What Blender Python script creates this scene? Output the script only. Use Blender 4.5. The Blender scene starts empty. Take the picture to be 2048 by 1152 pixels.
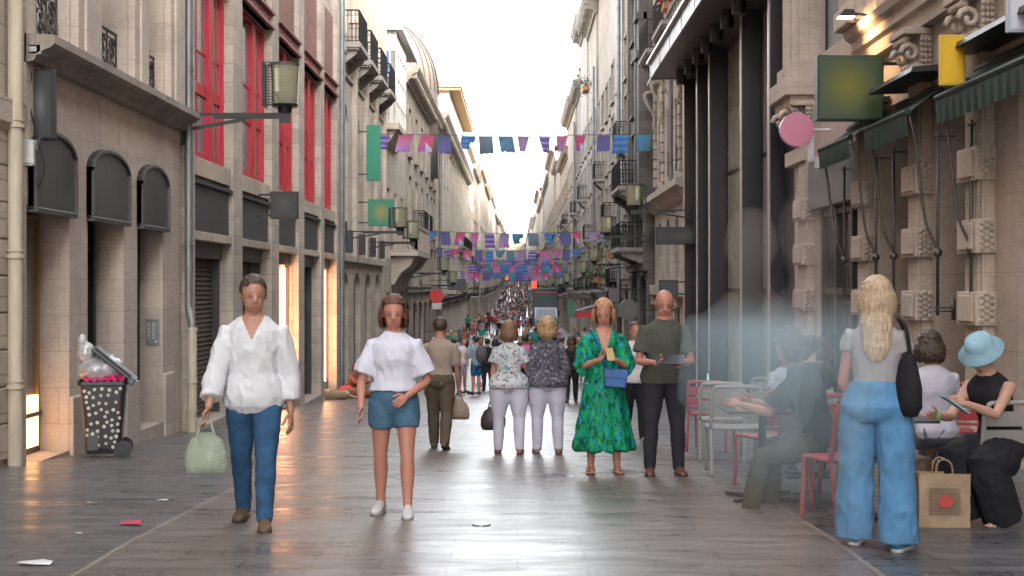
import bpy, bmesh, math, random
from mathutils import Vector, Matrix, noise
R = math.radians; PI = math.pi
C = bpy.context.scene.collection
rnd = random.Random(11)
# ---------------------------------------------------------------- street profile and camera
F = 2844.4; VX, VY = 1035.0, 570.0; ZC = 1.5       # focal length and vanishing point in photograph pixels
HP = [(-40, .9), (0, 1.5), (9, 1.63), (14, 1.83), (18, 2.07), (22, 2.27), (36, 2.95), (47, 3.5), (70, 3.9), (105, 4.2), (186, 5.0), (270, 4.7), (355, 3.7), (500, 1.5), (600, .3), (760, -1.5), (1100, -4)]
def hd(d):
    for (a, ha), (b, hb) in zip(HP, HP[1:]):
        if d <= b: return ha + (hb - ha) * (d - a) / (b - a)
    return HP[-1][1]
def g(d): return ZC - hd(d)
def at(px, py, d): return Vector(((px - VX) / F * d, d, ZC - (py - VY) / F * d))
def foot(px, py):
    d = 6.0
    while VY + hd(d) * F / d > py and d < 700: d += .05 if d < 60 else .5
    return Vector(((px - VX) / F * d, d, g(d)))
cam = bpy.data.cameras.new('Camera'); co = bpy.data.objects.new('Camera', cam); C.objects.link(co)
co.location = (0, 0, ZC); co.rotation_euler = (R(90), 0, 0)
cam.sensor_width = 36; cam.lens = 50; cam.clip_start = .1; cam.clip_end = 4000
cam.shift_x = -(VX - 1024) / 2048; cam.shift_y = (VY - 576) / 2048
bpy.context.scene.camera = co
# ---------------------------------------------------------------- light
sc = bpy.context.scene
SA, SE = 40, 21
w = bpy.data.worlds.new('World'); sc.world = w; w.use_nodes = True
nt = w.node_tree; bg = nt.nodes['Background']
sky = nt.nodes.new('ShaderNodeTexSky'); sky.sky_type = 'NISHITA'; sky.sun_disc = False
sky.sun_elevation = R(SE); sky.sun_rotation = R(180 - SA); sky.dust_density = 2.5; sky.air_density = 1.0; sky.ozone_density = 1
hs = nt.nodes.new('ShaderNodeHueSaturation'); hs.inputs['Saturation'].default_value = .22
nt.links.new(sky.outputs[0], hs.inputs['Color'])
nt.links.new(hs.outputs[0], bg.inputs[0]); bg.inputs[1].default_value = .15
sun = bpy.data.lights.new('Sun', 'SUN'); sun.energy = .5; sun.angle = R(10); sun.color = (1, .8, .56)
so = bpy.data.objects.new('Sun', sun); C.objects.link(so)
sd = Vector((math.sin(R(SA)) * math.cos(R(SE)), -math.cos(R(SA)) * math.cos(R(SE)), math.sin(R(SE))))
so.rotation_euler = sd.to_track_quat('Z', 'Y').to_euler(); so.location = (20, -20, 40)
sc.view_settings.view_transform = 'Standard'; sc.view_settings.look = 'None'
sc.view_settings.exposure = 3.42; sc.view_settings.gamma = 1
sc.render.engine = 'CYCLES'; sc.cycles.max_bounces = 6; sc.cycles.diffuse_bounces = 4; sc.cycles.transparent_max_bounces = 24; sc.cycles.volume_bounces = 1
# ---------------------------------------------------------------- tagging helpers
def tag(o, label=None, cat=None, group=None, kind=None):
    if label: o['label'] = label
    if cat: o['category'] = cat
    if group: o['group'] = group
    if kind: o['kind'] = kind
    return o
def empty(name, loc=(0, 0, 0), rz=0, parent=None):
    o = bpy.data.objects.new(name, None); C.objects.link(o); o.location = loc; o.rotation_euler = (0, 0, rz)
    o.empty_display_size = .1; o.parent = parent
    return o
KIDS = {}
def link(o, parent=None):
    C.objects.link(o)
    if parent is not None:
        o.parent = parent; KIDS.setdefault(parent.name, []).append(o)
    return o
def copy_tree(o, parent=None, top=True):
    c = o.copy(); link(c, parent)
    for ch in list(KIDS.get(o.name, [])): copy_tree(ch, c, False)
    return c
def wloc(o):
    v = Vector((0, 0, 0))
    while o is not None: v += Vector(o.location); o = o.parent
    return v
# ---------------------------------------------------------------- mesh builder
class MB:
    def __init__(s): s.v = []; s.f = []; s.m = []; s.mi = 0
    def add(s, vs, fs):
        n = len(s.v); s.v += [tuple(v) for v in vs]
        for f in fs: s.f.append(tuple(i + n for i in f)); s.m.append(s.mi)
    def quad(s, a, b, c, d): s.add([a, b, c, d], [(0, 1, 2, 3)])
    def box(s, x0, x1, y0, y1, z0, z1, M=None):
        vs = [Vector((x, y, z)) for z in (z0, z1) for y in (y0, y1) for x in (x0, x1)]
        if M is not None: vs = [M @ v for v in vs]
        s.add(vs, [(0, 2, 3, 1), (4, 5, 7, 6), (0, 1, 5, 4), (2, 6, 7, 3), (0, 4, 6, 2), (1, 3, 7, 5)])
    def loft(s, rings, n=14, cap=True, M=None):
        # ring: centre, half axis a (vector), half axis b (vector)
        vs = []
        for c, a, b in rings:
            for i in range(n):
                t = 2 * PI * i / n
                p = Vector(c) + Vector(a) * math.cos(t) + Vector(b) * math.sin(t)
                vs.append(M @ p if M is not None else p)
        fs = [(r * n + i, r * n + (i + 1) % n, (r + 1) * n + (i + 1) % n, (r + 1) * n + i) for r in range(len(rings) - 1) for i in range(n)]
        if cap:
            fs.append(tuple(range(n - 1, -1, -1))); k = (len(rings) - 1) * n
            fs.append(tuple(range(k, k + n)))
        s.add(vs, fs)
    def tube(s, pts, rad, n=8, cap=True, flat=1.0):
        pts = [Vector(p) for p in pts]
        if not hasattr(rad, '__len__'): rad = [rad] * len(pts)
        rings = []; ax = None
        for i, p in enumerate(pts):
            t = (pts[min(i + 1, len(pts) - 1)] - pts[max(i - 1, 0)]).normalized()
            if ax is None:
                ax = t.cross(Vector((0, 0, 1)) if abs(t.z) < .9 else Vector((0, 1, 0))).normalized()
            else:
                ax = (ax - t * ax.dot(t)).normalized()
            by = t.cross(ax).normalized()
            rings.append((p, ax * rad[i], by * rad[i] * flat))
        s.loft(rings, n, cap)
    def cyl(s, p0, p1, r0, r1=None, n=16): s.tube([p0, p1], [r0, r0 if r1 is None else r1], n)
    def ball(s, c, rx, ry=None, rz=None, n=14, m=9, M=None):
        ry = rx if ry is None else ry; rz = rx if rz is None else rz; c = Vector(c)
        rings = []
        for j in range(m):
            t = PI * (j + .02 if j == 0 else (j - .02 if j == m - 1 else j)) / (m - 1)
            rings.append((c + Vector((0, 0, -math.cos(t) * rz)), Vector((math.sin(t) * rx, 0, 0)), Vector((0, math.sin(t) * ry, 0))))
        s.loft(rings, n, True, M)
    def lathe(s, c, prof, n=24):
        c = Vector(c)
        s.loft([(c + Vector((0, 0, z)), Vector((r, 0, 0)), Vector((0, r, 0))) for r, z in prof], n)
    def prism(s, poly, off):
        off = Vector(off); n = len(poly); vs = [Vector(p) for p in poly] + [Vector(p) + off for p in poly]
        s.add(vs, [tuple(range(n - 1, -1, -1)), tuple(range(n, 2 * n))] + [(i, (i + 1) % n, n + (i + 1) % n, n + i) for i in range(n)])
    def mesh(s, name, mats, loc=Vector((0, 0, 0)), smooth=False):
        me = bpy.data.meshes.new(name)
        me.from_pydata([(x - loc.x, y - loc.y, z - loc.z) for x, y, z in s.v], [], s.f)
        for m in (mats if isinstance(mats, (list, tuple)) else [mats]): me.materials.append(m)
        me.polygons.foreach_set('material_index', s.m)
        bm = bmesh.new(); bm.from_mesh(me); bmesh.ops.recalc_face_normals(bm, faces=bm.faces); bm.to_mesh(me); bm.free()
        if smooth: me.shade_smooth(); 
        me.update()
        return me
    def build(s, name, mats, parent=None, smooth=False, bevel=0, auto=None, loc=None):
        L = wloc(parent) if parent is not None else (Vector(loc) if loc is not None else Vector((0, 0, 0)))
        me = s.mesh(name, mats, L, smooth or auto)
        if auto: me.set_sharp_from_angle(angle=R(auto))
        o = bpy.data.objects.new(name, me); link(o, parent)
        if parent is None and loc is not None: o.location = loc
        if bevel:
            b = o.modifiers.new('bevel', 'BEVEL'); b.width = bevel; b.segments = 2; b.limit_method = 'ANGLE'; b.angle_limit = R(50)
        return o
def spline(pts, k=5):
    pts = [Vector(p) for p in pts]; out = []
    P = [pts[0]] + pts + [pts[-1]]
    for i in range(1, len(P) - 2):
        for j in range(k):
            t = j / k; a, b, c, d = P[i - 1], P[i], P[i + 1], P[i + 2]
            out.append(.5 * ((2 * b) + (c - a) * t + (2 * a - 5 * b + 4 * c - d) * t * t + (3 * b - a - 3 * c + d) * t ** 3))
    out.append(pts[-1]); return out
# ---------------------------------------------------------------- materials
MATS = {}
def nodes(name):
    m = bpy.data.materials.new(name); m.use_nodes = True
    return m, m.node_tree, m.node_tree.nodes['Principled BSDF']
def N(t, typ, **kw):
    n = t.nodes.new(typ)
    for k, v in kw.items():
        if k in n.inputs: n.inputs[k].default_value = v
        else: setattr(n, k, v)
    return n
def mixc(t, fac, a, b, mode='MIX'):
    n = t.nodes.new('ShaderNodeMix'); n.data_type = 'RGBA'; n.blend_type = mode
    for i, x in ((0, fac), (6, a), (7, b)):
        if hasattr(x, 'is_linked') or hasattr(x, 'links'): t.links.new(x, n.inputs[i])
        elif i == 0: n.inputs[0].default_value = x
        else: n.inputs[i].default_value = (*x, 1)
    return n.outputs[2]
def ramp(t, src, a, b, va=0, vb=1):
    n = t.nodes.new('ShaderNodeMapRange'); n.inputs[1].default_value = a; n.inputs[2].default_value = b
    n.inputs[3].default_value = va; n.inputs[4].default_value = vb; t.links.new(src, n.inputs[0]); return n.outputs[0]
def vec(t, sx, sy, sz, src=None):
    if src is None: src = N(t, 'ShaderNodeNewGeometry').outputs['Position']
    m = N(t, 'ShaderNodeMapping'); m.inputs['Scale'].default_value = (sx, sy, sz); t.links.new(src, m.inputs[0]); return m.outputs[0]
def tex(t, v, scale, detail=4, rough=.55):
    n = N(t, 'ShaderNodeTexNoise'); n.inputs['Scale'].default_value = scale; n.inputs['Detail'].default_value = detail; n.inputs['Roughness'].default_value = rough
    t.links.new(v, n.inputs['Vector']); return n.outputs[0]
def bump(t, src, strength, dist, prev=None):
    n = N(t, 'ShaderNodeBump'); n.inputs['Strength'].default_value = strength; n.inputs['Distance'].default_value = dist
    t.links.new(src, n.inputs['Height'])
    if prev: t.links.new(prev, n.inputs['Normal'])
    return n.outputs[0]
def uvw(t):
    p = N(t, 'ShaderNodeNewGeometry').outputs['Position']; s = N(t, 'ShaderNodeSeparateXYZ'); t.links.new(p, s.inputs[0])
    a = N(t, 'ShaderNodeMath', operation='ADD'); t.links.new(s.outputs[0], a.inputs[0]); t.links.new(s.outputs[1], a.inputs[1])
    c = N(t, 'ShaderNodeCombineXYZ'); t.links.new(a.outputs[0], c.inputs[0]); t.links.new(s.outputs[2], c.inputs[1]); return c.outputs[0]
def stone(name, col, bw=.75, bh=.34, joint=.006, stain=.5, vary=.25, seed=0):
    if name in MATS: return MATS[name]
    m, t, b = nodes(name)
    col = Vector((min(.75, col[0] * 1.12), min(.7, col[1] * 1.14), min(.65, col[2] * 1.2))); v = uvw(t)
    off = N(t, 'ShaderNodeMapping'); off.inputs['Location'].default_value = (seed * .37, seed * .11, 0); t.links.new(v, off.inputs[0]); v = off.outputs[0]
    br = N(t, 'ShaderNodeTexBrick'); br.inputs['Scale'].default_value = 1; br.inputs['Brick Width'].default_value = bw; br.inputs['Row Height'].default_value = bh
    br.inputs['Mortar Size'].default_value = joint; br.inputs['Mortar Smooth'].default_value = .4
    br.inputs['Color1'].default_value = (*(col * (1 - vary)), 1); br.inputs['Color2'].default_value = (*(col * (1 + vary * .6)), 1); br.inputs['Mortar'].default_value = (*(col * .42), 1)
    t.links.new(v, br.inputs['Vector'])
    n1 = tex(t, vec(t, 1, 1, 1), .55, 6, .65); n2 = tex(t, vec(t, 2.6, 2.6, .22), 1.6, 6, .6); n3 = tex(t, vec(t, 1, 1, 2.2), 22, 6, .7)
    c = mixc(t, ramp(t, n1, .38, .7, 0, stain), br.outputs[0], tuple(col * .52))
    c = mixc(t, ramp(t, n2, .5, .78, 0, stain * .9), c, tuple(Vector((col.x * .42, col.y * .43, col.z * .46))))
    c = mixc(t, ramp(t, n1, .32, .5, .35, 0), c, tuple(Vector((min(col.x * 1.35, .8), min(col.y * 1.28, .75), col.z * 1.15))))
    c = mixc(t, ramp(t, n3, .35, .62, .42, 0), c, tuple(col * .5))
    n5 = tex(t, vec(t, .9, .9, 2.4), 3.2, 7, .7); c = mixc(t, ramp(t, n5, .52, .62, 0, .45 * stain), c, tuple(col * .38)); c = mixc(t, ramp(t, n5, .30, .42, .35, 0), c, tuple(Vector((min(col.x * 1.25, .8), min(col.y * 1.25, .78), col.z * 1.25))))
    t.links.new(c, b.inputs['Base Color']); b.inputs['Roughness'].default_value = .88
    bn = bump(t, br.outputs['Fac'], -.5, .012); bn = bump(t, n3, .35, .012, bn); t.links.new(bn, b.inputs['Normal'])
    MATS[name] = m; return m
def paint(name, col, rough=.5, metal=0, vary=.12, scale=3, spec=.5, dirt=.0, bumpy=0):
    if name in MATS: return MATS[name]
    m, t, b = nodes(name); col = Vector(col)
    v = N(t, 'ShaderNodeTexCoord').outputs['Object']
    n = tex(t, v, scale, 5, .6)
    c = mixc(t, ramp(t, n, .3, .7), tuple(col * (1 - vary)), tuple(col * (1 + vary)))
    if dirt:
        n2 = tex(t, vec(t, 4, 4, .5, v), 2, 6, .6); c = mixc(t, ramp(t, n2, .45, .75, 0, dirt), c, (.09, .08, .065))
    t.links.new(c, b.inputs['Base Color']); b.inputs['Metallic'].default_value = metal
    t.links.new(ramp(t, n, .2, .8, max(0, rough - .08), min(1, rough + .08)), b.inputs['Roughness'])
    b.inputs['Specular IOR Level'].default_value = spec
    if bumpy:
        n3 = tex(t, v, scale * 8, 4, .6); t.links.new(bump(t, n3, bumpy, .01), b.inputs['Normal'])
    MATS[name] = m; return m
def glow(name, col, s):
    if name in MATS: return MATS[name]
    m, t, b = nodes(name)
    b.inputs['Base Color'].default_value = (*col, 1); b.inputs['Emission Color'].default_value = (*col, 1); b.inputs['Emission Strength'].default_value = s
    MATS[name] = m; return m
def glassy(name, col, rough=.06, vary=.5):
    if name in MATS: return MATS[name]
    m, t, b = nodes(name); col = Vector(col)
    n = tex(t, vec(t, .7, .7, .7), .9, 2)
    t.links.new(mixc(t, n, tuple(col * (1 - vary)), tuple(col * (1 + vary))), b.inputs['Base Color'])
    b.inputs['Roughness'].default_value = rough; b.inputs['Specular IOR Level'].default_value = .7
    n2 = tex(t, vec(t, 1, 1, 1), 1.3, 1); t.links.new(bump(t, n2, .12, .05), b.inputs['Normal'])
    MATS[name] = m; return m
S_L1 = stone('stone_warm', (.47, .385, .31), 1.1, .42, .004, .42, .1, 1)
S_L0 = stone('stone_rust', (.45, .37, .295), .9, .4, .012, .5, .12, 2)
S_L2 = stone('stone_grey', (.43, .36, .285), .62, .34, .007, .45, .2, 3)
S_L3 = stone('stone_cream', (.44, .37, .29), .8, .33, .005, .4, .15, 4)
S_L4 = stone('stone_pale', (.45, .38, .30), .7, .3, .005, .5, .2, 5)
S_L5 = stone('stone_white', (.42, .365, .29), .9, .35, .003, .3, .12, 6)
S_R0 = stone('stone_carved', (.48, .39, .31), 1.4, .8, .004, .4, .08, 7)
S_R2 = stone('stone_tan', (.43, .355, .275), .7, .31, .01, .5, .2, 8)
S_R3 = stone('stone_soot', (.13, .115, .1), .8, .34, .008, .55, .3, 9)
S_MIX = [stone('stone_mix_%s' % 'abcde'[i], tuple(x * .86 for x in c), .7, .32, .006, st, .18, 10 + i) for i, (c, st) in enumerate([((.42, .35, .27), .6), ((.34, .285, .225), .8), ((.47, .39, .3), .45), ((.38, .30, .22), .6), ((.44, .38, .31), .7)])]
BRICK = stone('red_brick', (.27, .135, .105), .22, .07, .008, .3, .35, 20)
SLAB = stone('slab_edge', (.30, .27, .23), 2, 2, .002, .6, .05, 21)
IRON = paint('black_iron', (.022, .023, .025), .45, .3)
DARK = paint('charcoal_panel', (.05, .05, .052), .38, 0, .25, 1.2, .5, .15)
BLACKP = paint('black_paint', (.015, .015, .018), .4)
ZINC = paint('zinc_pipe', (.21, .225, .23), .45, .5, .2, 2, .5, .35)
CREAMP = paint('cream_pipe', (.46, .40, .30), .55, 0, .1, 2, .4, .4)
RED = paint('red_frame', (.46, .008, .026), .35, 0, .12, 1.5)
REDL = paint('red_lintel', (.24, .085, .07), .6, 0, .2, 2)
GLASS = glassy('window_glass', (.035, .04, .045))
GLASSL = glassy('pale_glass', (.20, .19, .17), .12, .3)
CURT = glassy('curtain_glass', (.22, .21, .195), .2, .5)
WOODW = paint('white_wood', (.55, .53, .48), .5, 0, .1, 2, .4, .25)
WOODB = paint('grey_shutter', (.36, .37, .36), .6, 0, .15, 2, .3, .3)
TILE = stone('roof_tile', (.36, .20, .13), .3, .3, .03, .6, .3, 30)
SLATE = stone('slate_roof', (.12, .125, .135), .3, .2, .02, .4, .3, 31)
ZROOF = paint('zinc_roof', (.34, .36, .37), .45, .3, .15, 1, .5, .3)
LEAF = paint('leaf_green', (.045, .10, .025), .6, 0, .6, 9)
PINKF = paint('flower_pink', (.6, .03, .10), .6, 0, .3, 20)
TERRA = paint('terracotta', (.40, .17, .08), .8)
# ---------------------------------------------------------------- facades
class Fac:
    def __init__(s, side, X): s.s = side; s.X = X
    def P(s, u, v, w=0): return Vector((s.s * (s.X - w), u, v))
def fbox(mb, f, u0, u1, v0, v1, w0, w1):
    xs = sorted((f.s * (f.X - w0), f.s * (f.X - w1))); mb.box(xs[0], xs[1], u0, u1, v0, v1)
def profile(mb, f, prof, u0, u1):
    mb.prism([f.P(u0, v, w_) for w_, v in prof], (0, u1 - u0, 0))
def archpts(u0, u1, v, rise, n=10):
    # circular segment or half ellipse between springing points
    return [(u0 + (u1 - u0) * (.5 - .5 * math.cos(PI * i / n)), v + rise * math.sin(PI * i / n)) for i in range(n + 1)]
def wall(mb, f, u0, u1, v0, v1, holes, depth=.3, mass=9, rot=None):
    """holes: (u0,u1,v0,v1[,rise[,depth]]); arch rises below v1"""
    us = sorted({u0, u1} | {h_[0] for h_ in holes} | {h_[1] for h_ in holes}); vs = sorted({v0, v1} | {h_[2] for h_ in holes} | {h_[3] for h_ in holes})
    us = [u for u in us if u0 <= u <= u1]; vs = [v for v in vs if v0 <= v <= v1]
    for a, b in zip(us, us[1:]):
        run = None
        for c, d in zip(vs, vs[1:]):
            inh = any(h_[0] < (a + b) / 2 < h_[1] and h_[2] < (c + d) / 2 < h_[3] for h_ in holes)
            if inh:
                if run is not None: mb.quad(f.P(a, run), f.P(b, run), f.P(b, c), f.P(a, c)); run = None
            elif run is None: run = c
        if run is not None: mb.quad(f.P(a, run), f.P(b, run), f.P(b, vs[-1]), f.P(a, vs[-1]))
    for h_ in holes:
        a, b, c, d = h_[:4]; rise = h_[4] if len(h_) > 4 else 0; dp = -(h_[5] if len(h_) > 5 else depth)
        mb.quad(f.P(a, c), f.P(a, d - rise), f.P(a, d - rise, dp), f.P(a, c, dp)); mb.quad(f.P(b, c), f.P(b, d - rise), f.P(b, d - rise, dp), f.P(b, c, dp))
        mb.quad(f.P(a, c), f.P(b, c), f.P(b, c, dp), f.P(a, c, dp))
        if not rise: mb.quad(f.P(a, d), f.P(b, d), f.P(b, d, dp), f.P(a, d, dp))
        else:
            ap = archpts(a, b, d - rise, rise)
            for p, q in zip(ap, ap[1:]):
                mb.quad(f.P(p[0], p[1]), f.P(q[0], q[1]), f.P(q[0], d), f.P(p[0], d))
                mb.quad(f.P(p[0], p[1]), f.P(q[0], q[1]), f.P(q[0], q[1], dp), f.P(p[0], p[1], dp))
    # flanks, back, top, and a rear skin behind the openings
    for u in (u0, u1): mb.quad(f.P(u, v0), f.P(u, v1), f.P(u, v1, -mass), f.P(u, v0, -mass))
    mb.quad(f.P(u0, v0, -mass), f.P(u1, v0, -mass), f.P(u1, v1, -mass), f.P(u0, v1, -mass))
    mb.quad(f.P(u0, v1), f.P(u1, v1), f.P(u1, v1, -mass), f.P(u0, v1, -mass))
WC = {}
def winproto(wd, ht, kind, rise=0, fm=None, gm=None):
    """local: outward +X, width along Y (centred), base z=0"""
    key = (round(wd, 2), round(ht, 2), kind, rise, fm.name if fm else '', gm.name if gm else '')
    if key in WC: return WC[key]
    a = MB(); t_ = .055; hw = wd / 2
    a.box(-.03, .03, -hw, -hw + t_, 0, ht - rise * .9); a.box(-.03, .03, hw - t_, hw, 0, ht - rise * .9)
    a.box(-.03, .03, -hw + t_, hw - t_, 0, t_)
    if not rise: a.box(-.03, .03, -hw + t_, hw - t_, ht - t_, ht)
    else:
        ap = archpts(-hw, hw, ht - rise, rise)
        for p, q in zip(ap, ap[1:]): a.prism([(0, p[0], p[1]), (0, q[0], q[1]), (0, q[0] * .9, q[1] - t_), (0, p[0] * .9, p[1] - t_)], (.03, 0, 0))
    if kind in ('french', 'shut'):
        a.box(-.02, .034, -.03, .03, t_, ht - t_)
        for k in (.3, .72): a.box(-.015, .02, -hw + t_, -.03, ht * k, ht * k + .035); a.box(-.015, .02, .03, hw - t_, ht * k, ht * k + .035)
    elif kind == 'sash':
        a.box(-.02, .034, -.02, .02, t_, ht - t_); a.box(-.02, .03, -hw + t_, hw - t_, ht * .6, ht * .6 + .05)
    elif kind == 'shop':
        a.box(-.02, .034, -hw + t_, hw - t_, ht * .78, ht * .78 + .06)
    fmat = fm or WOODW; gmat = gm or GLASS
    me = a.mesh('window', fmat)
    b = MB(); ap = [(-hw + .02, .02), (hw - .02, .02)] + ([(hw - .02, ht - .02), (-hw + .02, ht - .02)] if not rise else [(p[0] * .97, p[1] - .01) for p in archpts(-hw, hw, ht - rise, rise)][::-1])
    b.prism([(-.012, p[0], p[1]) for p in ap], (.012, 0, 0)); pe = b.mesh('pane', gmat)
    ke = None
    if kind == 'shut':
        ke = []
        for sgn in (-1, 1):
            k_ = MB(); y0 = sgn * (hw + .02); y1 = sgn * (hw + .02 + wd * .42); ys = sorted((y0, y1))
            k_.box(.10, .135, ys[0], ys[1], 0, ht)
            for j in range(int(ht / .12)): k_.box(.13, .15, ys[0] + .04, ys[1] - .04, .06 + j * .12, .10 + j * .12)
            ke.append(k_.mesh('shutter', WOODB))
    WC[key] = (me, pe, ke); return WC[key]
def place_window(root, f, u0, u1, v0, v1, depth, kind, rise=0, fm=None, gm=None, name='window'):
    me, pe, ke = winproto(u1 - u0, v1 - v0, kind, rise, fm, gm)
    L = wloc(root); o = bpy.data.objects.new(name, me); o.location = f.P((u0 + u1) / 2, v0, -depth + .04) - L
    o.rotation_euler = (0, 0, 0 if f.s < 0 else PI); link(o, root)
    p = bpy.data.objects.new('pane', pe); link(p, o)
    for k_ in (ke or []): link(bpy.data.objects.new('shutter', k_), o)
    return o
BC = {}
def balproto(wd, dp=.55, ornate=0):
    key = (round(wd, 1), dp, ornate)
    if key in BC: return BC[key]
    a = MB(); hw = wd / 2; a.box(0, dp, -hw, hw, -.14, 0); a.box(0, dp - .05, -hw + .05, hw - .05, -.2, -.14)
    for y in (-hw + .25, hw - .25): a.prism([(0, y - .08, -.2), (dp - .1, y - .08, -.2), (dp - .15, y - .08, -.32), (.1, y - .08, -.6), (0, y - .08, -.7)], (0, .16, 0))
    s_ = a.mesh('balcony', SLAB)
    b = MB(); H_ = .95
    def run(p, q):
        p = Vector(p); q = Vector(q); L = (q - p).length; n = max(2, int(L / .11))
        dr = (q - p) / L
        for z, r in ((.05, .014), (.16, .01), (.80, .01), (H_, .022)): b.tube([p + Vector((0, 0, z)), q + Vector((0, 0, z))], r, 4)
        for i in range(n + 1):
            c = p + (q - p) * i / n; b.tube([c + Vector((0, 0, .05)), c + Vector((0, 0, H_))], .009 if i % 6 else .018, 4)
            if ornate and i < n:
                m_ = c + dr * (L / n / 2)
                for zz in (.28, .48, .68): b.tube([m_ + dr * .05 * math.cos(t) + Vector((0, 0, zz + .08 * math.sin(t))) for t in [j * PI / 3 for j in range(7)]], .009, 3)
        if not ornate:
            for i in range(0, n, 2):
                m_ = p + (q - p) * (i + .5) / n; b.tube([m_ + dr * .05 * math.cos(t) + Vector((0, 0, .88 + .05 * math.sin(t))) for t in [j * PI / 3 for j in range(7)]], .007, 3)
    e = dp - .05; run((0, -hw + .04, 0), (e, -hw + .04, 0)); run((e, -hw + .04, 0), (e, hw - .04, 0)); run((e, hw - .04, 0), (0, hw - .04, 0))
    r_ = b.mesh('railing', IRON); BC[key] = (s_, r_); return BC[key]
def balcony(root, f, u0, u1, v, dp=.55, ornate=0):
    s_, r_ = balproto(u1 - u0, dp, ornate); o = bpy.data.objects.new('balcony', s_)
    o.location = f.P((u0 + u1) / 2, v, 0) - wloc(root); o.rotation_euler = (0, 0, 0 if f.s < 0 else PI); link(o, root)
    link(bpy.data.objects.new('railing', r_), o); return o
CORN = [(-.05, 0), (.08, 0), (.1, .1), (.2, .16), (.24, .3), (.42, .36), (.5, .5), (.5, .6), (-.05, .66)]
def cornice(root, f, u0, u1, v, mat, sc_=1, dent=True, name='cornice'):
    a = MB(); profile(a, f, [(p[0] * sc_, v + p[1] * sc_) for p in CORN], u0, u1)
    if dent:
        u = u0 + .1
        while u < u1 - .15: fbox(a, f, u, u + .16 * sc_, v + .17 * sc_, v + .345 * sc_, .18 * sc_, .40 * sc_); u += .34 * sc_
    return a.build(name, mat, root)
def surround(a, f, u0, u1, v0, v1, kind=0, t_=.13):
    fbox(a, f, u0 - t_, u0, v0, v1, .0, .06); fbox(a, f, u1, u1 + t_, v0, v1, .0, .06); fbox(a, f, u0 - t_, u1 + t_, v1, v1 + t_ * 1.2, .0, .08)
    fbox(a, f, u0 - t_ - .05, u1 + t_ + .05, v0 - .12, v0, 0, .14)
    if kind == 1: fbox(a, f, u0 - .25, u1 + .25, v1 + .28, v1 + .36, 0, .24); fbox(a, f, u0 - .16, u1 + .16, v1 + t_ * 1.2, v1 + .28, 0, .1)
    if kind == 2:
        fbox(a, f, u0 - .25, u1 + .25, v1 + .26, v1 + .32, 0, .22); c = (u0 + u1) / 2
        a.prism([f.P(u0 - .25, v1 + .32), f.P(u1 + .25, v1 + .32), f.P(c, v1 + .62)], f.P(0, 0, .2) - f.P(0, 0, 0))
def drainpipe(f, u, v0, v1, w_=.12, r=.055, mat=None, label='', name='drainpipe', parts=True):
    root = empty(name, f.P(u, v0, w_)); tag(root, label, 'drainpipe')
    a = MB(); a.cyl(f.P(u, v0, w_), f.P(u, v1, w_), r, r, 14); a.build('pipe', mat or ZINC, root, auto=40)
    b = MB(); v = v0 + .8
    while v < v1:
        b.cyl(f.P(u, v, w_), f.P(u, v + .035, w_), r * 1.28, None, 14); b.cyl(f.P(u, v + .07, w_), f.P(u, v + .09, w_), r * 1.2, None, 14); fbox(b, f, u - .012, u + .012, v, v + .03, 0.004, w_); v += 1.35
    b.build('pipe_clamps', mat or ZINC, root, auto=40); return root
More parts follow.
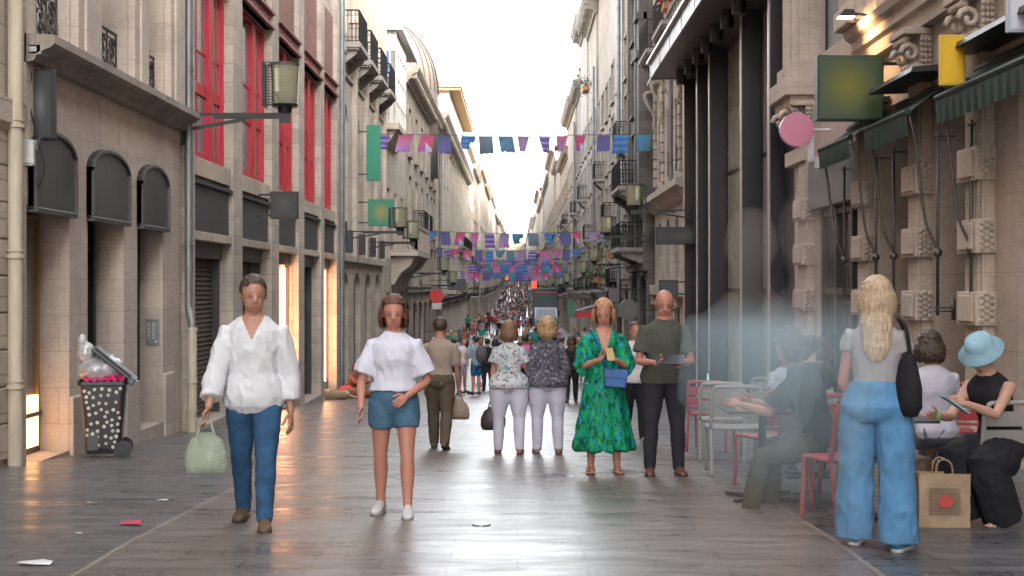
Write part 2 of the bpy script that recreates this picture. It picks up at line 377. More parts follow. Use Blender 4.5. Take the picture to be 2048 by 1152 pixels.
# ================================================================= GROUND
def ground():
    m, t, b = nodes('street_slabs')
    P = N(t, 'ShaderNodeNewGeometry').outputs['Position']; s = N(t, 'ShaderNodeSeparateXYZ'); t.links.new(P, s.inputs[0])
    def brick(wd, rh, mortar, c1, c2, cm, rot=0):
        br = N(t, 'ShaderNodeTexBrick'); mp = N(t, 'ShaderNodeMapping'); mp.inputs['Rotation'].default_value = (0, 0, rot); t.links.new(P, mp.inputs[0]); t.links.new(mp.outputs[0], br.inputs['Vector'])
        for k, v in (('Scale', 1), ('Brick Width', wd), ('Row Height', rh), ('Mortar Size', mortar), ('Mortar Smooth', .3)): br.inputs[k].default_value = v
        br.inputs['Color1'].default_value = (*c1, 1); br.inputs['Color2'].default_value = (*c2, 1); br.inputs['Mortar'].default_value = (*cm, 1); return br
    bs = brick(.55, .2, .009, (.070, .073, .081), (.128, .130, .137), (.018, .018, .02))
    bc = brick(.8, .3, .008, (.135, .114, .098), (.166, .141, .122), (.045, .04, .036), R(0))
    n1 = tex(t, vec(t, .25, 1.4, 1, P), 1.6, 5, .6); n2 = tex(t, vec(t, 1, 1, 1, P), .35, 4, .6); n3 = tex(t, vec(t, .9, 2.6, 1, P), 2.6, 5, .65); n4 = tex(t, vec(t, 1, 1, 1, P), 60, 3, .6)
    # band mask
    ab = N(t, 'ShaderNodeMath', operation='ADD', ); t.links.new(s.outputs[0], ab.inputs[0]); ab.inputs[1].default_value = .22
    aa = N(t, 'ShaderNodeMath', operation='ABSOLUTE'); t.links.new(ab.outputs[0], aa.inputs[0])
    mask = ramp(t, aa.outputs[0], 2.245, 2.255)
    jl = ramp(t, N_abs(t, aa.outputs[0], 2.25), .012, .02)
    c = mixc(t, mask, bc.outputs[0], bs.outputs[0]); c = mixc(t, jl, (.28, .24, .2), c)
    c = mixc(t, ramp(t, n2, .35, .7, 0, .45), c, (.075, .068, .064)); c = mixc(t, ramp(t, n3, .5, .72, 0, .3), c, (.24, .21, .185)); c = mixc(t, ramp(t, n4, .55, .7, 0, .2), c, (.03, .03, .03))
    t.links.new(c, b.inputs['Base Color'])
    r = N(t, 'ShaderNodeMath', operation='ADD'); t.links.new(ramp(t, n1, .3, .7, .18, .34), r.inputs[0]); t.links.new(ramp(t, n3, .35, .7, 0, .16), r.inputs[1]); t.links.new(r.outputs[0], b.inputs['Roughness'])
    b.inputs['Specular IOR Level'].default_value = .42
    bn = bump(t, mixc(t, mask, bc.outputs['Fac'], bs.outputs['Fac']), -1, .014); bn = bump(t, n3, .22, .012, bn); bn = bump(t, tex(t, vec(t, .6, 2.5, 1, P), 1.1, 2, .5), .25, .05, bn); bn = bump(t, n4, .08, .004, bn)
    t.links.new(bn, b.inputs['Normal'])
    mb = MB(); ds = []; d = -40
    while d < 1100: ds.append(d); d += 1.0 if d < 60 else (5 if d < 200 else 20)
    xs = [-60, -6, -2.5, 0, 2.5, 6, 60]
    vs = [(x, y, g(y)) for y in ds for x in xs]; n = len(xs)
    mb.add(vs, [(j * n + i, j * n + i + 1, (j + 1) * n + i + 1, (j + 1) * n + i) for j in range(len(ds) - 1) for i in range(n - 1)])
    tag(mb.build('street_paving', m, smooth=True), kind='structure')
    # far land beyond the town so the horizon closes
    q = MB(); q.box(-1500, 1500, 1090, 3200, -60, -10); tag(q.build('distant_ground', paint('far_ground', (.1, .1, .08), .9)), kind='structure')
def N_abs(t, src, sub):
    a = N(t, 'ShaderNodeMath', operation='SUBTRACT'); t.links.new(src, a.inputs[0]); a.inputs[1].default_value = sub
    c = N(t, 'ShaderNodeMath', operation='ABSOLUTE'); t.links.new(a.outputs[0], c.inputs[0]); return c.outputs[0]
ground()
# ================================================================= LEFT SIDE
FL = Fac(-1, 5.2); FR = Fac(1, 5.0)
# ---- L0 rusticated wall at the left edge
r = tag(empty('stone_building', (-5.3, 14.9, g(14))), 'rusticated stone building cut by the left edge of the photo, left of the cream drainpipe', 'building')
f0 = Fac(-1, 5.3); a = MB(); holes = [(-20 + i * 5, -17.4 + i * 5, g(5), 2.6) for i in range(6)]
holes += [(-20 + i * 5, -18 + i * 5, 4.6, 7.6) for i in range(7)] + [(-20 + i * 5, -18 + i * 5, 9, 11.6) for i in range(7)]
wall(a, f0, -28, 15.0, -1, 17, holes, .3); a.build('wall', S_L0, r)
a = MB(); profile(a, f0, [(-.02, 3.1), (.05, 3.1), (.1, 3.17), (.1, 3.42), (-.02, 3.45)], -28, 15.06); a.build('string_course', S_L0, r)
a = MB(); v = -.3
while v < 3.0: fbox(a, f0, 10, 15.04, v, v + .365, -.01, .03); v += .38
a.build('rusticated_blocks', S_L0, r, bevel=.012)
cornice(r, f0, -28, 15.0, 16.6, S_L0, 1.2)
for h_ in holes: place_window(r, f0, h_[0], h_[1], h_[2], h_[3], .3, 'shop' if h_[3] < 3 else 'french')
# ---- L1 arched shop building
r = tag(empty('stone_building', (-5.2, 18, g(18))), 'smooth beige stone building with three black arched shop panels under a ledge', 'building')
a = MB(); OP = [(14.85, 16.5), (17.2, 18.78), (19.45, 20.85)]; UP = [(15.35, 16.5), (17.6, 18.95), (19.85, 20.9)]
g1 = g(15)
holes = [(15.06, 16.5, -.9, 2.35), (17.2, 18.78, -.9, 2.35), (19.45, 20.85, -.9, 2.35)] + [(p, q, 4.17, 7.6) for p, q in UP] + [(p, q, 9, 12) for p, q in UP]
wall(a, FL, 15.05, 21.95, -1.2, 16, holes, .42); a.build('wall', S_L1, r)
for (p, q) in UP:
    place_window(r, FL, p, q, 4.17, 7.6, .42, 'french'); place_window(r, FL, p, q, 9, 12, .42, 'french')
a = MB(); profile(a, FL, [(-.02, 3.86), (.08, 3.88), (.12, 3.96), (.26, 4.02), (.3, 4.06), (.3, 4.15), (-.02, 4.168)], 15.05, 21.95); a.build('ledge', stone('ledge_stained', (.3, .25, .2), 1.5, 3, .004, .9, .1, 40), r)
a = MB()
for p, q in [(16.85 - .42, 16.5 + .78), (18.7, 19.53), (20.77, 21.5)]:
    a = MB(); fbox(a, FL, p + .07, q - .08, -1.1, .2, -.02, .05); a.build('plinth', S_L1, r, bevel=.015)
for p, q in [(16.55, 17.5), (19.0, 19.75), (20.95, 21.9)]:      # upper pilasters
    a = MB(); fbox(a, FL, p, q, 4.17, 8.6, -.01, .09); fbox(a, FL, p + .2, q - .2, 4.17, 8.6, .09, .13); a.build('pilaster', S_L1, r, bevel=.015)
cornice(r, FL, 15.05, 21.95, 15.6, S_L1, 1.1)
for k, (p, q) in enumerate([(15.1, 16.52), (17.15, 18.8), (19.42, 20.9)]):
    a = MB(); ap = archpts(p, q, 2.93, .27, 12); a.prism([FL.P(p, 2.3, .0), FL.P(q, 2.3, .0)] + [FL.P(x, y, .0) for x, y in ap[::-1]], FL.P(0, 0, .07) - FL.P(0, 0, 0))
    fbox(a, FL, p, q, 2.27, 2.33, .0, .1)
    for (x0, y0), (x1, y1) in zip(ap, ap[1:]): a.prism([FL.P(x0, y0, .0), FL.P(x1, y1, .0), FL.P(x1, y1 - .05, .0), FL.P(x0, y0 - .05, .0)], FL.P(0, 0, .1) - FL.P(0, 0, 0))
    for x0 in (p, q - .04): fbox(a, FL, x0, x0 + .04, 2.33, 2.93, .0, .1)
    o = a.build('arched_panel', paint('panel_%d' % k, (.055, .056, .058), .32, .1, .55, 1.1, .5, .45), r, bevel=.006)
for (p, q) in UP:
    b = MB(); X = -.14
    def T(pts, rr=.011): b.tube([FL.P(p + .03 + x * (q - p - .06), 4.2 + y, X) for x, y in pts], rr, 5)
    T([(0, .05), (1, .05)], .014); T([(0, .62), (1, .62)], .022); T([(0, .54), (1, .54)]); 
    nn = 3
    for i in range(nn + 1): T([(i / nn, .0), (i / nn, .62)], .013)
    for i in range(nn):
        c0 = (i + .5) / nn
        for yy, sg in ((.17, 1), (.33, -1), (.46, 1)):
            T([(c0 + sg * (.12 - .10 * j / 9) * math.cos(j * .75), yy + (.085 - .06 * j / 9) * math.sin(j * .75)) for j in range(10)], .012)
        T([(c0, .05), (c0 - .05, .2), (c0 + .05, .38), (c0, .54)], .012)
    b.build('balustrade', IRON, r)
# glazed shop, door and entry in the three openings
a = MB(); fbox(a, FL, 15.06, 16.5, -.42, .04, -.44, -.34); fbox(a, FL, 15.1, 16.46, .0, .05, -.36, -.3); a.build('shop_base', DARK, r)
gold = paint('brass_trim', (.42, .26, .10), .35, .6)
a = MB(); fbox(a, FL, 15.1, 16.42, .02, 2.25, -.40, -.37); a.build('shop_glass', glassy('grey_glass', (.13, .13, .12), .15, .2), r)
a = MB(); fbox(a, FL, 16.42, 16.46, -.38, 2.3, -.40, -.33); fbox(a, FL, 15.1, 16.42, 2.25, 2.3, -.40, -.34); a.build('brass_frame', gold, r)
a = MB(); fbox(a, FL, 15.3, 16.36, -.34, .24, -.365, -.31); a.build('lit_display', glow('display_glow', (1, .5, .2), .45), r)
a = MB(); fbox(a, FL, 15.06, 16.5, -1, -.42, -.42, .0); fbox(a, FL, 19.45, 20.85, -1, -.50, -.42, .02); fbox(a, FL, 17.2, 18.78, -1, -.5, -.42, .0); a.build('threshold', stone('threshold', (.42, .34, .27), 3, 3, .002, .4, .05, 41), r)
a = MB(); fbox(a, FL, 17.22, 18.76, -.5, 2.3, -.41, -.36); a.build('door', paint('black_door', (.012, .014, .018), .3), r)
a = MB(); fbox(a, FL, 18.5, 18.6, -.5, 2.3, -.36, -.31); fbox(a, FL, 17.6, 17.66, -.5, 2.3, -.36, -.32); a.build('door_frame', IRON, r)
a = MB()
for p, q in ((19.47, 19.6), (20.1, 20.2), (20.72, 20.83)): fbox(a, FL, p, q, -.5, 2.3, -.41, -.33)
fbox(a, FL, 19.6, 20.1, 1.05, 1.15, -.41, -.335); fbox(a, FL, 20.2, 20.72, 1.05, 1.15, -.41, -.335); a.build('entry_frame', IRON, r)
a = MB(); fbox(a, FL, 19.6, 20.72, -.5, 2.3, -.405, -.375); a.build('entry_glass', glassy('bronze_glass', (.10, .085, .065), .1, .3), r)
a = MB(); a.tube([FL.P(20.3, -.35, -.25), FL.P(20.3, 1.1, -.25)], .022, 10); fbox(a, FL, 20.29, 20.31, -.2, -.17, -.34, -.25); fbox(a, FL, 20.29, 20.31, .9, .93, -.34, -.25); a.build('door_handle', paint('steel', (.4, .4, .4), .3, .9), r, auto=40)
ic = tag(empty('intercom', (-5.35, 20.84, .7)), 'steel intercom panel with rows of buttons beside the glazed entry, under the smallest arch', 'intercom')
a = MB(); a.box(-5.44, -5.25, 20.825, 20.848, .62, 1.0); a.build('panel', paint('steel_plate', (.25, .26, .27), .4, .8), ic, bevel=.004)
a = MB()
for i in range(7):
    for x in (-5.40, -5.33): a.box(x - .02, x + .02, 20.818, 20.826, .72 + i * .035, .735 + i * .035)
a.box(-5.30, -5.275, 20.818, 20.826, .66, .69); a.build('buttons', paint('pale_button', (.6, .6, .58), .5), ic)
# black hanging sign, camera, junction box on L1
def blade_sign(name, label, px0, px1, py0, py1, d, mat, thick=.12, rim=None, cat='sign', bracket=None):
    p0 = at(px0, py1, d); p1 = at(px1, py0, d)
    r_ = tag(empty(name, (p0.x, d, p0.z)), label, cat)
    a_ = MB(); a_.box(p0.x, p1.x, d - thick / 2, d + thick / 2, p0.z, p1.z); a_.build('sign_case', rim or IRON, r_, bevel=.012)
    b_ = MB(); e = .03
    for y0, y1 in ((d - thick / 2 - .006, d - thick / 2 + .002), (d + thick / 2 - .002, d + thick / 2 + .006)): b_.box(p0.x + e, p1.x - e, y0, y1, p0.z + e, p1.z - e)
    b_.build('sign_face', mat, r_)
    if bracket is not None:
        c_ = MB()
        for z in (p0.z + .12 * (p1.z - p0.z), p1.z - .12 * (p1.z - p0.z)):
            xs = sorted((bracket, p0.x if abs(bracket - p0.x) < abs(bracket - p1.x) else p1.x)); c_.box(xs[0], xs[1], d - .02, d + .02, z - .02, z + .02)
        c_.build('bracket', IRON, r_)
    return r_
def softmat(name, c0, c1, cx=0, cz=0, rad=.4, rough=.4, emi=0):
    """a printed sign face: one colour with a soft round patch of another (in sign-case space)"""
    m, t, b = nodes(name); tc = N(t, 'ShaderNodeTexCoord').outputs['Generated']
    mp = N(t, 'ShaderNodeMapping'); mp.inputs['Location'].default_value = (-.5 - cx, 0, -.5 - cz); t.links.new(tc, mp.inputs[0])
    s_ = N(t, 'ShaderNodeSeparateXYZ'); t.links.new(mp.outputs[0], s_.inputs[0]); cb = N(t, 'ShaderNodeCombineXYZ'); t.links.new(s_.outputs[0], cb.inputs[0]); t.links.new(s_.outputs[2], cb.inputs[1])
    l = N(t, 'ShaderNodeVectorMath', operation='LENGTH'); t.links.new(cb.outputs[0], l.inputs[0])
    c = mixc(t, ramp(t, l.outputs['Value'], .0, rad), c1, c0); t.links.new(c, b.inputs['Base Color']); b.inputs['Roughness'].default_value = rough
    if emi: t.links.new(c, b.inputs['Emission Color']); b.inputs['Emission Strength'].default_value = emi
    return m
blade_sign('hanging_sign', 'black upright sign box with a faded grey patch, high beside the cream drainpipe', 50, 110, 139, 280, 15.35, softmat('sign_black', (.03, .033, .032), (.10, .11, .11), .1, 0, .3), .14, None, bracket=-5.2)
cam_r = tag(empty('security_camera', at(70, 108, 15.2)), 'small grey camera with hanging cables on the ledge above the black upright sign', 'camera')
c0 = at(75, 102, 15.15); a = MB(); a.box(c0.x - .07, c0.x + .07, 15.05, 15.3, c0.z - .05, c0.z + .06, None); a.box(c0.x - .05, c0.x + .03, 15.02, 15.05, c0.z - .03, c0.z + .03); a.cyl((c0.x, 15.2, c0.z + .05), (-5.1, 15.2, c0.z + .12), .015); a.build('housing', paint('cam_grey', (.3, .3, .28), .5), cam_r, bevel=.01)
a = MB(); a.tube(spline([at(57, 75, 15.2), at(50, 110, 15.2), at(62, 150, 15.2), at(58, 200, 15.2), at(75, 280, 15.2), at(88, 335, 15.2), at(74, 380, 15.2), at(50, 405, 15.2)]), .009, 6); a.tube(spline([at(62, 80, 15.2), at(70, 110, 15.2), at(54, 130, 15.2), at(58, 190, 15.2)]), .007, 5); a.build('cable', BLACKP, cam_r)
jb = at(60, 307, 15.15); a = MB(); a.box(jb.x - .08, jb.x + .07, 15.03, 15.17, jb.z - .14, jb.z + .14); a.box(jb.x - .09, jb.x + .08, 15.02, 15.05, jb.z - .12, jb.z - .06)
tag(a.build('junction_box', paint('box_white', (.55, .54, .5), .5, 0, .1, 3, .5, .3), None, bevel=.01, loc=tuple(jb)), 'small off-white junction box fixed under the black upright sign', 'junction box')
drainpipe(Fac(-1, 5.3), 14.72, .0 + g(14.7), 16, .1, .075, CREAMP, 'cream drainpipe running down to the ground at the far left edge')
dp = drainpipe(FL, 21.98, 1.3, 15.5, .12, .062, ZINC, 'grey metal drainpipe with a cream lower half between the arched shops and the red windows')
a = MB(); a.tube(spline([FL.P(21.98, 1.32, .12), FL.P(21.98, 1.15, .12), FL.P(21.9, 1.02, .16), FL.P(21.85, .9, .2), FL.P(21.85, .75, .2)]), .06, 12); a.build('swan_neck', ZINC, dp, smooth=True)
a = MB(); a.cyl(FL.P(21.85, g(22) - .02, .2), FL.P(21.85, .85, .2), .075, None, 14)
for v in (-.45, .0, .8): a.cyl(FL.P(21.85, v, .2), FL.P(21.85, v + .04, .2), .088, None, 14)
a.build('cast_iron_foot', CREAMP, dp, auto=40)
# ---- L2 red window building
r = tag(empty('stone_building', (-5.2, 31, g(31))), 'stone and brick building with five tall red framed windows above dark shop signs', 'building')
BAY = [(22.35, 25.3), (26.2, 29.3), (30.2, 32.9), (33.8, 36.6), (37.3, 39.8)]
a = MB(); holes = []
for p, q in BAY: holes += [(p, q, g(q) - .25, 2.22), (p, q, 3.55, 6.75, 0, .13), (p + .4, q - .4, 9.3, 11.6), (p + .4, q - .4, 12.6, 14.6)]
wall(a, FL, 22.1, 40.5, -3, 16, holes, .35); a.build('wall', S_L2, r)
cornice(r, FL, 22.1, 40.5, 15.4, S_L2, 1.2)
a = MB()
for p, q in zip([22.1] + [b_[1] for b_ in BAY], [b_[0] for b_ in BAY] + [40.5]):
    a = MB(); fbox(a, FL, p + .02, q - .02, -3, 15.3, -.01, .14); a.build('pier', S_L2, r, bevel=.01)
a = MB()
for p, q in BAY: fbox(a, FL, p, q, 3.25, 3.55, -.01, .1); fbox(a, FL, p, q, 2.22, 2.36, -.01, .12)
a.build('sill_blocks', stone('sill_blocks', (.45, .37, .28), .62, .5, .01, .5, .12, 44), r, bevel=.01)
a = MB()
for p, q in BAY: fbox(a, FL, p, q, 7.12, 9.0, -.01, .03)
a.build('brick_panels', BRICK, r)
KIND = ['shutter', 'dark', 'lit', 'shutter', 'lit']
shut_m = paint('roller_shutter', (.10, .085, .075), .5, .3, .2, 2, .5, .3)
for (p, q), kd in zip(BAY, KIND):
    a = MB(); fbox(a, FL, p + .02, q - .02, 2.37, 3.12, -.02, .07); a.build('shop_sign', softmat('shop_sign_face', (.055, .056, .06), (.09, .092, .1), rnd.uniform(-.1, .1), 0, .5), r, bevel=.02)
    a = MB(); fbox(a, FL, p, q, 3.12, 3.18, -.02, .14); a.build('sign_drip', IRON, r)
    # red window: a real frame of posts, transoms and panes
    a = MB(); dpt = -.11; n = 4; W_ = q - p
    a.mi = 0
    for fr, wd_, ex in ((0, .3, .04), (.34, .05, .035), (.58, .36, .09), (.86, .05, .035), (1, -.12, .09)):
        u = p + .01 + fr * (W_ - .02); us_ = sorted((u, u + wd_)); fbox(a, FL, us_[0], us_[1], 3.56, 6.72, dpt, dpt + ex)
    for v, hh, ex in ((3.56, .14, .08), (4.65, .2, .05), (5.35, .05, .035), (6.64, .1, .08)):
        for u0_, u1_ in ((p + .31, p + W_ * .58), (p + W_ * .58 + .37, q - .13)): fbox(a, FL, u0_, u1_, v, v + hh, dpt, dpt + ex)
    wnd = a.build('window', RED, r, bevel=.008)
    b = MB(); fbox(b, FL, p + .05, q - .05, 3.58, 6.7, dpt - .01, dpt + .02); b.build('pane', glassy('red_window_glass', (.13, .13, .12), .06, .4), wnd)
    a = MB(); fbox(a, FL, p - .06, q + .08, 6.76, 7.1, -.01, .12); fbox(a, FL, p - .06, q + .12, 6.76, 6.82, .0, .2); fbox(a, FL, p - .06, q + .12, 7.06, 7.12, .0, .2)
    for k in range(6): a.ball(FL.P(p + .3 + k * (W_ - .6) / 5, 6.94, .125), .03, n=8, m=5)
    a.build('steel_lintel', REDL, r)
    gz = g(q) + .02
    a = MB(); fbox(a, FL, p, q, gz - .6, gz + .16, -.34, .02 + .14); a.build('step', stone('step_stone', (.36, .30, .24), 1.2, .5, .005, .5, .1, 45), r, bevel=.015)
    z0 = gz + .16
    a = MB(); fbox(a, FL, p, q, 1.95, 2.21, -.3, -.06); fbox(a, FL, p, p + .05, z0, 1.95, -.3, -.1); fbox(a, FL, q - .05, q, z0, 1.95, -.3, -.1); a.build('shop_header', DARK, r)
    if kd == 'shutter':
        a = MB(); v = z0
        while v < 1.93: a.prism([FL.P(p + .05, v, -.3), FL.P(p + .05, v + .01, -.22), FL.P(p + .05, v + .075, -.25), FL.P(p + .05, v + .078, -.3)], (0, W_ - .1, 0)); v += .08
        a.build('roller_shutter', shut_m, r)
    elif kd == 'dark':
        a = MB(); fbox(a, FL, p + .05, q - .05, z0, 1.95, -.32, -.30); a.build('shop_glass', glassy('dark_red_glass', (.05, .018, .016), .08, .5), r)
    else:
        a = MB(); fbox(a, FL, p + .05, q - .05, z0 + .3, 1.95, -.2, -.18); a.build('lit_interior', glow('lit_shop', (.9, .45, .24), .09), r)
        a = MB(); fbox(a, FL, q - .45, q - .30, z0 + .3, 1.9, -.17, -.13); a.build('light_strip', glow('led_strip', (1, .55, .28), 2.4), r)
        a = MB(); fbox(a, FL, p + .05, q - .05, z0, z0 + .3, -.34, -.12); a.build('shop_base', S_L2, r)
drainpipe(FL, 40.75, g(40), 15.5, .16, .085, ZINC, 'tall zinc drainpipe between the red window building and the arcaded building beyond', 'drainpipe')
# ---- L3 arcaded building with four small balconies
r = tag(empty('stone_building', (-5.2, 48, g(48))), 'tall cream stone building with narrow arches and four iron balconies beyond the red windows', 'building')
f3 = Fac(-1, 5.2); a = MB(); U3 = [41.35 + i * 3.35 for i in range(4)]; holes = []
for u in U3: holes += [(u + .5, u + 2.35, g(54) - .3, 1.9, .5, .25), (u + .6, u + 2.3, 2.7, 7.0, .7, .25), (u + .8, u + 2.15, 9.2, 13.4, 0, .2)]
wall(a, f3, 41, 54.8, -4, 17.5, holes, .4); a.build('wall', S_L3, r)
for h_ in holes: place_window(r, f3, h_[0], h_[1], h_[2], h_[3], h_[5], 'french' if h_[3] > 3 else 'shop', h_[4], IRON if h_[3] < 3 else WOODB, GLASS)
a = MB()
for u in U3 + [54.75]:
    a = MB(); u_ = max(u, 41.25); fbox(a, f3, u_ - .12, u_ + .28 if u < 54 else 54.78, 2.3, 14, .0, .16); fbox(a, f3, u_ - .2, u_ + .36 if u < 54 else 54.79, 14, 14.5, 0, .3); a.build('pilaster', S_L3, r, bevel=.02)
a = MB()
fbox(a, f3, 41, 54.8, 2.2, 2.42, 0, .14); fbox(a, f3, 41, 54.8, 8.3, 8.6, 0, .18); fbox(a, f3, 41, 54.8, 7.75, 7.85, 0, .08)
a.build('string_course', S_L3, r, bevel=.02); cornice(r, f3, 41, 54.8, 14.6, S_L3, 1.5); 
for u in U3: balcony(r, f3, u + .35, u + 2.6, 8.62, .6)
for i, u in enumerate(U3):
    a = MB(); p = f3.P(u + .1, 2.75, .3); a.box(p.x - .1, p.x + .1, p.y - .08, p.y + .08, 2.45, 3.1); 
    tag(a.build('wall_speaker', BLACKP, None, bevel=.02, loc=(p.x, p.y, 2.45)), ['nearest', 'second nearest', 'third nearest', 'farthest'][i] + ' black box light on the arcaded building, above the bracket lamps on the left', 'light fixture', 'black box lights on the arcaded building')
# ---- L4 with timber oriel
r = tag(empty('stone_building', (-5.2, 61, g(61))), 'stone building carrying a white glazed oriel box, with the ribbed dome behind it', 'building')
a = MB(); holes = [(56.5 + i * 3.4, 58.2 + i * 3.4, g(65) - .2, 1.2, 0, .4) for i in range(3)] + [(56.7 + i * 3.4, 58.0 + i * 3.4, 2.6, 5.4, 0, .35) for i in range(3)]
wall(a, FL, 55, 66, -4.4, 11.5, holes, .4); a.build('wall', S_L4, r)
for h_ in holes: place_window(r, FL, h_[0], h_[1], h_[2], h_[3], h_[5], 'french' if h_[3] > 3 else 'shop')
fo = Fac(-1, 5.2)
a = MB(); fbox(a, FL, 55.2, 60.2, 7.55, 7.8, 0, .6); profile(a, FL, [(0, 7.0), (.2, 7.1), (.5, 7.55), (0, 7.55)], 55.4, 60.0); a.build('oriel_base', S_L4, r)
ori = MB(); 
fbox(ori, FL, 55.3, 60.1, 7.8, 11.0, 0.0, .44); ori.build('oriel_core', CURT, r)
a = MB()
nU = 6
for i in range(nU + 1):
    u = 55.27 + i * (4.8 / nU); fbox(a, FL, u, u + .07, 7.8, 11.4, .44, .49)
for k in range(3):
    x0 = FL.P(0, 0, k * .235).x; a.box(x0 - .025, x0 + .025, 55.22, 55.3, 7.8, 11.4)
for v in (7.8, 8.6, 9.6, 10.6, 11.3): 
    fbox(a, FL, 55.26, 60.1, v, v + .07, .44, .485); a.box(-5.2, -4.72, 55.24, 55.3, v, v + .07)
fbox(a, FL, 55.28, 60.05, 7.87, 8.6, .43, .46); fbox(a, FL, 55.29, 60.05, 10.67, 11.3, .43, .46); a.box(-5.2, -4.76, 55.28, 55.3, 7.87, 8.6); a.box(-5.2, -4.76, 55.28, 55.3, 10.67, 11.3)
a.build('oriel_frame', paint('old_white_wood', (.6, .57, .52), .6, 0, .12, 2, .3, .3), r)
a = MB(); a.box(-5.17, -5.0, 55.26, 55.29, 9.68, 10.6); a.build('blue_pane', paint('blue_pane', (.03, .12, .38), .3), r)
a = MB(); a.box(-4.94, -4.76, 55.26, 55.29, 8.68, 9.6); a.build('orange_pane', paint('orange_pane', (.45, .17, .08), .5), r)
a = MB(); a.prism([FL.P(55, 11.38, .75), FL.P(55, 11.6, .75), FL.P(55, 12.0, -.5), FL.P(55, 12.0, -2), FL.P(55, 11.38, -2)], (0, 8.2, 0)); a.build('oriel_roof', ZROOF, r)
dm = tag(empty('dome', (-8.6, 84, 11)), 'pale ribbed metal dome rising behind the glazed oriel on the left', 'dome')
a = MB(); cx, cy = (762 - VX) / F * 86, 86; Rr = 3.45
prof = [(Rr, 8), (Rr, 13.0)] + [(Rr * math.cos(t), 13.2 + 4.3 * math.sin(t)) for t in [R(x) for x in range(4, 76, 6)]]
a.lathe((cx, cy, 0), prof, 40); a.build('shell', paint('dome_zinc', (.24, .20, .17), .5, .1, .08, 1, .5, .2), dm, smooth=True)
b = MB()
for i in range(40):
    t = 2 * PI * i / 40; b.tube([(cx + (p[0] + .03) * math.cos(t), cy + (p[0] + .03) * math.sin(t), p[1]) for p in prof[1:]], .035, 4)
b.build('ribs', paint('dome_rib', (.09, .075, .065), .5), dm)
b = MB(); b.lathe((cx, cy, 17.35), [(1.0, 0), (1.1, .15), (1.1, .35), (.9, .45), (.9, .52)], 24); b.build('cap_ring', paint('dome_ring', (.42, .32, .26), .6), dm, auto=40)
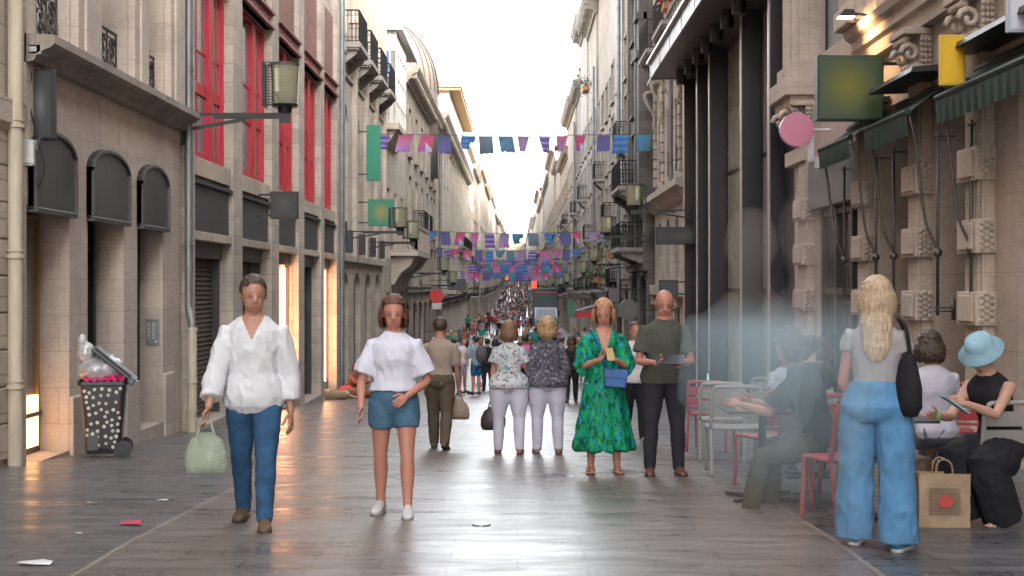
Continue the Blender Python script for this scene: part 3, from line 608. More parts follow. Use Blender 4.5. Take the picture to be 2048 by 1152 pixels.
# ================================================================= generic street houses
def house(side, u0, u1, top, mat, label, off=0.0, bays=3, floors=((2.0, 2.6), (5.6, 2.4), (8.8, 2.0)), gz=None, gf=3.0, shop='arch', surr=1, balc=(), pil=False,
          roof=None, corn=1.0, near=True, kinds=('french', 'shut', 'sash'), seed=0, chim=0, mass=9, shopcol=None):
    rr = random.Random(seed * 7 + int(u0)); f = Fac(side, (5.2 if side < 0 else 5.0) - off)
    gz = min(g(u0), g(u1)) if gz is None else gz
    r = tag(empty('stone_house', (side * (f.X), (u0 + u1) / 2, gz)), label, 'building')
    bw = (u1 - u0) / bays; ww = min(1.5, bw * .52); holes = []; kd = []
    base = gz - .6
    for i in range(bays):
        c = u0 + bw * (i + .5)
        for (z, hh) in floors: holes.append((c - ww / 2, c + ww / 2, gz + z + (gf - 2), gz + z + (gf - 2) + hh, 0, .13)); kd.append(rr.choice(kinds))
        sw = min(bw * .66, 3); rise = .5 if shop == 'arch' else 0
        holes.append((c - sw / 2, c + sw / 2, base + .2, gz + gf - .1, rise, .2)); kd.append('shop')
    a = MB(); wall(a, f, u0, u1, base, top, holes, .35, mass); a.build('wall', mat, r)
    for h_, k in zip(holes, kd):
        place_window(r, f, h_[0], h_[1], h_[2] if k != 'shop' else gz - .1, h_[3], h_[5], k, h_[4], None if k != 'shop' else (shopcol or IRON), rr.choice((GLASS, CURT, GLASS)) if k != 'shop' else GLASS)
    if near:
        a = MB()
        for h_, k in zip(holes, kd):
            if k != 'shop': surround(a, f, h_[0], h_[1], h_[2], h_[3], surr if h_[2] < gz + gf + 3 else 0)
        fbox(a, f, u0, u1, gz + gf + .05, gz + gf + .3, 0, .16); fbox(a, f, u0, u1, gz + gf + .3, gz + gf + .36, 0, .22)
        a.build('window_surrounds', mat, r)
    if shop == 'sign':
        for i in range(bays):
            c = u0 + bw * (i + .5); a = MB(); fbox(a, f, c - bw * .4, c + bw * .4, gz + gf - .1, gz + gf + .45, .0, .16)
            a.build('shop_fascia', paint('fascia_%d' % rr.randrange(5), rr.choice(((.03, .03, .035), (.12, .02, .02), (.02, .05, .09), (.3, .28, .25), (.02, .07, .05))), .4), r)
    if pil:
        for i in range(bays + 1):
            a = MB(); c = min(max(u0 + bw * i, u0 + .25), u1 - .25); fbox(a, f, c - .22, c + .22, gz + gf + .36, top - .1, 0, .14); fbox(a, f, c - .24, c + .24, top - .55, top - .1, 0, .22); a.build('pilaster', mat, r)
    cornice(r, f, u0, u1, top - .1, mat, corn, near)
    for (i, fl, wd, orn) in balc:
        c = u0 + bw * (i + .5); z = gz + floors[fl][0] + gf - 2; balcony(r, f, c - wd / 2, c + wd / 2, z - .02, .6, orn)
    H0 = top + .5 * corn
    if roof:
        a = MB(); rm = {'tile': TILE, 'slate': SLATE, 'zinc': ZROOF}[roof]
        hh = 1.3 if roof == 'tile' else 2.4; bk = -4.5 if roof == 'tile' else -1.2
        a.prism([f.P(u0, H0, .42 * corn if roof == 'tile' else -.1), f.P(u0, H0 + .1, .44 * corn if roof == 'tile' else -.1), f.P(u0, H0 + hh, bk), f.P(u0, H0 + hh, -mass), f.P(u0, H0, -mass)], (0, u1 - u0, 0))
        a.build('roof', rm, r)
        if roof == 'slate':
            for i in range(bays):
                c = u0 + bw * (i + .5); a = MB(); fbox(a, f, c - .55, c + .55, H0, H0 + 1.5, -1.4, -.05); a.prism([f.P(c - .7, H0 + 1.5, .05), f.P(c + .7, H0 + 1.5, .05), f.P(c, H0 + 2.0, .05)], f.P(0, 0, -1.4) - f.P(0, 0, 0)); a.build('dormer', mat, r)
    for k in range(chim):
        u = u0 + (u1 - u0) * (k + .3 + .3 * rr.random()) / max(1, chim); a = MB(); fbox(a, f, u - .5, u + .5, H0 + .3, H0 + 2.6, -2.4, -1.6); fbox(a, f, u - .6, u + .6, H0 + 2.6, H0 + 2.75, -2.5, -1.5)
        for j in (-.3, 0, .3): a.cyl(f.P(u + j, H0 + 2.7, -2), f.P(u + j, H0 + 3.15, -2), .12, .09, 8)
        a.build('chimney', TILE if rr.random() < .5 else mat, r)
    return r, f, gz
A5 = ((2.0, 2.5), (5.3, 2.3), (8.4, 2.2), (11.4, 1.9))
house(-1, 66, 83, 11.0, S_MIX[0], 'stone house with a deep stepped cornice just beyond the glazed oriel', 0, 4, ((1.6, 2.6), (5.2, 2.4), (8.6, 2.2)), balc=((1, 1, 2.4, 0), (2, 1, 2.4, 0)), roof='zinc', corn=1.3, seed=1, gf=3.6, surr=2)
# projecting stone loggia balcony on carved brackets under the oriel
lb = tag(empty('stone_balcony', (-5, 62, .6)), 'projecting pale stone balcony on carved scroll brackets behind the lamps on the left', 'balcony')
a = MB(); fbox(a, FL, 58.2, 66.2, 2.7, 2.95, 0, 1.15); profile(a, FL, [(0, 1.5), (.15, 1.55), (.4, 2.0), (.8, 2.3), (1.0, 2.7), (0, 2.7)], 58.5, 59.1); profile(a, FL, [(0, 1.5), (.15, 1.55), (.4, 2.0), (.8, 2.3), (1.0, 2.7), (0, 2.7)], 65.2, 65.8); profile(a, FL, [(0, 1.9), (.5, 2.3), (.7, 2.7), (0, 2.7)], 59.1, 65.2); a.build('slab', S_L3, lb)
a = MB(); fbox(a, FL, 58.3, 66.1, 3.85, 4.0, .95, 1.12)
for u in [58.3 + i * .3 for i in range(27)]: fbox(a, FL, u, u + .13, 2.95, 3.85, .98, 1.1)
a.box(-5.2, -4.1, 58.3, 58.42, 3.85, 4.0)
for k in range(5): a.box(-5.1 + k * .22, -4.98 + k * .22, 58.3, 58.42, 2.95, 3.85)
a.build('balustrade', stone('balustrade_stone', (.42, .34, .27), 3, 3, .003, .5, .1, 47), lb)
house(-1, 83, 90, 11.2, S_MIX[3], 'narrow stone house with zinc dormers before the white fluted building', 0, 2, ((2, 2.5), (5.6, 2.3), (8.6, 1.6)), roof='zinc', corn=1.2, seed=2, gf=3.4)
r5, f5, _ = house(-1, 90, 146, 11.6, S_L5, 'long white fluted building with dark iron balconies, beyond the stone houses on the left', 0, 14, ((2, 3.4), (6.6, 3.6)), pil=True, corn=1.6, seed=3, gf=3.4, shop='sign', balc=[(i, 1, 3.4, 0) for i in (8, 9, 10, 11, 12, 13)])
a = MB(); ff = Fac(-1, 5.5); wall(a, ff, 115, 146, 12.2, 17.2, [(117 + i * 3.7, 118.4 + i * 3.7, 13.2, 15.8, 0, .3) for i in range(8)], .3, 7); a.build('attic_storey', S_L5, r5)
for i in range(8): place_window(r5, ff, 117 + i * 3.7, 118.4 + i * 3.7, 13.2, 15.8, .3, 'sash')
a = MB(); fbox(a, ff, 114.4, 146.4, 17.2, 17.4, -7, .9); a.build('eave', stone('eave_warm', (.5, .33, .17), 2, 1, .004, .2, .1, 48), r5)
a = MB(); a.prism([ff.P(114.2, 17.4, 1), ff.P(114.2, 17.5, 1), ff.P(114.2, 18.3, -2.5), ff.P(114.2, 17.4, -7.2)], (0, 32.4, 0)); a.build('roof', TILE, r5)
LH = [(146, 165, 15.6, 0, 4, 'tile', 1, .0), (165, 190, 15.0, 1, 5, 'slate', 1, -.1), (190, 215, 16.8, 2, 5, 'tile', 2, .2), (215, 250, 16.4, 3, 6, 'zinc', 1, .1), (250, 300, 17.4, 4, 7, 'tile', 2, .3), (300, 355, 16.6, 0, 7, 'slate', 2, .2), (355, 430, 17.2, 2, 8, 'tile', 3, .4), (430, 530, 19.5, 3, 9, 'slate', 3, .2), (530, 640, 21, 4, 9, 'tile', 3, .3), (640, 800, 22, 1, 10, 'tile', 3, .2)]
ORD = ['first', 'second', 'third', 'fourth', 'fifth', 'sixth', 'seventh', 'eighth', 'ninth', 'last']
for i, (u0, u1, tp, mi, nb, rf, ch, off) in enumerate(LH):
    bl = [(j, 1, 2.4, 0) for j in range(0, nb, 2)] + [(j, 0, 2.2, 0) for j in range(1, nb, 3)]
    house(-1, u0, u1, tp, S_MIX[mi], ORD[i] + ' ' + ('tile' if rf == 'tile' else rf) + ' roofed stone house beyond the white fluted building on the left', off, nb, A5, roof=rf, corn=1.3, seed=i + 10, gf=3.6, shop='sign', balc=bl, chim=ch, near=u0 < 330)
# ================================================================= RIGHT SIDE
# R2 arched building past the black one
def arched_house():
    f = FR; r = tag(empty('stone_building', (5, 46, g(46))), 'tan stone building with small round arches between the black canopy and the soot dark piers', 'building')
    a = MB(); holes = []
    for i in range(4):
        u = 41.3 + i * 2.6
        holes += [(u, u + 1.5, g(46) - .8, .9, 0, .2), (u + .2, u + 1.3, 1.7, 3.7, .5, .15), (u + .2, u + 1.25, 5.1, 7.4, 0, .15), (u + .2, u + 1.25, 9.3, 11.6, 0, .3), (u + .2, u + 1.25, 12.7, 14.4, 0, .3)]
    wall(a, f, 40.8, 51.7, -4, 15.6, holes, .35); a.build('wall', S_R2, r)
    for h_ in holes: place_window(r, f, h_[0], h_[1], h_[2], h_[3], h_[5], 'french' if h_[3] - h_[2] < 2.6 else 'shop', h_[4], IRON if h_[3] < 1 else WOODB)
    a = MB(); v = 5
    while v < 15:
        for u in (41, 43.2, 45.8, 48.4, 51.0): fbox(a, f, u - .02, u + .42, v, v + .30, -.01, .1)
        v += .34
    fbox(a, f, 40.85, 51.6, 1.15, 1.5, 0, .22); 
    for i in range(5): fbox(a, f, 41 + i * 2.55, 41.25 + i * 2.55, .8, 1.15, 0, .18)
    a.build('quoins', S_R2, r, bevel=.02)
    a = MB(); profile(a, f, [(-.02, 4.0), (.1, 4.05), (.25, 4.3), (.45, 4.4), (.45, 4.6), (-.02, 4.64)], 40.85, 51.65); profile(a, f, [(-.02, 8.5), (.3, 8.7), (.3, 8.85), (-.02, 8.9)], 40.85, 51.65); a.build('string_course', S_R2, r)
    for h_ in holes:
        if 5 < h_[2] < 5.3:
            b = MB()
            for k in range(9): b.tube([f.P(h_[0] + .05 + k * .117, 5.1, -.05), f.P(h_[0] + .05 + k * .117, 5.95, -.05)], .014, 4)
            b.tube([f.P(h_[0], 5.95, -.05), f.P(h_[1], 5.95, -.05)], .02, 4); b.tube([f.P(h_[0], 5.5, -.05), f.P(h_[1], 5.5, -.05)], .014, 4); b.build('window_rail', IRON, r)
            b = MB(); c = (h_[0] + h_[1]) / 2; u = h_[1] + .4
            b.tube(spline([f.P(u, 8.4, .1), f.P(u, 8.3, .45), f.P(u, 7.9, .35), f.P(u, 7.5, .12), f.P(u, 7.1, .16), f.P(u, 7.0, .05)]), [.065] * 10 + [.055] * 8 + [.04] * 8, 8); b.build('scroll_bracket', S_R2, r, smooth=True)
    cornice(r, f, 40.8, 51.7, 15.4, S_R2, 1.2)
    for i in range(2):
        o = balcony(r, f, 41.5 + i * 5, 44.5 + i * 5, 9.25, .8, 0)
    return r
arched_house()
drainpipe(FR, 44.6, 4.6, 15, .2, .07, ZINC, 'blue grey drainpipe on the upper storeys just past the black canopy', 'drainpipe')
# R3 soot-stained pier building
r3, f3r, _ = house(1, 51.9, 60, 17.5, S_R3, 'soot blackened stone house with heavy piers and an ornate corner balcony on the right', .25, 2, A5, surr=1, roof='slate', corn=1.6, seed=31, gf=4.2, kinds=('french',), pil=True)
for zz in (5.2, 2.9):
    balcony(r3, f3r, 53.0, 57.4, zz, 1.0, 1)
a = MB()
for u in (53.3, 56.6): a.prism([f3r.P(u, 5.05), f3r.P(u, 5.05, .95), f3r.P(u, 4.8, .9), f3r.P(u, 4.55, .45), f3r.P(u, 4.0, .12), f3r.P(u, 3.9)], (0, .4, 0))
fbox(a, f3r, 51.95, 52.9, 4.6, 17, 0, .32); fbox(a, f3r, 51.93, 52.95, 11.2, 11.5, 0, .45); fbox(a, f3r, 51.93, 52.95, 9.8, 10.1, 0, .42); a.build('corner_pier', S_R3, r3, bevel=.02)
RH = [(60, 66, 18.0, 1, 2, 'slate', 1, .05, 1.7), (66, 74, 17.4, 4, 2, 'tile', 1, .15, 1.4), (74, 88, 19.2, 3, 4, 'slate', 2, .0, 1.6), (88, 98, 18.4, 0, 3, 'tile', 1, .12, 1.8), (98, 108, 19.6, 4, 3, 'tile', 1, .2, 1.6), (108, 118, 16.4, 1, 3, 'slate', 1, .1, 1.4), (118, 136, 16.4, 2, 4, 'tile', 1, .2, 1.5),
      (136, 160, 14.0, 3, 5, 'tile', 1, .1, 1.3), (160, 182, 15.4, 0, 5, 'slate', 2, .15, 1.4), (182, 215, 18.6, 3, 6, 'tile', 2, .3, 1.4), (215, 262, 17.6, 1, 7, 'slate', 2, .1, 1.4), (262, 310, 17.0, 0, 7, 'tile', 2, .25, 1.4), (310, 362, 22, 3, 7, 'tile', 2, .3, 1.4), (362, 440, 18.5, 4, 8, 'slate', 2, .3, 1.4), (440, 540, 22.5, 2, 9, 'tile', 3, .3, 1.4), (540, 640, 23, 0, 9, 'tile', 2, .2, 1.4), (640, 800, 24, 1, 10, 'tile', 2, .2, 1.4)]
NUM = ['first', 'second', 'third', 'fourth', 'fifth', 'sixth', 'seventh', 'eighth', 'ninth', 'tenth', 'eleventh', 'twelfth', 'thirteenth', 'fourteenth', 'fifteenth', 'sixteenth', 'last']
for i, (u0, u1, tp, mi, nb, rf, ch, off, cn) in enumerate(RH):
    rr = random.Random(i)
    bl = [(j, rr.randrange(2), 2.4 if nb > 2 else 2.8, 1 if i < 3 and j == 0 else 0) for j in range(nb) if rr.random() < .7] + [(j, 2, 2.2, 0) for j in range(nb) if rr.random() < .4]
    house(1, u0, u1, tp, S_MIX[mi], NUM[i] + ' ' + rf + ' roofed stone house beyond the soot blackened one on the right', off, nb, A5, roof=rf, corn=cn, seed=i + 50, gf=3.8, shop='sign' if i % 2 else 'arch', balc=bl, chim=ch, near=u0 < 330, surr=1 + i % 2)
for u, v1 in ((66.0, 16), (74.0, 15.5), (88, 17), (108, 15)):
    pass
for u, lb_ in ((65.9, 'nearest long grey drainpipe on the soot stained houses at right'), (87.8, 'farther long grey drainpipe high on the right houses'), (117.6, 'farthest grey drainpipe where the right roofline steps down')):
    drainpipe(Fac(1, 4.8), u, 0, 15, .12, .09, ZINC, lb_)
drainpipe(Fac(-1, 5.0), 89.8, -1, 11, .12, .09, ZINC, 'dark green drainpipe between the dormer house and the white fluted building')
# end of the street: pedimented gate house
pg = tag(empty('gate_building', (0, 800, g(800))), 'small pedimented stone building closing the far end of the street', 'building')
a = MB(); a.box(-9, 9, 800, 812, 0, 20.5); a.prism([(-9.8, 799, 21.4), (9.8, 799, 21.4), (0, 799, 26)], (0, 13, 0)); a.box(-9.8, 9.8, 799, 812, 20.5, 21.4)
for x in (-7.5, -3.7, 3.1, 6.9): a.box(x, x + .8, 799.2, 800, 6, 20.5)
a.build('walls', stone('gate_stone', (.20, .15, .105), .9, .4, .005, .4, .1, 60), pg); a = MB(); a.prism([(-10.2, 798.6, 21.4), (0, 798.6, 26.3), (0, 798.6, 26.7), (-10.4, 798.6, 21.6)], (0, 13.5, 0)); a.prism([(10.2, 798.6, 21.4), (0, 798.6, 26.3), (0, 798.6, 26.7), (10.4, 798.6, 21.6)], (0, 13.5, 0)); a.build('roof', TILE, pg)
a = MB()
for x in (-5.5, -.6, 4.8): a.box(x, x + 1.4, 799.8, 800.1, 12, 16)
a.build('windows', GLASS, pg)
# ---- R1 black modern building
r = tag(empty('modern_building', (5, 33, g(33))), 'black modern shop building with tall fins and a deep canopy with downlights', 'building')
a = MB(); wall(a, Fac(1, 5.16), 25.7, 40.7, -4, 12, [(p, q, g(38), 7.2, 0, .05) for p, q in ((27.2, 29.9), (30.5, 34.9), (35.5, 37.2), (37.9, 40.2))], .15); a.build('wall', DARK, r)
a = MB(); f = Fac(1, 5.16)
for p, q in ((27.2, 29.9), (30.5, 34.9), (35.5, 37.2), (37.9, 40.2)): fbox(a, f, p, q, g(38), 7.2, -.045, -.02)
a.build('shop_glass', glassy('shop_glass_green', (.30, .30, .23), .12, .35), r)
a = MB()
for p, q in ((27.2, 29.9), (30.5, 34.9), (35.5, 37.2), (37.9, 40.2)):
    for v in (1.35, 1.3 + 2.9): fbox(a, f, p, q, v, v + .07, -.02, .02)
    fbox(a, f, (p + q) / 2 - .04, (p + q) / 2 + .04, g(38), 1.35, -.02, .01)
a.build('transoms', IRON, r)
lite = paint('fin_edge_lit', (.42, .34, .30), .35, .4)  # paler paint puts the light caught by the fins' street edges into colour
for u, X in ((26.75, 4.75), (30.1, 4.75), (35.1, 4.75), (37.5, 4.75), (40.45, 4.75)):
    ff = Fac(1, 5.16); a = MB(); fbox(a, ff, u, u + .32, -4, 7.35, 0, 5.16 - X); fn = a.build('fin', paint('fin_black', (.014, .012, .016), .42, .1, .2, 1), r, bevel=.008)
    b = MB(); fbox(b, ff, u - .01, u + .12, -4, 7.35, 5.16 - X, 5.16 - X + .03); b.build('lit_edge_strip', lite, fn)
a = MB(); fbox(a, Fac(1, 5), 25.75, 26.7, -4, 7.4, -.14, -.02); a.build('end_panel', paint('panel_violet', (.020, .018, .028), .35, .1, .15, 1), r)
a = MB(); a.box(3.85, 5.6, 25.75, 40.8, 7.42, 7.52); a.build('canopy_soffit', paint('soffit', (.10, .10, .11), .4, .2, .1, .7), r)
a = MB(); a.box(3.80, 3.86, 25.7, 40.85, 7.40, 7.82); a.box(3.86, 5.3, 40.79, 40.85, 7.40, 7.82); 
for k in range(6): a.box(3.79, 3.80, 28 + k * 2.5, 28.02 + k * 2.5, 7.41, 7.8)
a.build('canopy_fascia', paint('fascia_metal', (.22, .21, .205), .4, .3, .1, 1), r)
a = MB(); a.box(3.7, 3.9, 25.6, 40.9, 7.82, 7.9); a.box(3.8, 5.3, 25.7, 40.8, 7.83, 7.89); a.build('canopy_flashing', paint('flashing', (.5, .5, .5), .4, .5), r)
for u in (39.2, 37.3, 35.6, 33.9, 32.3, 30.7, 29.0, 27.3):
    a = MB(); a.cyl((4.52, u, 7.43), (4.52, u, 7.02), .15, .15, 20); a.build('downlight', BLACKP, r, auto=40)
a = MB()
for k in range(16): fbox(a, Fac(1, 5.16), 30.6 + k * .1, 30.65 + k * .1, g(33), 1.3, .0, .06)
a.build('ribbed_screen', paint('rib_alu', (.42, .40, .37), .4, .4), r)
a = MB(); a.box(4.87, 4.9, 36, 36.5, -.95, -.78); tag(a.build('exit_sign', glow('green_exit', (.1, .6, .35), .35), None, loc=(4.88, 36.2, -.9)), 'small green sign low in the glazing of the black building', 'sign')
# upper storeys above canopy, set flush with street
a = MB(); holes = [(26.8 + i * 2.8, 28.2 + i * 2.8, 9.2, 11.8, 0, .3) for i in range(5)] + [(26.8 + i * 2.8, 28.2 + i * 2.8, 13, 15, 0, .3) for i in range(5)]
r_ = tag(empty('stone_house', (4.7, 33, 8)), 'stone upper storeys with flower boxes standing over the black canopy', 'building')
wall(a, Fac(1, 4.7), 25.7, 40.7, 8.0, 16.5, holes, .3, 8); a.build('wall', S_MIX[0], r_)
for h_ in holes: place_window(r_, Fac(1, 4.7), h_[0], h_[1], h_[2], h_[3], .3, 'french')
a = MB(); 
for k in range(24): fbox(a, Fac(1, 4.7), 26.4 + k * .6, 26.6 + k * .6, 8.3, 9.1, .2, .45)
fbox(a, Fac(1, 4.7), 25.75, 40.7, 8.05, 8.3, -.01, .5); fbox(a, Fac(1, 4.7), 25.75, 40.7, 9.1, 9.25, .15, .5); a.build('balustrade', S_MIX[4], r_)
for k, (u, lab) in enumerate(((40.2, 'leftmost'), (38.6, 'middle'), (36.4, 'rightmost'))):
    fb = tag(empty('flower_box', (4.2, u, 9.25)), lab + ' box of red geraniums on the balustrade over the black canopy', 'flower box', 'flower boxes above the canopy')
    a = MB(); a.box(4.1, 4.35, u - .35, u + .35, 9.26, 9.46); a.build('box', TERRA, fb)
    a = MB(); b = MB(); rr = random.Random(k)
    for j in range(160):
        p = Vector((4.2 + rr.gauss(-.05, .12), u + rr.uniform(-.45, .45), 9.5 + rr.gauss(.15, .16))); s_ = .05
        d1 = Vector((rr.gauss(0, 1), rr.gauss(0, 1), rr.gauss(0, 1))).normalized() * s_; d2 = d1.orthogonal().normalized() * s_
        (a if j % 4 else b).quad(p - d1, p - d2, p + d1, p + d2)
    a.build('leaves', LEAF, fb); b.build('blooms', PINKF, fb)
# ---- R0 carved building with awnings
r = tag(empty('carved_building', (5, 18, g(18))), 'carved beige stone building with banded pilasters, green awnings and cafe tables in front', 'building'); R0 = r
f = FR; OPN = [(11.4, 14.2, 0, .25), (15.5, 17.05, 0, .75), (17.75, 19.65, 0, .75), (20.45, 23.7, 0, .2)]
a = MB(); holes = [(p, q, -1.2, 3.9 if i != 3 else 3.75, 0, dp_) for i, (p, q, _, dp_) in enumerate(OPN)]
holes += [(-24 + i * 5.8, -20.5 + i * 5.8, -.2, 3.8, 0, .3) for i in range(6)]
holes += [(20.9, 24.4, 5.3, 8.4, 1.6, .35), (15.9, 19.2, 5.3, 8.4, 1.4, .35), (10.9, 14, 5.3, 8.4, 1.4, .35)] + [(-24 + i * 5.8, -21 + i * 5.8, 5.3, 8.4, 1.4, .35) for i in range(6)]
holes += [(-24 + i * 3.5, -22.4 + i * 3.5, 10.4, 13, 0, .3) for i in range(14)]
wall(a, f, -28, 25.65, -2, 17, holes, .35); a.build('wall', S_R0, r)
cornice(r, f, -28, 25.6, 16.6, S_R0, 1.4)
for h_ in holes[4:]: place_window(r, f, h_[0], h_[1], h_[2], h_[3], h_[5], 'french' if h_[4] == 0 else 'sash', h_[4], IRON, glassy('sky_glass', (.22, .24, .25), .04, .2) if h_[4] else GLASS)
# glazing
gg = glassy('cafe_glass', (.035, .035, .035), .05)
def glazed(p, q, w_, top, mull, name, gm=gg, fm=None):
    a = MB(); fbox(a, f, p, q, g(p) + .02, top, w_ - .03, w_); o = a.build(name + '_glass', gm, r)
    b = MB()
    for u in mull: fbox(b, f, u, u + .12, g(p), top, w_, w_ + .1)
    for v in (1.35, top - .12): fbox(b, f, p, q, v, v + .1, w_ + .01, w_ + .085)
    b.build(name + '_frame', fm or paint('green_black', (.035, .05, .048), .35), r, bevel=.004)
glazed(11.4, 14.2, -.2, 3.9, (11.4, 12.6, 13.5, 14.08), 'cafe_window')
glazed(15.5, 17.05, -.72, 3.9, (15.5, 16.2, 16.93), 'cafe_window'); glazed(17.75, 19.65, -.72, 3.9, (17.75, 18.6, 19.53), 'cafe_window')
glazed(20.45, 23.7, -.16, 2.75, (20.45, 21.5, 22.6, 23.58), 'entrance', glassy('plum_glass', (.10, .07, .075), .08, .3))
a = MB(); fbox(a, f, 20.3, 23.85, 2.75, 3.55, -.18, .12); a.build('grey_header', paint('header_grey', (.13, .13, .125), .5, 0, .15, .8, .4, .3), r, bevel=.01)
a = MB(); fbox(a, f, 20.3, 24.2, 3.6, 4.5, -.01, .05); a.build('plaster_band', paint('pink_plaster', (.42, .33, .29), .8, 0, .1, 1, .3, .2), r)
a = MB(); fbox(a, f, 12.7, 12.76, .4, 3.4, -.17, -.13); a.build('green_neon', glow('neon_green', (.03, .7, .12), .22), r)
a = MB()
for k in range(5): fbox(a, f, 11.75 + k * .16, 11.83 + k * .16, .0, 1.2 + .1 * (k % 2), -.19, -.14)
a.build('copper_column', paint('copper_shine', (.75, .38, .18), .15, 1), r)
# pilasters: fluted shafts, banded blocks, pearl panels, capitals
PP = [(14.85, 15.5), (17.1, 17.75), (19.72, 20.4), (23.9, 24.7), (9.9, 10.8), (5, 5.8)]
for n_, (p, q) in enumerate(PP):
    a = MB(); gz = g(p); W_ = q - p
    fbox(a, f, p, q, gz - .1, gz + .62, -.01, .26); fbox(a, f, p + .03, q - .03, gz + .62, gz + .72, -.01, .22)
    fbox(a, f, p + .06, q - .06, gz + .7, 4.1, -.01, .13)
    k = 0; u = p + .1
    while u < q - .12: fbox(a, f, u, u + .03, gz + .7, 4.05, .13, .155); u += .06
    z = 2.60
    while z > gz + .75:
        fbox(a, f, p, q, z, z + .36, -.01, .215); fbox(a, f, p + .08, q - .08, z + .04, z + .32, .215, .24)
        z -= .765
    if n_ != 3: pass
    # capital
    fbox(a, f, p - .02, q + .02, 4.02, 4.1, -.01, .2); fbox(a, f, p - .02, q + .02, 4.52, 4.6, -.01, .36); fbox(a, f, p, q, 4.1, 4.52, -.01, .15)
    a.build('pilaster', S_R0, r, bevel=.012)
    b = MB()
    z = 2.60
    while z > gz + .75:
        for i in range(3):
            for j in range(5):
                x = 5 - .045 - .055 * i; b.ball((x, p - .008, z + .05 + j * .066 + (.033 if i % 2 else 0) * .9), .026, .022, .03, 8, 5)
        z -= .765
    for i in range(3):
        for j in range(6): b.ball((5 - .045 - .05 * i, p - .02, 4.13 + j * .064), .026, .022, .03, 8, 5)
    for s_ in (p + .1, q - .1):
        pts = [f.P(s_, 4.30 + (.13 - .011 * j) * math.sin(j * .7), .25 + (.12 - .010 * j) * math.cos(j * .7)) for j in range(11)]
        b.tube(pts, .035, 6)
    for j in range(5): b.ball(f.P(p + .12 + j * (W_ - .24) / 4, 4.12, .17), .07, .07, .09, 8, 5)
    b.tube([f.P(p + .1, 4.47, .3), f.P(q - .1, 4.47, .3)], .045, 8)
    b.build('carved_ornament', S_R0, r, smooth=True)
a = MB(); profile(a, f, [(-.02, 4.62), (.14, 4.62), (.16, 4.78), (.22, 4.82), (.22, 4.95), (.3, 5.0), (.34, 5.1), (-.02, 5.13)], -28, 20.4); profile(a, f, [(-.02, 9.2), (.2, 9.25), (.4, 9.6), (-.02, 9.7)], -28, 25.6); a.build('entablature', S_R0, r)
# arch springer and big arch trim near the black building
a = MB(); 
fbox(a, f, 23.9, 25.5, 4.7, 5.0, -.01, .5); fbox(a, f, 24.0, 25.4, 4.55, 4.7, -.01, .4); profile(a, f, [(-.01, 3.9), (.12, 3.95), (.2, 4.2), (.42, 4.55), (-.01, 4.55)], 24.1, 25.3); fbox(a, f, 24.0, 25.5, 5.0, 5.3, -.01, .35); fbox(a, f, 23.95, 25.55, 3.6, 3.85, -.01, .2)
for (p, q, v0, rise) in ((20.9, 24.4, 6.8, 1.6), (15.9, 19.2, 7.0, 1.4), (10.9, 14, 7.0, 1.4)):
    for t_, w0 in ((.0, .16), (.18, .26), (.34, .36)):
        ap = archpts(p - t_, q + t_, v0, rise + t_, 16); aq = archpts(p - t_ - .17, q + t_ + .17, v0, rise + t_ + .17, 16)
        for (c, d), (e, h_) in zip(zip(ap, ap[1:]), zip(aq, aq[1:])): a.prism([f.P(*c), f.P(*d), f.P(*h_), f.P(*e)], f.P(0, 0, w0) - f.P(0, 0, 0))
        for u in (p - t_ - .17, q + t_): fbox(a, f, u, u + .17, 5.15, v0, 0, w0)
a.build('arch_trim', S_R0, r, bevel=.01)
a = MB()
for j in range(7): a.ball(f.P(24.4 + .08 * j, 4.15 + .07 * (j % 3), .28 + .03 * (j % 2)), .11, .11, .13, 10, 6)
for s_ in (24.35, 25.0): a.tube([f.P(s_, 4.35 + (.16 - .013 * j) * math.sin(j * .7), .38 + (.14 - .012 * j) * math.cos(j * .7)) for j in range(11)], .045, 6)
for z in [x * .3 + 4.75 for x in range(0)]: pass
a.build('console_carving', S_R0, r, smooth=True)
for u in (19.6, 14.6):      # upper storey busts of scrolls
    a = MB(); a.box(4.55, 5.0, u, u + .9, 5.12, 5.4); a.box(4.62, 5, u + .1, u + .8, 5.4, 6.3); a.box(4.45, 5.0, u - .05, u + .95, 6.3, 6.5); a.build('pedestal', S_R0, r, bevel=.02)
    a = MB()
    for k in range(3): a.tube([Vector((4.55 - .08 * k + (.16 - .012 * j) * math.cos(j * .65), u + .2 + .25 * k, 5.95 - k * .1 + (.16 - .012 * j) * math.sin(j * .65))) for j in range(13)], .05, 6)
    a.build('scroll_carving', S_R0, r, smooth=True)
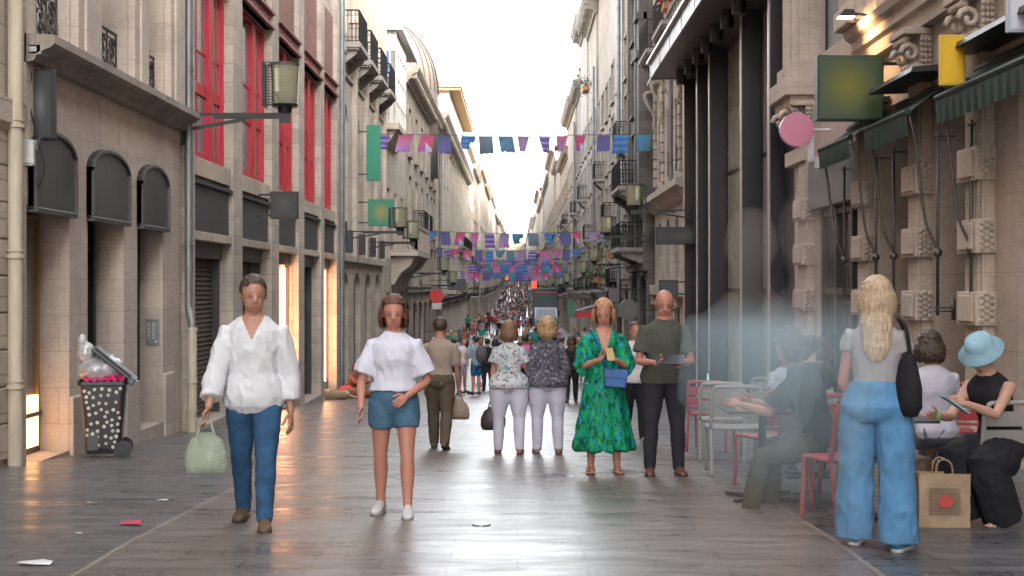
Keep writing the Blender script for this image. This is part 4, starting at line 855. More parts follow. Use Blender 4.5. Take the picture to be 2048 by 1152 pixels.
# awnings
AWN = paint('awning_green', (.022, .045, .036), .7, 0, .2, 3, .3, .25, .2)
ARM = paint('arm_grey', (.10, .095, .085), .4, .5, .3, 5)
def awning(u0, u1, lab, px=0, W_=.55):
    rt = tag(empty('awning', f.P(u0, 3.3, 0)), lab, 'awning', 'green awnings over the cafe windows')
    a = MB(); n = 24; z0, z1 = 3.83, 3.45
    a.prism([f.P(u0, z0 + .12, .02), f.P(u0, z0 + .2, .02), f.P(u0, z0 + .16, .50), f.P(u0, z0 + .1, .52)], (0, u1 - u0, 0)); a.build('hood', BLACKP, rt)
    a = MB(); a.quad(f.P(u0, z0, .05), f.P(u1, z0, .05), f.P(u1, z1 + .02, W_), f.P(u0, z1 + .02, W_)); a.tube([f.P(u0, z0 - .05, .1), f.P(u1, z0 - .05, .1)], .06, 10); a.tube([f.P(u0, z1 + .03, W_), f.P(u1, z1 + .03, W_)], .04, 8)
    for k in range(n * 3):
        s0 = u0 + (u1 - u0) * k / (n * 3); s1 = u0 + (u1 - u0) * (k + 1) / (n * 3); w0 = W_ + .012 * math.sin(k * 1.1); w1 = W_ + .012 * math.sin((k + 1) * 1.1)
        a.quad(f.P(s0, z1, W_ + .02), f.P(s1, z1, W_ + .02), f.P(s1, z1 - .25, w1), f.P(s0, z1 - .25, w0))
    a.build('canvas', AWN, rt)
    for u in (u0 + .05, u1 - .05):
        a = MB(); pts = spline([f.P(u, z1, W_ - .02), f.P(u, 3.1, W_ - .10), f.P(u, 2.6, W_ - .16), f.P(u, 2.2, W_ - .22), f.P(u, 1.95, W_ - .33), f.P(u, 1.87, .22)]); a.tube(pts, .018, 6); a.build('arm', ARM, rt, smooth=True)
        a = MB(); a.cyl(f.P(u, 1.15, .2), f.P(u, 3.25, .2), .02, .02, 8); a.ball(f.P(u, 1.87, .2), .055)
        for v in (1.2, 1.24, 3.2): a.tube([f.P(u - .1, v, .2), f.P(u + .1, v, .2)], .012, 6); a.tube([f.P(u, v, .0), f.P(u, v, .24)], .012, 6)
        fbox(a, f, u - .02, u + .02, 1.1, 1.34, .0, .04); a.build('slide_rod', ARM, rt, smooth=True)
    return rt
awning(19.0, 20.95, 'farthest green awning, half rolled, nearest the yellow green square sign'); awning(16.2, 18.2, 'middle green awning with a faded patch on its valance', 0)
awning(12.2, 15.1, 'nearest green awning, cut by the right edge of the photo')
# signs on the right
blade_sign('square_sign', 'large square yellow green sign box with dark edges hanging over the cafe', 1632, 1764, 112, 242, 18.6, softmat('sign_olive', (.03, .045, .02), (.115, .105, .006), -.03, .02, .5, .35, .03), .2, paint('sign_rim', (.012, .03, .02), .4), bracket=5.0)
a = at(1592, 260, 22.5); rt = tag(empty('round_sign', a), 'round flat pink sign on a short white arm', 'sign')
b = MB(); b.cyl((a.x, 22.42, a.z), (a.x, 22.54, a.z), 33.5 / F * 22.5, None, 40); b.build('disc', paint('pink_sign', (.55, .20, .30), .4, 0, .06, 2), rt, auto=40)
b = MB(); b.cyl((a.x + .25, 22.5, a.z), (4.95, 22.5, a.z), .025); b.box(4.6, 4.68, 22.46, 22.54, a.z - .5, a.z); b.box(4.72, 4.86, 22.45, 22.6, a.z - .6, a.z - .42); b.build('arm', paint('white_metal', (.55, .55, .55), .4), rt, auto=40)
blade_sign('banner_sign', 'bright yellow upright sign above the awnings on the right', 1878, 1930, 70, 172, 14.6, paint('yellow_sign', (.72, .42, .012), .5), .06, paint('yellow_rim', (.6, .36, .02), .5), bracket=5.0)
blade_sign('white_sign', 'small white sign cut by the top right corner of the photo', 2012, 2062, -30, 66, 12.8, paint('white_sign', (.55, .56, .62), .5), .06, paint('white_rim', (.4, .4, .45), .5), bracket=5.0)
blade_sign('black_sign', 'long black horizontal sign board on a bracket at the left end of the black building', 1312, 1390, 454, 489, 39.6, softmat('sign_dark', (.02, .02, .022), (.05, .048, .05), .2, 0, .4), .15, None, bracket=5.0)
# lit wall lamp above the square sign
lp = at(1692, 34, 19.2); rt = tag(empty('floodlight', lp), 'lit floodlight above the square yellow green sign, throwing warm light on the carving', 'lamp')
a = MB(); a.prism([(lp.x - .12, 19.1, lp.z), (lp.x + .12, 19.1, lp.z), (lp.x + .08, 19.1, lp.z + .09), (lp.x - .04, 19.1, lp.z + .09)], (0, .2, 0)); a.tube([(lp.x + .08, 19.2, lp.z + .05), (lp.x + .35, 19.2, lp.z + .02), (4.95, 19.2, lp.z - .05)], .018, 6); a.build('lamp_head', IRON, rt)
a = MB(); a.box(lp.x - .1, lp.x + .1, 19.11, 19.29, lp.z - .012, lp.z - .004); a.build('lamp_lens', glow('lamp_hot', (1, .72, .42), 3), rt)
lt = bpy.data.lights.new('floodlight_bulb', 'SPOT'); lt.energy = 9; lt.color = (1, .6, .28); lt.spot_size = R(120); lt.shadow_soft_size = .08
lo = bpy.data.objects.new('floodlight_bulb', lt); link(lo, rt); lo.location = (.0, 0, -.05); lo.rotation_euler = Vector((-1, .1, .1)).to_track_quat('Z', 'Y').to_euler()
# ================================================================= bracket lanterns
def lantern():
    """local: wall at x=0, arm along +X, mounted height z=0 at arm"""
    rt = empty('bracket_lamp', (0, 0, 0)); L = 1.62
    a = MB(); a.box(-.02, .05, -.05, .05, -.42, .38); a.build('wall_plate', IRON, rt)
    a = MB(); a.box(.05, L + .06, -.028, .028, .03, .07); a.box(.5, L + .06, -.03, .03, -.02, .03); a.prism([(.05, -.02, -.22), (.05, -.02, -.17), (1.0, -.02, 0), (1.0, -.02, -.05)], (0, .04, 0)); a.box(L - .1, L + .06, -.05, .05, -.08, .08); a.build('arm', IRON, rt)
    a = MB(); a.cyl((L - .02, 0, .07), (L - .02, 0, .16), .1, .12, 14); a.cyl((L - .02, 0, .16), (L - .02, 0, .20), .19, .21, 20); a.cyl((L - .02, 0, .20), (L - .02, 0, .34), .085, .11, 14)
    for k in range(5): a.cyl((L - .02, 0, .24 + k * .035), (L - .02, 0, .252 + k * .035), .12 + .004 * k, None, 14)
    a.build('lamp_base', IRON, rt, auto=40)
    a = MB(); n = 20; prof = [(.185, .20), (.20, .45), (.215, .78), (.215, .80)]
    a.lathe((L - .02, 0, 0), prof, 28); 
    m, t, b = nodes('lantern_glass') if 'lantern_glass' not in MATS else (MATS['lantern_glass'], None, None)
    if t:
        wv = N(t, 'ShaderNodeTexWave'); wv.bands_direction = 'Z'; wv.inputs['Scale'].default_value = 14; t.links.new(N(t, 'ShaderNodeTexCoord').outputs['Object'], wv.inputs[0])
        t.links.new(mixc(t, wv.outputs['Fac'], (.28, .27, .17), (.48, .46, .32)), b.inputs['Base Color']); b.inputs['Roughness'].default_value = .25
        b.inputs['Transmission Weight'].default_value = .45; b.inputs['IOR'].default_value = 1.15; t.links.new(bump(t, wv.outputs['Fac'], .4, .01), b.inputs['Normal']); MATS['lantern_glass'] = m
    a.build('lamp_glass', m, rt, smooth=False, auto=40)
    a = MB(); a.cyl((L - .02, 0, .80), (L - .02, 0, .835), .225, .23, 28); a.build('lamp_cap', paint('lamp_cap', (.12, .115, .10), .5, .3), rt, auto=40)
    a = MB(); 
    for k in range(8): a.box(L - .34, L - .325, -.2 + k * .055, -.185 + k * .055, .16, .82)
    for k in range(16): a.box(L - .342, L - .323, -.2, .2, .16 + k * .044, .175 + k * .044)
    a.tube([(L - .33, 0, .2), (L - .18, 0, .2)], .012, 6); a.tube([(L - .33, 0, .8), (L - .2, 0, .8)], .012, 6); 
    for k in range(4): a.box(L - .34 + .05 * k, L - .325 + .05 * k, -.2, -.19, .16, .82)
    for k in range(16): a.box(L - .34, L - .16, -.2, -.19, .16 + k * .044, .172 + k * .044)
    a.build('perforated_screen', IRON, rt)
    return rt
LAMP = lantern(); first = True
LL = [(-1, 22.0, 235, 'lantern on a black bracket at the left, in front of the red windows', 1.0), (-1, 43.0, 466, 'first lantern past the red windows on the left, under the blurred green sign', .92), (-1, 48.2, 487, 'second lantern past the red windows on the left', .92),
      (-1, 66, 548, 'third lantern past the red windows on the left, below the stone balcony', .95), (-1, 75, 572, 'fourth lantern past the red windows on the left', .95), (-1, 92, 590, 'fifth lantern past the red windows on the left', .95), (-1, 120, 578, 'sixth and faint lantern on the left by the bunting', .95),
      (1, 40.3, 424, 'nearest lantern on the right, over the long black sign', .95), (1, 51.8, 475, 'second lantern on the right, under the ornate balcony', .92), (1, 61, 530, 'third lantern on the right', .9), (1, 71, 552, 'fourth lantern on the right near the hanging plants', .9), (1, 92, 570, 'fifth lantern on the right', .95), (1, 105, 573, 'sixth lantern on the right', .95), (1, 130, 572, 'seventh and smallest lantern on the right', .95)]
for s_, d, y, lab, sc_ in LL:
    o = LAMP if first else copy_tree(LAMP); first = False
    f = FL if s_ < 0 else FR
    o.location = f.P(d, at(0, y, d).z, .0 if d < 50 else .1); o.rotation_euler = (0, 0, 0 if s_ < 0 else PI); o.scale = (1, 1, 1) if sc_ == 1 else (sc_ * 1.12, sc_, sc_)
    tag(o, lab, 'street lamp', 'bracket lanterns along both walls')
# ================================================================= bunting
FLAGC = {'pink': (.55, .07, .20), 'lilac': (.42, .20, .48), 'indigo': (.055, .055, .22), 'purple': (.11, .05, .26), 'teal': (.02, .18, .28), 'slate': (.12, .19, .24), 'blue': (.01, .13, .42), 'mauve': (.25, .2, .33)}
def flagmat(nm, c0, c1, c2, style):
    m, t, b = nodes('flag_' + nm); tc = N(t, 'ShaderNodeTexCoord').outputs['Generated']; s_ = N(t, 'ShaderNodeSeparateXYZ'); t.links.new(tc, s_.inputs[0])
    if style == 'grad': c = mixc(t, ramp(t, s_.outputs[2], .1, .9), c1, c0)
    elif style == 'band':
        w_ = N(t, 'ShaderNodeMath', operation='MULTIPLY'); t.links.new(s_.outputs[2], w_.inputs[0]); w_.inputs[1].default_value = 3.0; fr = N(t, 'ShaderNodeMath', operation='FRACT'); t.links.new(w_.outputs[0], fr.inputs[0])
        c = mixc(t, ramp(t, fr.outputs[0], .6, .62), c0, c1); c = mixc(t, ramp(t, s_.outputs[2], .55, .56), c, c2) if False else c
    elif style == 'tri':
        a_ = N(t, 'ShaderNodeMath', operation='SUBTRACT'); t.links.new(s_.outputs[0], a_.inputs[0]); a_.inputs[1].default_value = .45; ab = N(t, 'ShaderNodeMath', operation='ABSOLUTE'); t.links.new(a_.outputs[0], ab.inputs[0])
        su = N(t, 'ShaderNodeMath', operation='ADD'); t.links.new(ab.outputs[0], su.inputs[0]); t.links.new(s_.outputs[2], su.inputs[1])
        inner = mixc(t, ramp(t, s_.outputs[0], .44, .46), c1, c2); c = mixc(t, ramp(t, su.outputs[0], .6, .61), inner, c0)
    else:
        v = N(t, 'ShaderNodeVectorMath', operation='LENGTH'); mp = N(t, 'ShaderNodeMapping'); mp.inputs['Location'].default_value = (-1, 0, 0); mp.inputs['Scale'].default_value = (1, 0, 1); t.links.new(tc, mp.inputs[0]); t.links.new(mp.outputs[0], v.inputs[0])
        w_ = N(t, 'ShaderNodeMath', operation='MULTIPLY'); t.links.new(v.outputs['Value'], w_.inputs[0]); w_.inputs[1].default_value = 2.6; fr = N(t, 'ShaderNodeMath', operation='FRACT'); t.links.new(w_.outputs[0], fr.inputs[0]); c = mixc(t, ramp(t, fr.outputs[0], .7, .72), c0, c1)
    c = mixc(t, .22, c, (.30, .29, .33)); t.links.new(c, b.inputs['Base Color']); b.inputs['Roughness'].default_value = .8
    tr = N(t, 'ShaderNodeBsdfTranslucent'); t.links.new(c, tr.inputs[0]); mx = N(t, 'ShaderNodeMixShader'); mx.inputs[0].default_value = .5
    t.links.new(b.outputs[0], mx.inputs[1]); t.links.new(tr.outputs[0], mx.inputs[2]); t.links.new(mx.outputs[0], t.nodes['Material Output'].inputs[0])
    return m
FC = FLAGC; WH = (.55, .5, .6)
FM = {'pink': flagmat('pink', FC['pink'], FC['lilac'], WH, 'grad'), 'tri': flagmat('tri', (.55, .03, .14), (.35, .04, .3), WH, 'tri'), 'indigo': flagmat('indigo', FC['indigo'], (.08, .07, .28), WH, 'grad'), 'purple': flagmat('purple', FC['purple'], (.35, .25, .6), WH, 'band'),
      'slate': flagmat('slate', FC['slate'], (.09, .15, .2), WH, 'grad'), 'arc': flagmat('arc', (.03, .22, .30), (.10, .08, .25), WH, 'arc'), 'blue': flagmat('blue', (.01, .10, .38), (.01, .25, .5), WH, 'band'), 'teal': flagmat('teal', (.015, .25, .38), (.02, .16, .26), WH, 'grad'), 'mauve': flagmat('mauve', FC['mauve'], FC['lilac'], WH, 'grad')}
def flag(mb, c, wd, ht, fold, rr):
    nx, nz = 8, 8; vs = []; tw = rr.uniform(-.8, .8); sw = rr.uniform(-.25, .25)
    for j in range(nz + 1):
        t = j / nz
        for i in range(nx + 1):
            s_ = i / nx - .5; z = -t * ht; y = .03 * math.sin(i * 1.5 + tw * 9) * t + .05 * math.sin(t * 4 + i * .3)
            x = s_ * wd
            if fold == 1: k = max(0, t - .45); z = -t * ht + 2 * k * ht * .9 * (1 if s_ > 0 else .2); x += k * .35 * wd; y += k * .4 * wd
            if fold == 2: x = s_ * wd * (1 - .55 * t); y += .12 * t
            vs.append((c.x + x + sw * t * wd, c.y + y + tw * s_ * wd * t, c.z + z - .02 + .02 * math.sin(i * 2.1 + tw * 5) * t))
    n = nx + 1; mb.add(vs, [(j * n + i, j * n + i + 1, (j + 1) * n + i + 1, (j + 1) * n + i) for j in range(nz) for i in range(nx)])
SEQ = ['purple', 'pink', 'tri', 'indigo', 'blue', 'slate', 'arc', 'mauve', 'purple', 'pink', 'tri', 'indigo', 'blue', 'teal']
def bunting(px0, px1, y, d, sag, flags, label, w_=.46, h_=.68):
    xl, xr = -5.15, 4.95; z = at(0, y, d).z
    rt = tag(empty('bunting', (xl, d, z)), label, 'bunting', 'strings of flags across the street')
    zz = lambda x: z - sag * (1 - ((x - (xl + xr) / 2) / ((xr - xl) / 2)) ** 2) + sag * .8
    a = MB(); a.tube([(xl + (xr - xl) * i / 16, d, zz(xl + (xr - xl) * i / 16)) for i in range(17)], .012 if d < 150 else .03, 4); a.build('wire', BLACKP, rt)
    for i, (px, kd, fold) in enumerate(flags):
        rr = random.Random(i * 13 + int(d)); x = (px - VX) / F * d + rr.uniform(-.09, .09); a = MB(); flag(a, Vector((x, d, zz(x))), w_ * (1.05 if fold != 2 else .9) * rr.uniform(.86, 1.06), h_ * (1 if not fold else .9) * rr.uniform(.85, 1.05), fold, rr); a.build('flag', FM[kd], rt, smooth=True)
bunting(735, 1300, 270, 51, .06, [(772, 'purple', 2), (812, 'pink', 0), (852, 'tri', 0), (891, 'indigo', 0), (932, 'blue', 1), (968, 'slate', 0), (1010, 'arc', 0), (1046, 'mauve', 2), (1088, 'purple', 2), (1122, 'pink', 2), (1160, 'tri', 2), (1205, 'indigo', 0), (1243, 'blue', 0), (1285, 'teal', 0), (735, 'purple', 1)], 'nearest and highest string of flags, crossing the white sky', .50, .66)
bunting(860, 1215, 465, 68, .18, [(862, 'blue', 1), (889, 'indigo', 0), (921, 'tri', 0), (951, 'pink', 2), (979, 'purple', 0), (1009, 'mauve', 0), (1037, 'teal', 1), (1067, 'slate', 0), (1099, 'blue', 1), (1128, 'indigo', 0), (1158, 'tri', 2), (1186, 'mauve', 1), (1215, 'purple', 0)], 'second string of flags, just above the pedimented building', .48, .66)
bunting(880, 1190, 500, 82, .15, [(880, 'indigo', 2), (893, 'purple', 2), (912, 'tri', 1), (936, 'tri', 0), (957, 'indigo', 0), (979, 'blue', 0), (1001, 'teal', 1), (1022, 'arc', 0), (1044, 'mauve', 0), (1067, 'purple', 0), (1089, 'pink', 0), (1111, 'pink', 1), (1132, 'indigo', 0), (1153, 'blue', 1)], 'third string of flags from the viewer', .46, .62)
bunting(905, 1170, 545, 98, .15, [(904, 'purple', 0), (924, 'purple', 2), (938, 'pink', 0), (955, 'tri', 0), (971, 'indigo', 0), (988, 'blue', 1), (1004, 'slate', 1), (1021, 'teal', 0), (1037, 'indigo', 0), (1056, 'purple', 0), (1072, 'pink', 0), (1090, 'tri', 2), (1120, 'blue', 1)], 'fourth string of flags, lowest over the crowd', .45, .6)
for k, (d, y) in enumerate([(118, 530), (135, 538), (155, 520), (178, 534), (200, 524), (230, 540), (262, 530), (300, 522), (340, 536), (385, 528), (440, 534), (500, 524)]):
    half = 4.2 / d * F; n = 12; fl = [(VX - half + 2 * half * (i + .5) / n, SEQ[(i * 3 + k * 5) % 14], (i * 7 + k) % 3) for i in range(n)]
    bunting(0, 0, y, d, .12, fl, ORD[min(k, 9)] + ' of the small far strings of flags massed over the crowd' if k < 9 else ['tenth', 'eleventh', 'twelfth'][k - 9] + ' of the small far strings of flags massed over the crowd', .62, .85)
# ================================================================= other hanging signs along the street
FG = paint('soft_green', (.02, .20, .12), .6, 0, .1, 1)
blade_sign('hanging_sign', 'tall plain green upright sign hanging over the arcade on the left', 733, 761, 250, 362, 46, FG, .1, FG, bracket=-5.2)
blade_sign('hanging_sign', 'green square sign with an ochre middle under the tall green one', 736, 788, 398, 452, 45, softmat('green_ochre', (.015, .16, .09), (.25, .20, .03), 0, 0, .42), .1, FG, bracket=-5.2)
blade_sign('hanging_sign', 'small square black sign in front of the red windows', 541, 597, 383, 438, 28.0, softmat('sq_dark', (.022, .022, .022), (.05, .05, .05), 0, .05, .4), .1, None, bracket=-5.2)
blade_sign('hanging_sign', 'pale grey sign above the heads beyond the arcade', 762, 796, 530, 552, 60, paint('sign_grey', (.25, .26, .27), .6), .1, paint('sign_grey', (.25, .26, .27), .6), bracket=-5.2)
blade_sign('hanging_sign', 'wide dark grey sign under the farther lanterns on the left', 895, 932, 558, 580, 84, paint('sign_gdark', (.07, .075, .08), .6), .12, None, bracket=-5.2)
blade_sign('hanging_sign', 'small teal round cornered sign left of the capped man', 915, 933, 660, 685, 80, paint('sign_teal', (.05, .11, .13), .6), .1, None, bracket=-5.2)
c0 = at(873, 592, 80); rt = tag(empty('round_sign', c0), 'red round sign with a white lower edge over the left pavement', 'sign'); a = MB(); a.cyl((c0.x, 79.95, c0.z), (c0.x, 80.05, c0.z), .40, None, 24); a.build('disc', paint('red_disc', (.5, .03, .025), .5), rt); a = MB(); a.box(c0.x - .25, c0.x + .3, 79.96, 80.04, c0.z - .75, c0.z - .38); a.build('plate', paint('white_plate', (.5, .48, .46), .5), rt); a = MB(); a.box(-5.2, c0.x, 79.98, 80.02, c0.z - .02, c0.z + .02); a.build('arm', IRON, rt)
c0 = at(1257, 620, 45); rt = tag(empty('round_sign', c0), 'round dark grey sign between the woman in green and the bald man', 'sign'); a = MB(); a.cyl((c0.x, 44.95, c0.z), (c0.x, 45.05, c0.z), .33, None, 28); a.build('disc', softmat('disc_grey', (.07, .07, .065), (.09, .09, .085), 0, 0, .4), rt, auto=40); a = MB(); a.box(c0.x, 5.0, 44.98, 45.02, c0.z - .02, c0.z + .02); a.build('arm', IRON, rt)
blade_sign('hanging_sign', 'dark blue sign beside the head of the bald man', 1318, 1356, 560, 592, 38, paint('sign_navy', (.05, .065, .08), .6), .1, None, bracket=5.0)
blade_sign('hanging_sign', 'small grey lilac sign right of the blonde head in green', 1216, 1240, 575, 606, 55, paint('sign_lilac', (.14, .12, .14), .6), .1, None, bracket=5.0)
# half-open red and green parasol awnings
pa = tag(empty('green_banner', at(1145, 630, 75)), 'pointed green banner hanging left of the woman in green', 'banner'); a = MB(); p = at(1134, 597, 75); q = at(1134, 636, 75); s_ = at(1158, 620, 75); s2 = at(1156, 634, 75)
a.prism([(p.x, 75, p.z), (s_.x, 75, s_.z), (s2.x, 75, s2.z), (q.x, 75, q.z)], (0, .06, 0)); a.build('cloth', paint('banner_green', (.07, .17, .10), .7), pa); a = MB(); a.box(p.x, 5, 74.98, 75.02, p.z - .02, p.z + .02); a.build('pole', IRON, pa)
aw = tag(empty('shop_awning', at(1180, 620, 68)), 'dark and red shop awning behind the blonde woman in green', 'awning'); a = MB(); p = at(1155, 622, 66); q = at(1180, 600, 66)
a.prism([(p.x, 66, p.z), (4.9, 66, at(0, 596, 66).z), (4.9, 66, at(0, 602, 66).z)], (0, 3, 0)); a.build('canopy', paint('awn_dark', (.05, .045, .045), .7), aw); a = MB(); a.box(p.x, p.x + .05, 66, 69, p.z - .35, p.z); a.box(p.x, p.x + .9, 65.97, 66, p.z - .3, p.z); a.build('valance', paint('awn_red', (.45, .03, .05), .7), aw)
for k, (px, py, d, lab) in enumerate(((1015, 553, 330, 'left'), (1068, 569, 280, 'right'))):
    p = at(px, py, d); a = MB(); a.box(p.x - .5, p.x + .5, d, d + .2, p.z - .7, p.z + .7); tag(a.build('red_light', glow('red_glow', (1, .05, .03), .25), None, loc=tuple(p)), lab + ' of two small glowing red signs far over the crowd', 'lit sign')
# hanging plants on the right balconies
def plantbox(px, py, d, X, n, lab, seed):
    p = at(px, py, d); p.x = X; rt = tag(empty('balcony_plants', p), lab, 'plant'); rr = random.Random(seed); a = MB(); b = MB()
    for j in range(n):
        q = p + Vector((rr.gauss(0, .28), rr.gauss(0, .9), rr.gauss(0, .28))); s_ = rr.uniform(.05, .11); d1 = Vector((rr.gauss(0, 1), rr.gauss(0, 1), rr.gauss(0, 1))).normalized() * s_; d2 = d1.orthogonal().normalized() * s_
        (b if rr.random() < .06 else a).quad(q - d1, q - d2 * .5, q + d1, q + d2 * .5)
    a.build('leaves', LEAF, rt); b.build('blooms', PINKF, rt); a = MB(); a.box(p.x - .2, p.x + .2, p.y - 1, p.y + 1, p.z - .45, p.z - .2); a.build('trough', TERRA, rt)
plantbox(1160, 547, 72, 4.0, 500, 'leafy green plants with pink blooms by the lanterns on the right', 1); plantbox(1100, 538, 140, 4.3, 400, 'bright green plants high over the right pavement far away', 2); plantbox(1088, 575, 160, 4.1, 300, 'low far green plants beside the truck', 3)
plantbox(1190, 495, 61, 4.0, 250, 'small potted plants on the balcony under the ornate one', 4); plantbox(1203, 170, 92, 4.4, 260, 'potted plants on a high ledge near the top of the right houses', 5)
plantbox(980, 377, 262, -5.0, 500, 'bush growing on a far rooftop at left', 6)
# ================================================================= truck
def truck():
    d = 130; x0, x1 = 1.45, 3.75; z = g(d); rt = tag(empty('box_truck', (2.6, d, z)), 'dark box truck with a red stripe facing us in the crowd', 'truck')
    a = MB(); a.box(x0, x1, d + 1.9, d + 7, z + .9, z + 4.05); a.box(x0 - .05, x1 + .05, d + 1.85, d + 7, z + 4.05, z + 4.15); a.build('cargo_box', paint('truck_box', (.05, .065, .07), .5), rt, bevel=.05)
    a = MB(); a.box(x0 + .1, x1 - .1, d + 1.87, d + 1.9, z + 3.72, z + 3.8); a.build('stripe', paint('truck_red', (.5, .06, .03), .4), rt)
    a = MB(); a.prism([(x0 + .1, d, z + .45), (x0 + .1, d, z + 1.35), (x0 + .1, d + .55, z + 2.3), (x0 + .1, d + 1.8, z + 2.4), (x0 + .1, d + 1.8, z + .45)], (x1 - x0 - .2, 0, 0)); a.build('cab', paint('truck_white', (.42, .46, .48), .35), rt, bevel=.06)
    a = MB(); a.prism([(x0 + .25, d - .012 + .03, z + 1.4), (x0 + .3, d + .5, z + 2.22), (x1 - .3, d + .5, z + 2.22), (x1 - .25, d + .018, z + 1.4)], (0, -.02, .01)); a.build('windscreen', GLASS, rt)
    a = MB(); a.box(x0 + .1, x1 - .1, d - .12, d, z + .4, z + .75); a.box(x0 + .5, x1 - .5, d - .03, d, z + .85, z + 1.15); a.build('bumper', BLACKP, rt)
    for s_ in (x0 + .3, x1 - .6): a = MB(); a.box(s_, s_ + .3, d - .04, d, z + .85, z + 1.1); a.build('headlight', paint('lamp_white', (.7, .7, .7), .2), rt)
    for s_ in (x0 - .12, x1 - .02): a = MB(); a.box(s_, s_ + .14, d + .3, d + .4, z + 1.6, z + 2.1); a.build('mirror', BLACKP, rt)
    for s_ in (x0 + .1, x1 - .35):
        for y in (d + .9, d + 5.6): a = MB(); a.cyl((s_, y, z + .42), (s_ + .25, y, z + .42), .42, None, 20); a.build('wheel', BLACKP, rt, auto=40)
    a = MB(); a.box(x0 - .1, x1 + .2, d - .35, d - .12, z + .55, z + 1.9); 
truck()
# ================================================================= bins, bags, litter
def wheelie():
    p = foot(208, 913); rt = tag(empty('wheelie_bin', (p.x, p.y, p.z), R(13)), 'black wheelie bin covered in round pale stickers, lid propped open by rubbish bags', 'bin')
    p = Vector((p.x, p.y, p.z)); BB = p
    blk = paint('bin_black', (.018, .018, .02), .4, 0, .2, 4)
    a = MB(); rings = []
    for z, hx, hy in ((.05, .19, .20), (.12, .2, .22), (.60, .235, .265), (.83, .25, .28), (.84, .275, .305), (.88, .275, .305)):
        rings.append((z, hx, hy))
    vs = []; 
    for z, hx, hy in rings:
        for sx, sy in ((-1, -1), (1, -1), (1, 1), (-1, 1)):
            for k in range(4):
                t0 = math.atan2(sy, sx) - PI / 4 + k * PI / 6; c = .05
                vs.append((sx * (hx - c) + c * math.cos(t0), sy * (hy - c) + c * math.sin(t0), z))
    n = 16; a.add(vs, [(r_ * n + i, r_ * n + (i + 1) % n, (r_ + 1) * n + (i + 1) % n, (r_ + 1) * n + i) for r_ in range(len(rings) - 1) for i in range(n)] + [tuple(range(n - 1, -1, -1))])
    a.box(-.17, -.05, -.24, -.2, .1, .78); 
    def put(mb, name, m, par=rt, **k):
        o = bpy.data.objects.new(name, mb.mesh(name, m, Vector((0, 0, 0)), k.get('smooth', False))); link(o, par)
        if k.get('bevel'): bb = o.modifiers.new('b', 'BEVEL'); bb.width = k['bevel']; bb.segments = 2
        return o
    a.v = a.v; put(a, 'bin_body', blk)
    s_ = MB(); rr = random.Random(3); spots = []
    for _ in range(900):
        z = rr.uniform(.12, .8); wx = .2 + (z - .12) * .055; x = rr.uniform(-wx + .035, wx - .035)
        if all((x - a_) ** 2 + (z - b_) ** 2 > .056 ** 2 for a_, b_ in spots) and rr.random() < .35 and len(spots) < 62: spots.append((x, z))
    for x, z in spots:
        y = -(.22 + (z - .12) * .094) - .003; r_ = .017 + .004 * rr.random()
        s_.cyl((x, y, z), (x, y - .003, z), r_, r_, 12)
    sp2 = []
    for _ in range(500):
        z = rr.uniform(.12, .8); y = rr.uniform(-.18, .18)
        if all((y - a_) ** 2 + (z - b_) ** 2 > .06 ** 2 for a_, b_ in sp2) and rr.random() < .3 and len(sp2) < 30: sp2.append((y, z))
    for y, z in sp2:
        x = .2 + (z - .12) * .0725 + .001; s_.cyl((x, y, z), (x + .003, y, z), .02, .02, 12)
    put(s_, 'round_stickers', paint('sticker', (.45, .42, .36), .6, 0, .35, 30))
    for y in (-.27, .24):
        w_ = MB(); w_.cyl((.22, y, .10), (.22, y - .05, .10), .10, None, 24); w_.cyl((.22, y - .05, .1), (.22, y - .06, .10), .05, None, 16)
        for k in range(8): w_.box(-.006, .006, y - .056, y - .049, .045, .09, Matrix.Translation((.22, 0, .1)) @ Matrix.Rotation(k * PI / 4, 4, 'Y'))
        put(w_, 'wheel', paint('tyre', (.03, .03, .03), .6))
    w_ = MB(); w_.cyl((.22, -.27, .10), (.22, .24, .10), .015); put(w_, 'axle', IRON)
    M = Matrix.Translation((.30, 0, .88)) @ Matrix.Rotation(R(40), 4, 'Y'); l = MB(); l.box(-.56, .02, -.3, .3, 0, .035, M); l.box(-.54, -.02, -.27, .27, .035, .06, M); l.box(-.03, .05, -.31, .31, -.03, .05, M)
    put(l, 'lid', paint('lid_black', (.03, .036, .04), .3, 0, .4, 3), bevel=.012)
    b = MB()
    for c, rx, ry, rz in (((-.08, -.06, 1.0), .21, .24, .16), ((.02, -.05, 1.02), .2, .22, .15), ((-.20, -.02, 1.20), .10, .09, .13), ((-.24, -.02, 1.32), .05, .05, .08)): b.ball(c, rx, ry, rz, 22, 16)
    b.v = [tuple(Vector(v) + Vector(v) .normalized() * .03 * noise.noise(Vector(v) * 14) + Vector((0, 0, .02 * noise.noise(Vector(v) * 31)))) for v in b.v]
    for o_ in [put(b, 'rubbish_bag', paint('clear_bag', (.36, .35, .36), .18, 0, .35, 14, .8), smooth=True)]: pass
    b = MB(); nn = 30; vs = []
    for i in range(nn + 1):
        t = i / nn; vs += [(-.22 + .46 * t, -.30 + .02 * math.sin(i), .89 + .012 * math.sin(i * 1.3)), (-.2 + .4 * t, -.2, .95 + .03 * math.sin(i * .9)), (-.2 + .4 * t, .1, .92)]
    b.add(vs, [(i * 3 + k, i * 3 + k + 1, i * 3 + k + 4, i * 3 + k + 3) for i in range(nn) for k in (0, 1)]); put(b, 'pink_liner', paint('pink_liner', (.6, .02, .14), .4), smooth=True)
wheelie()
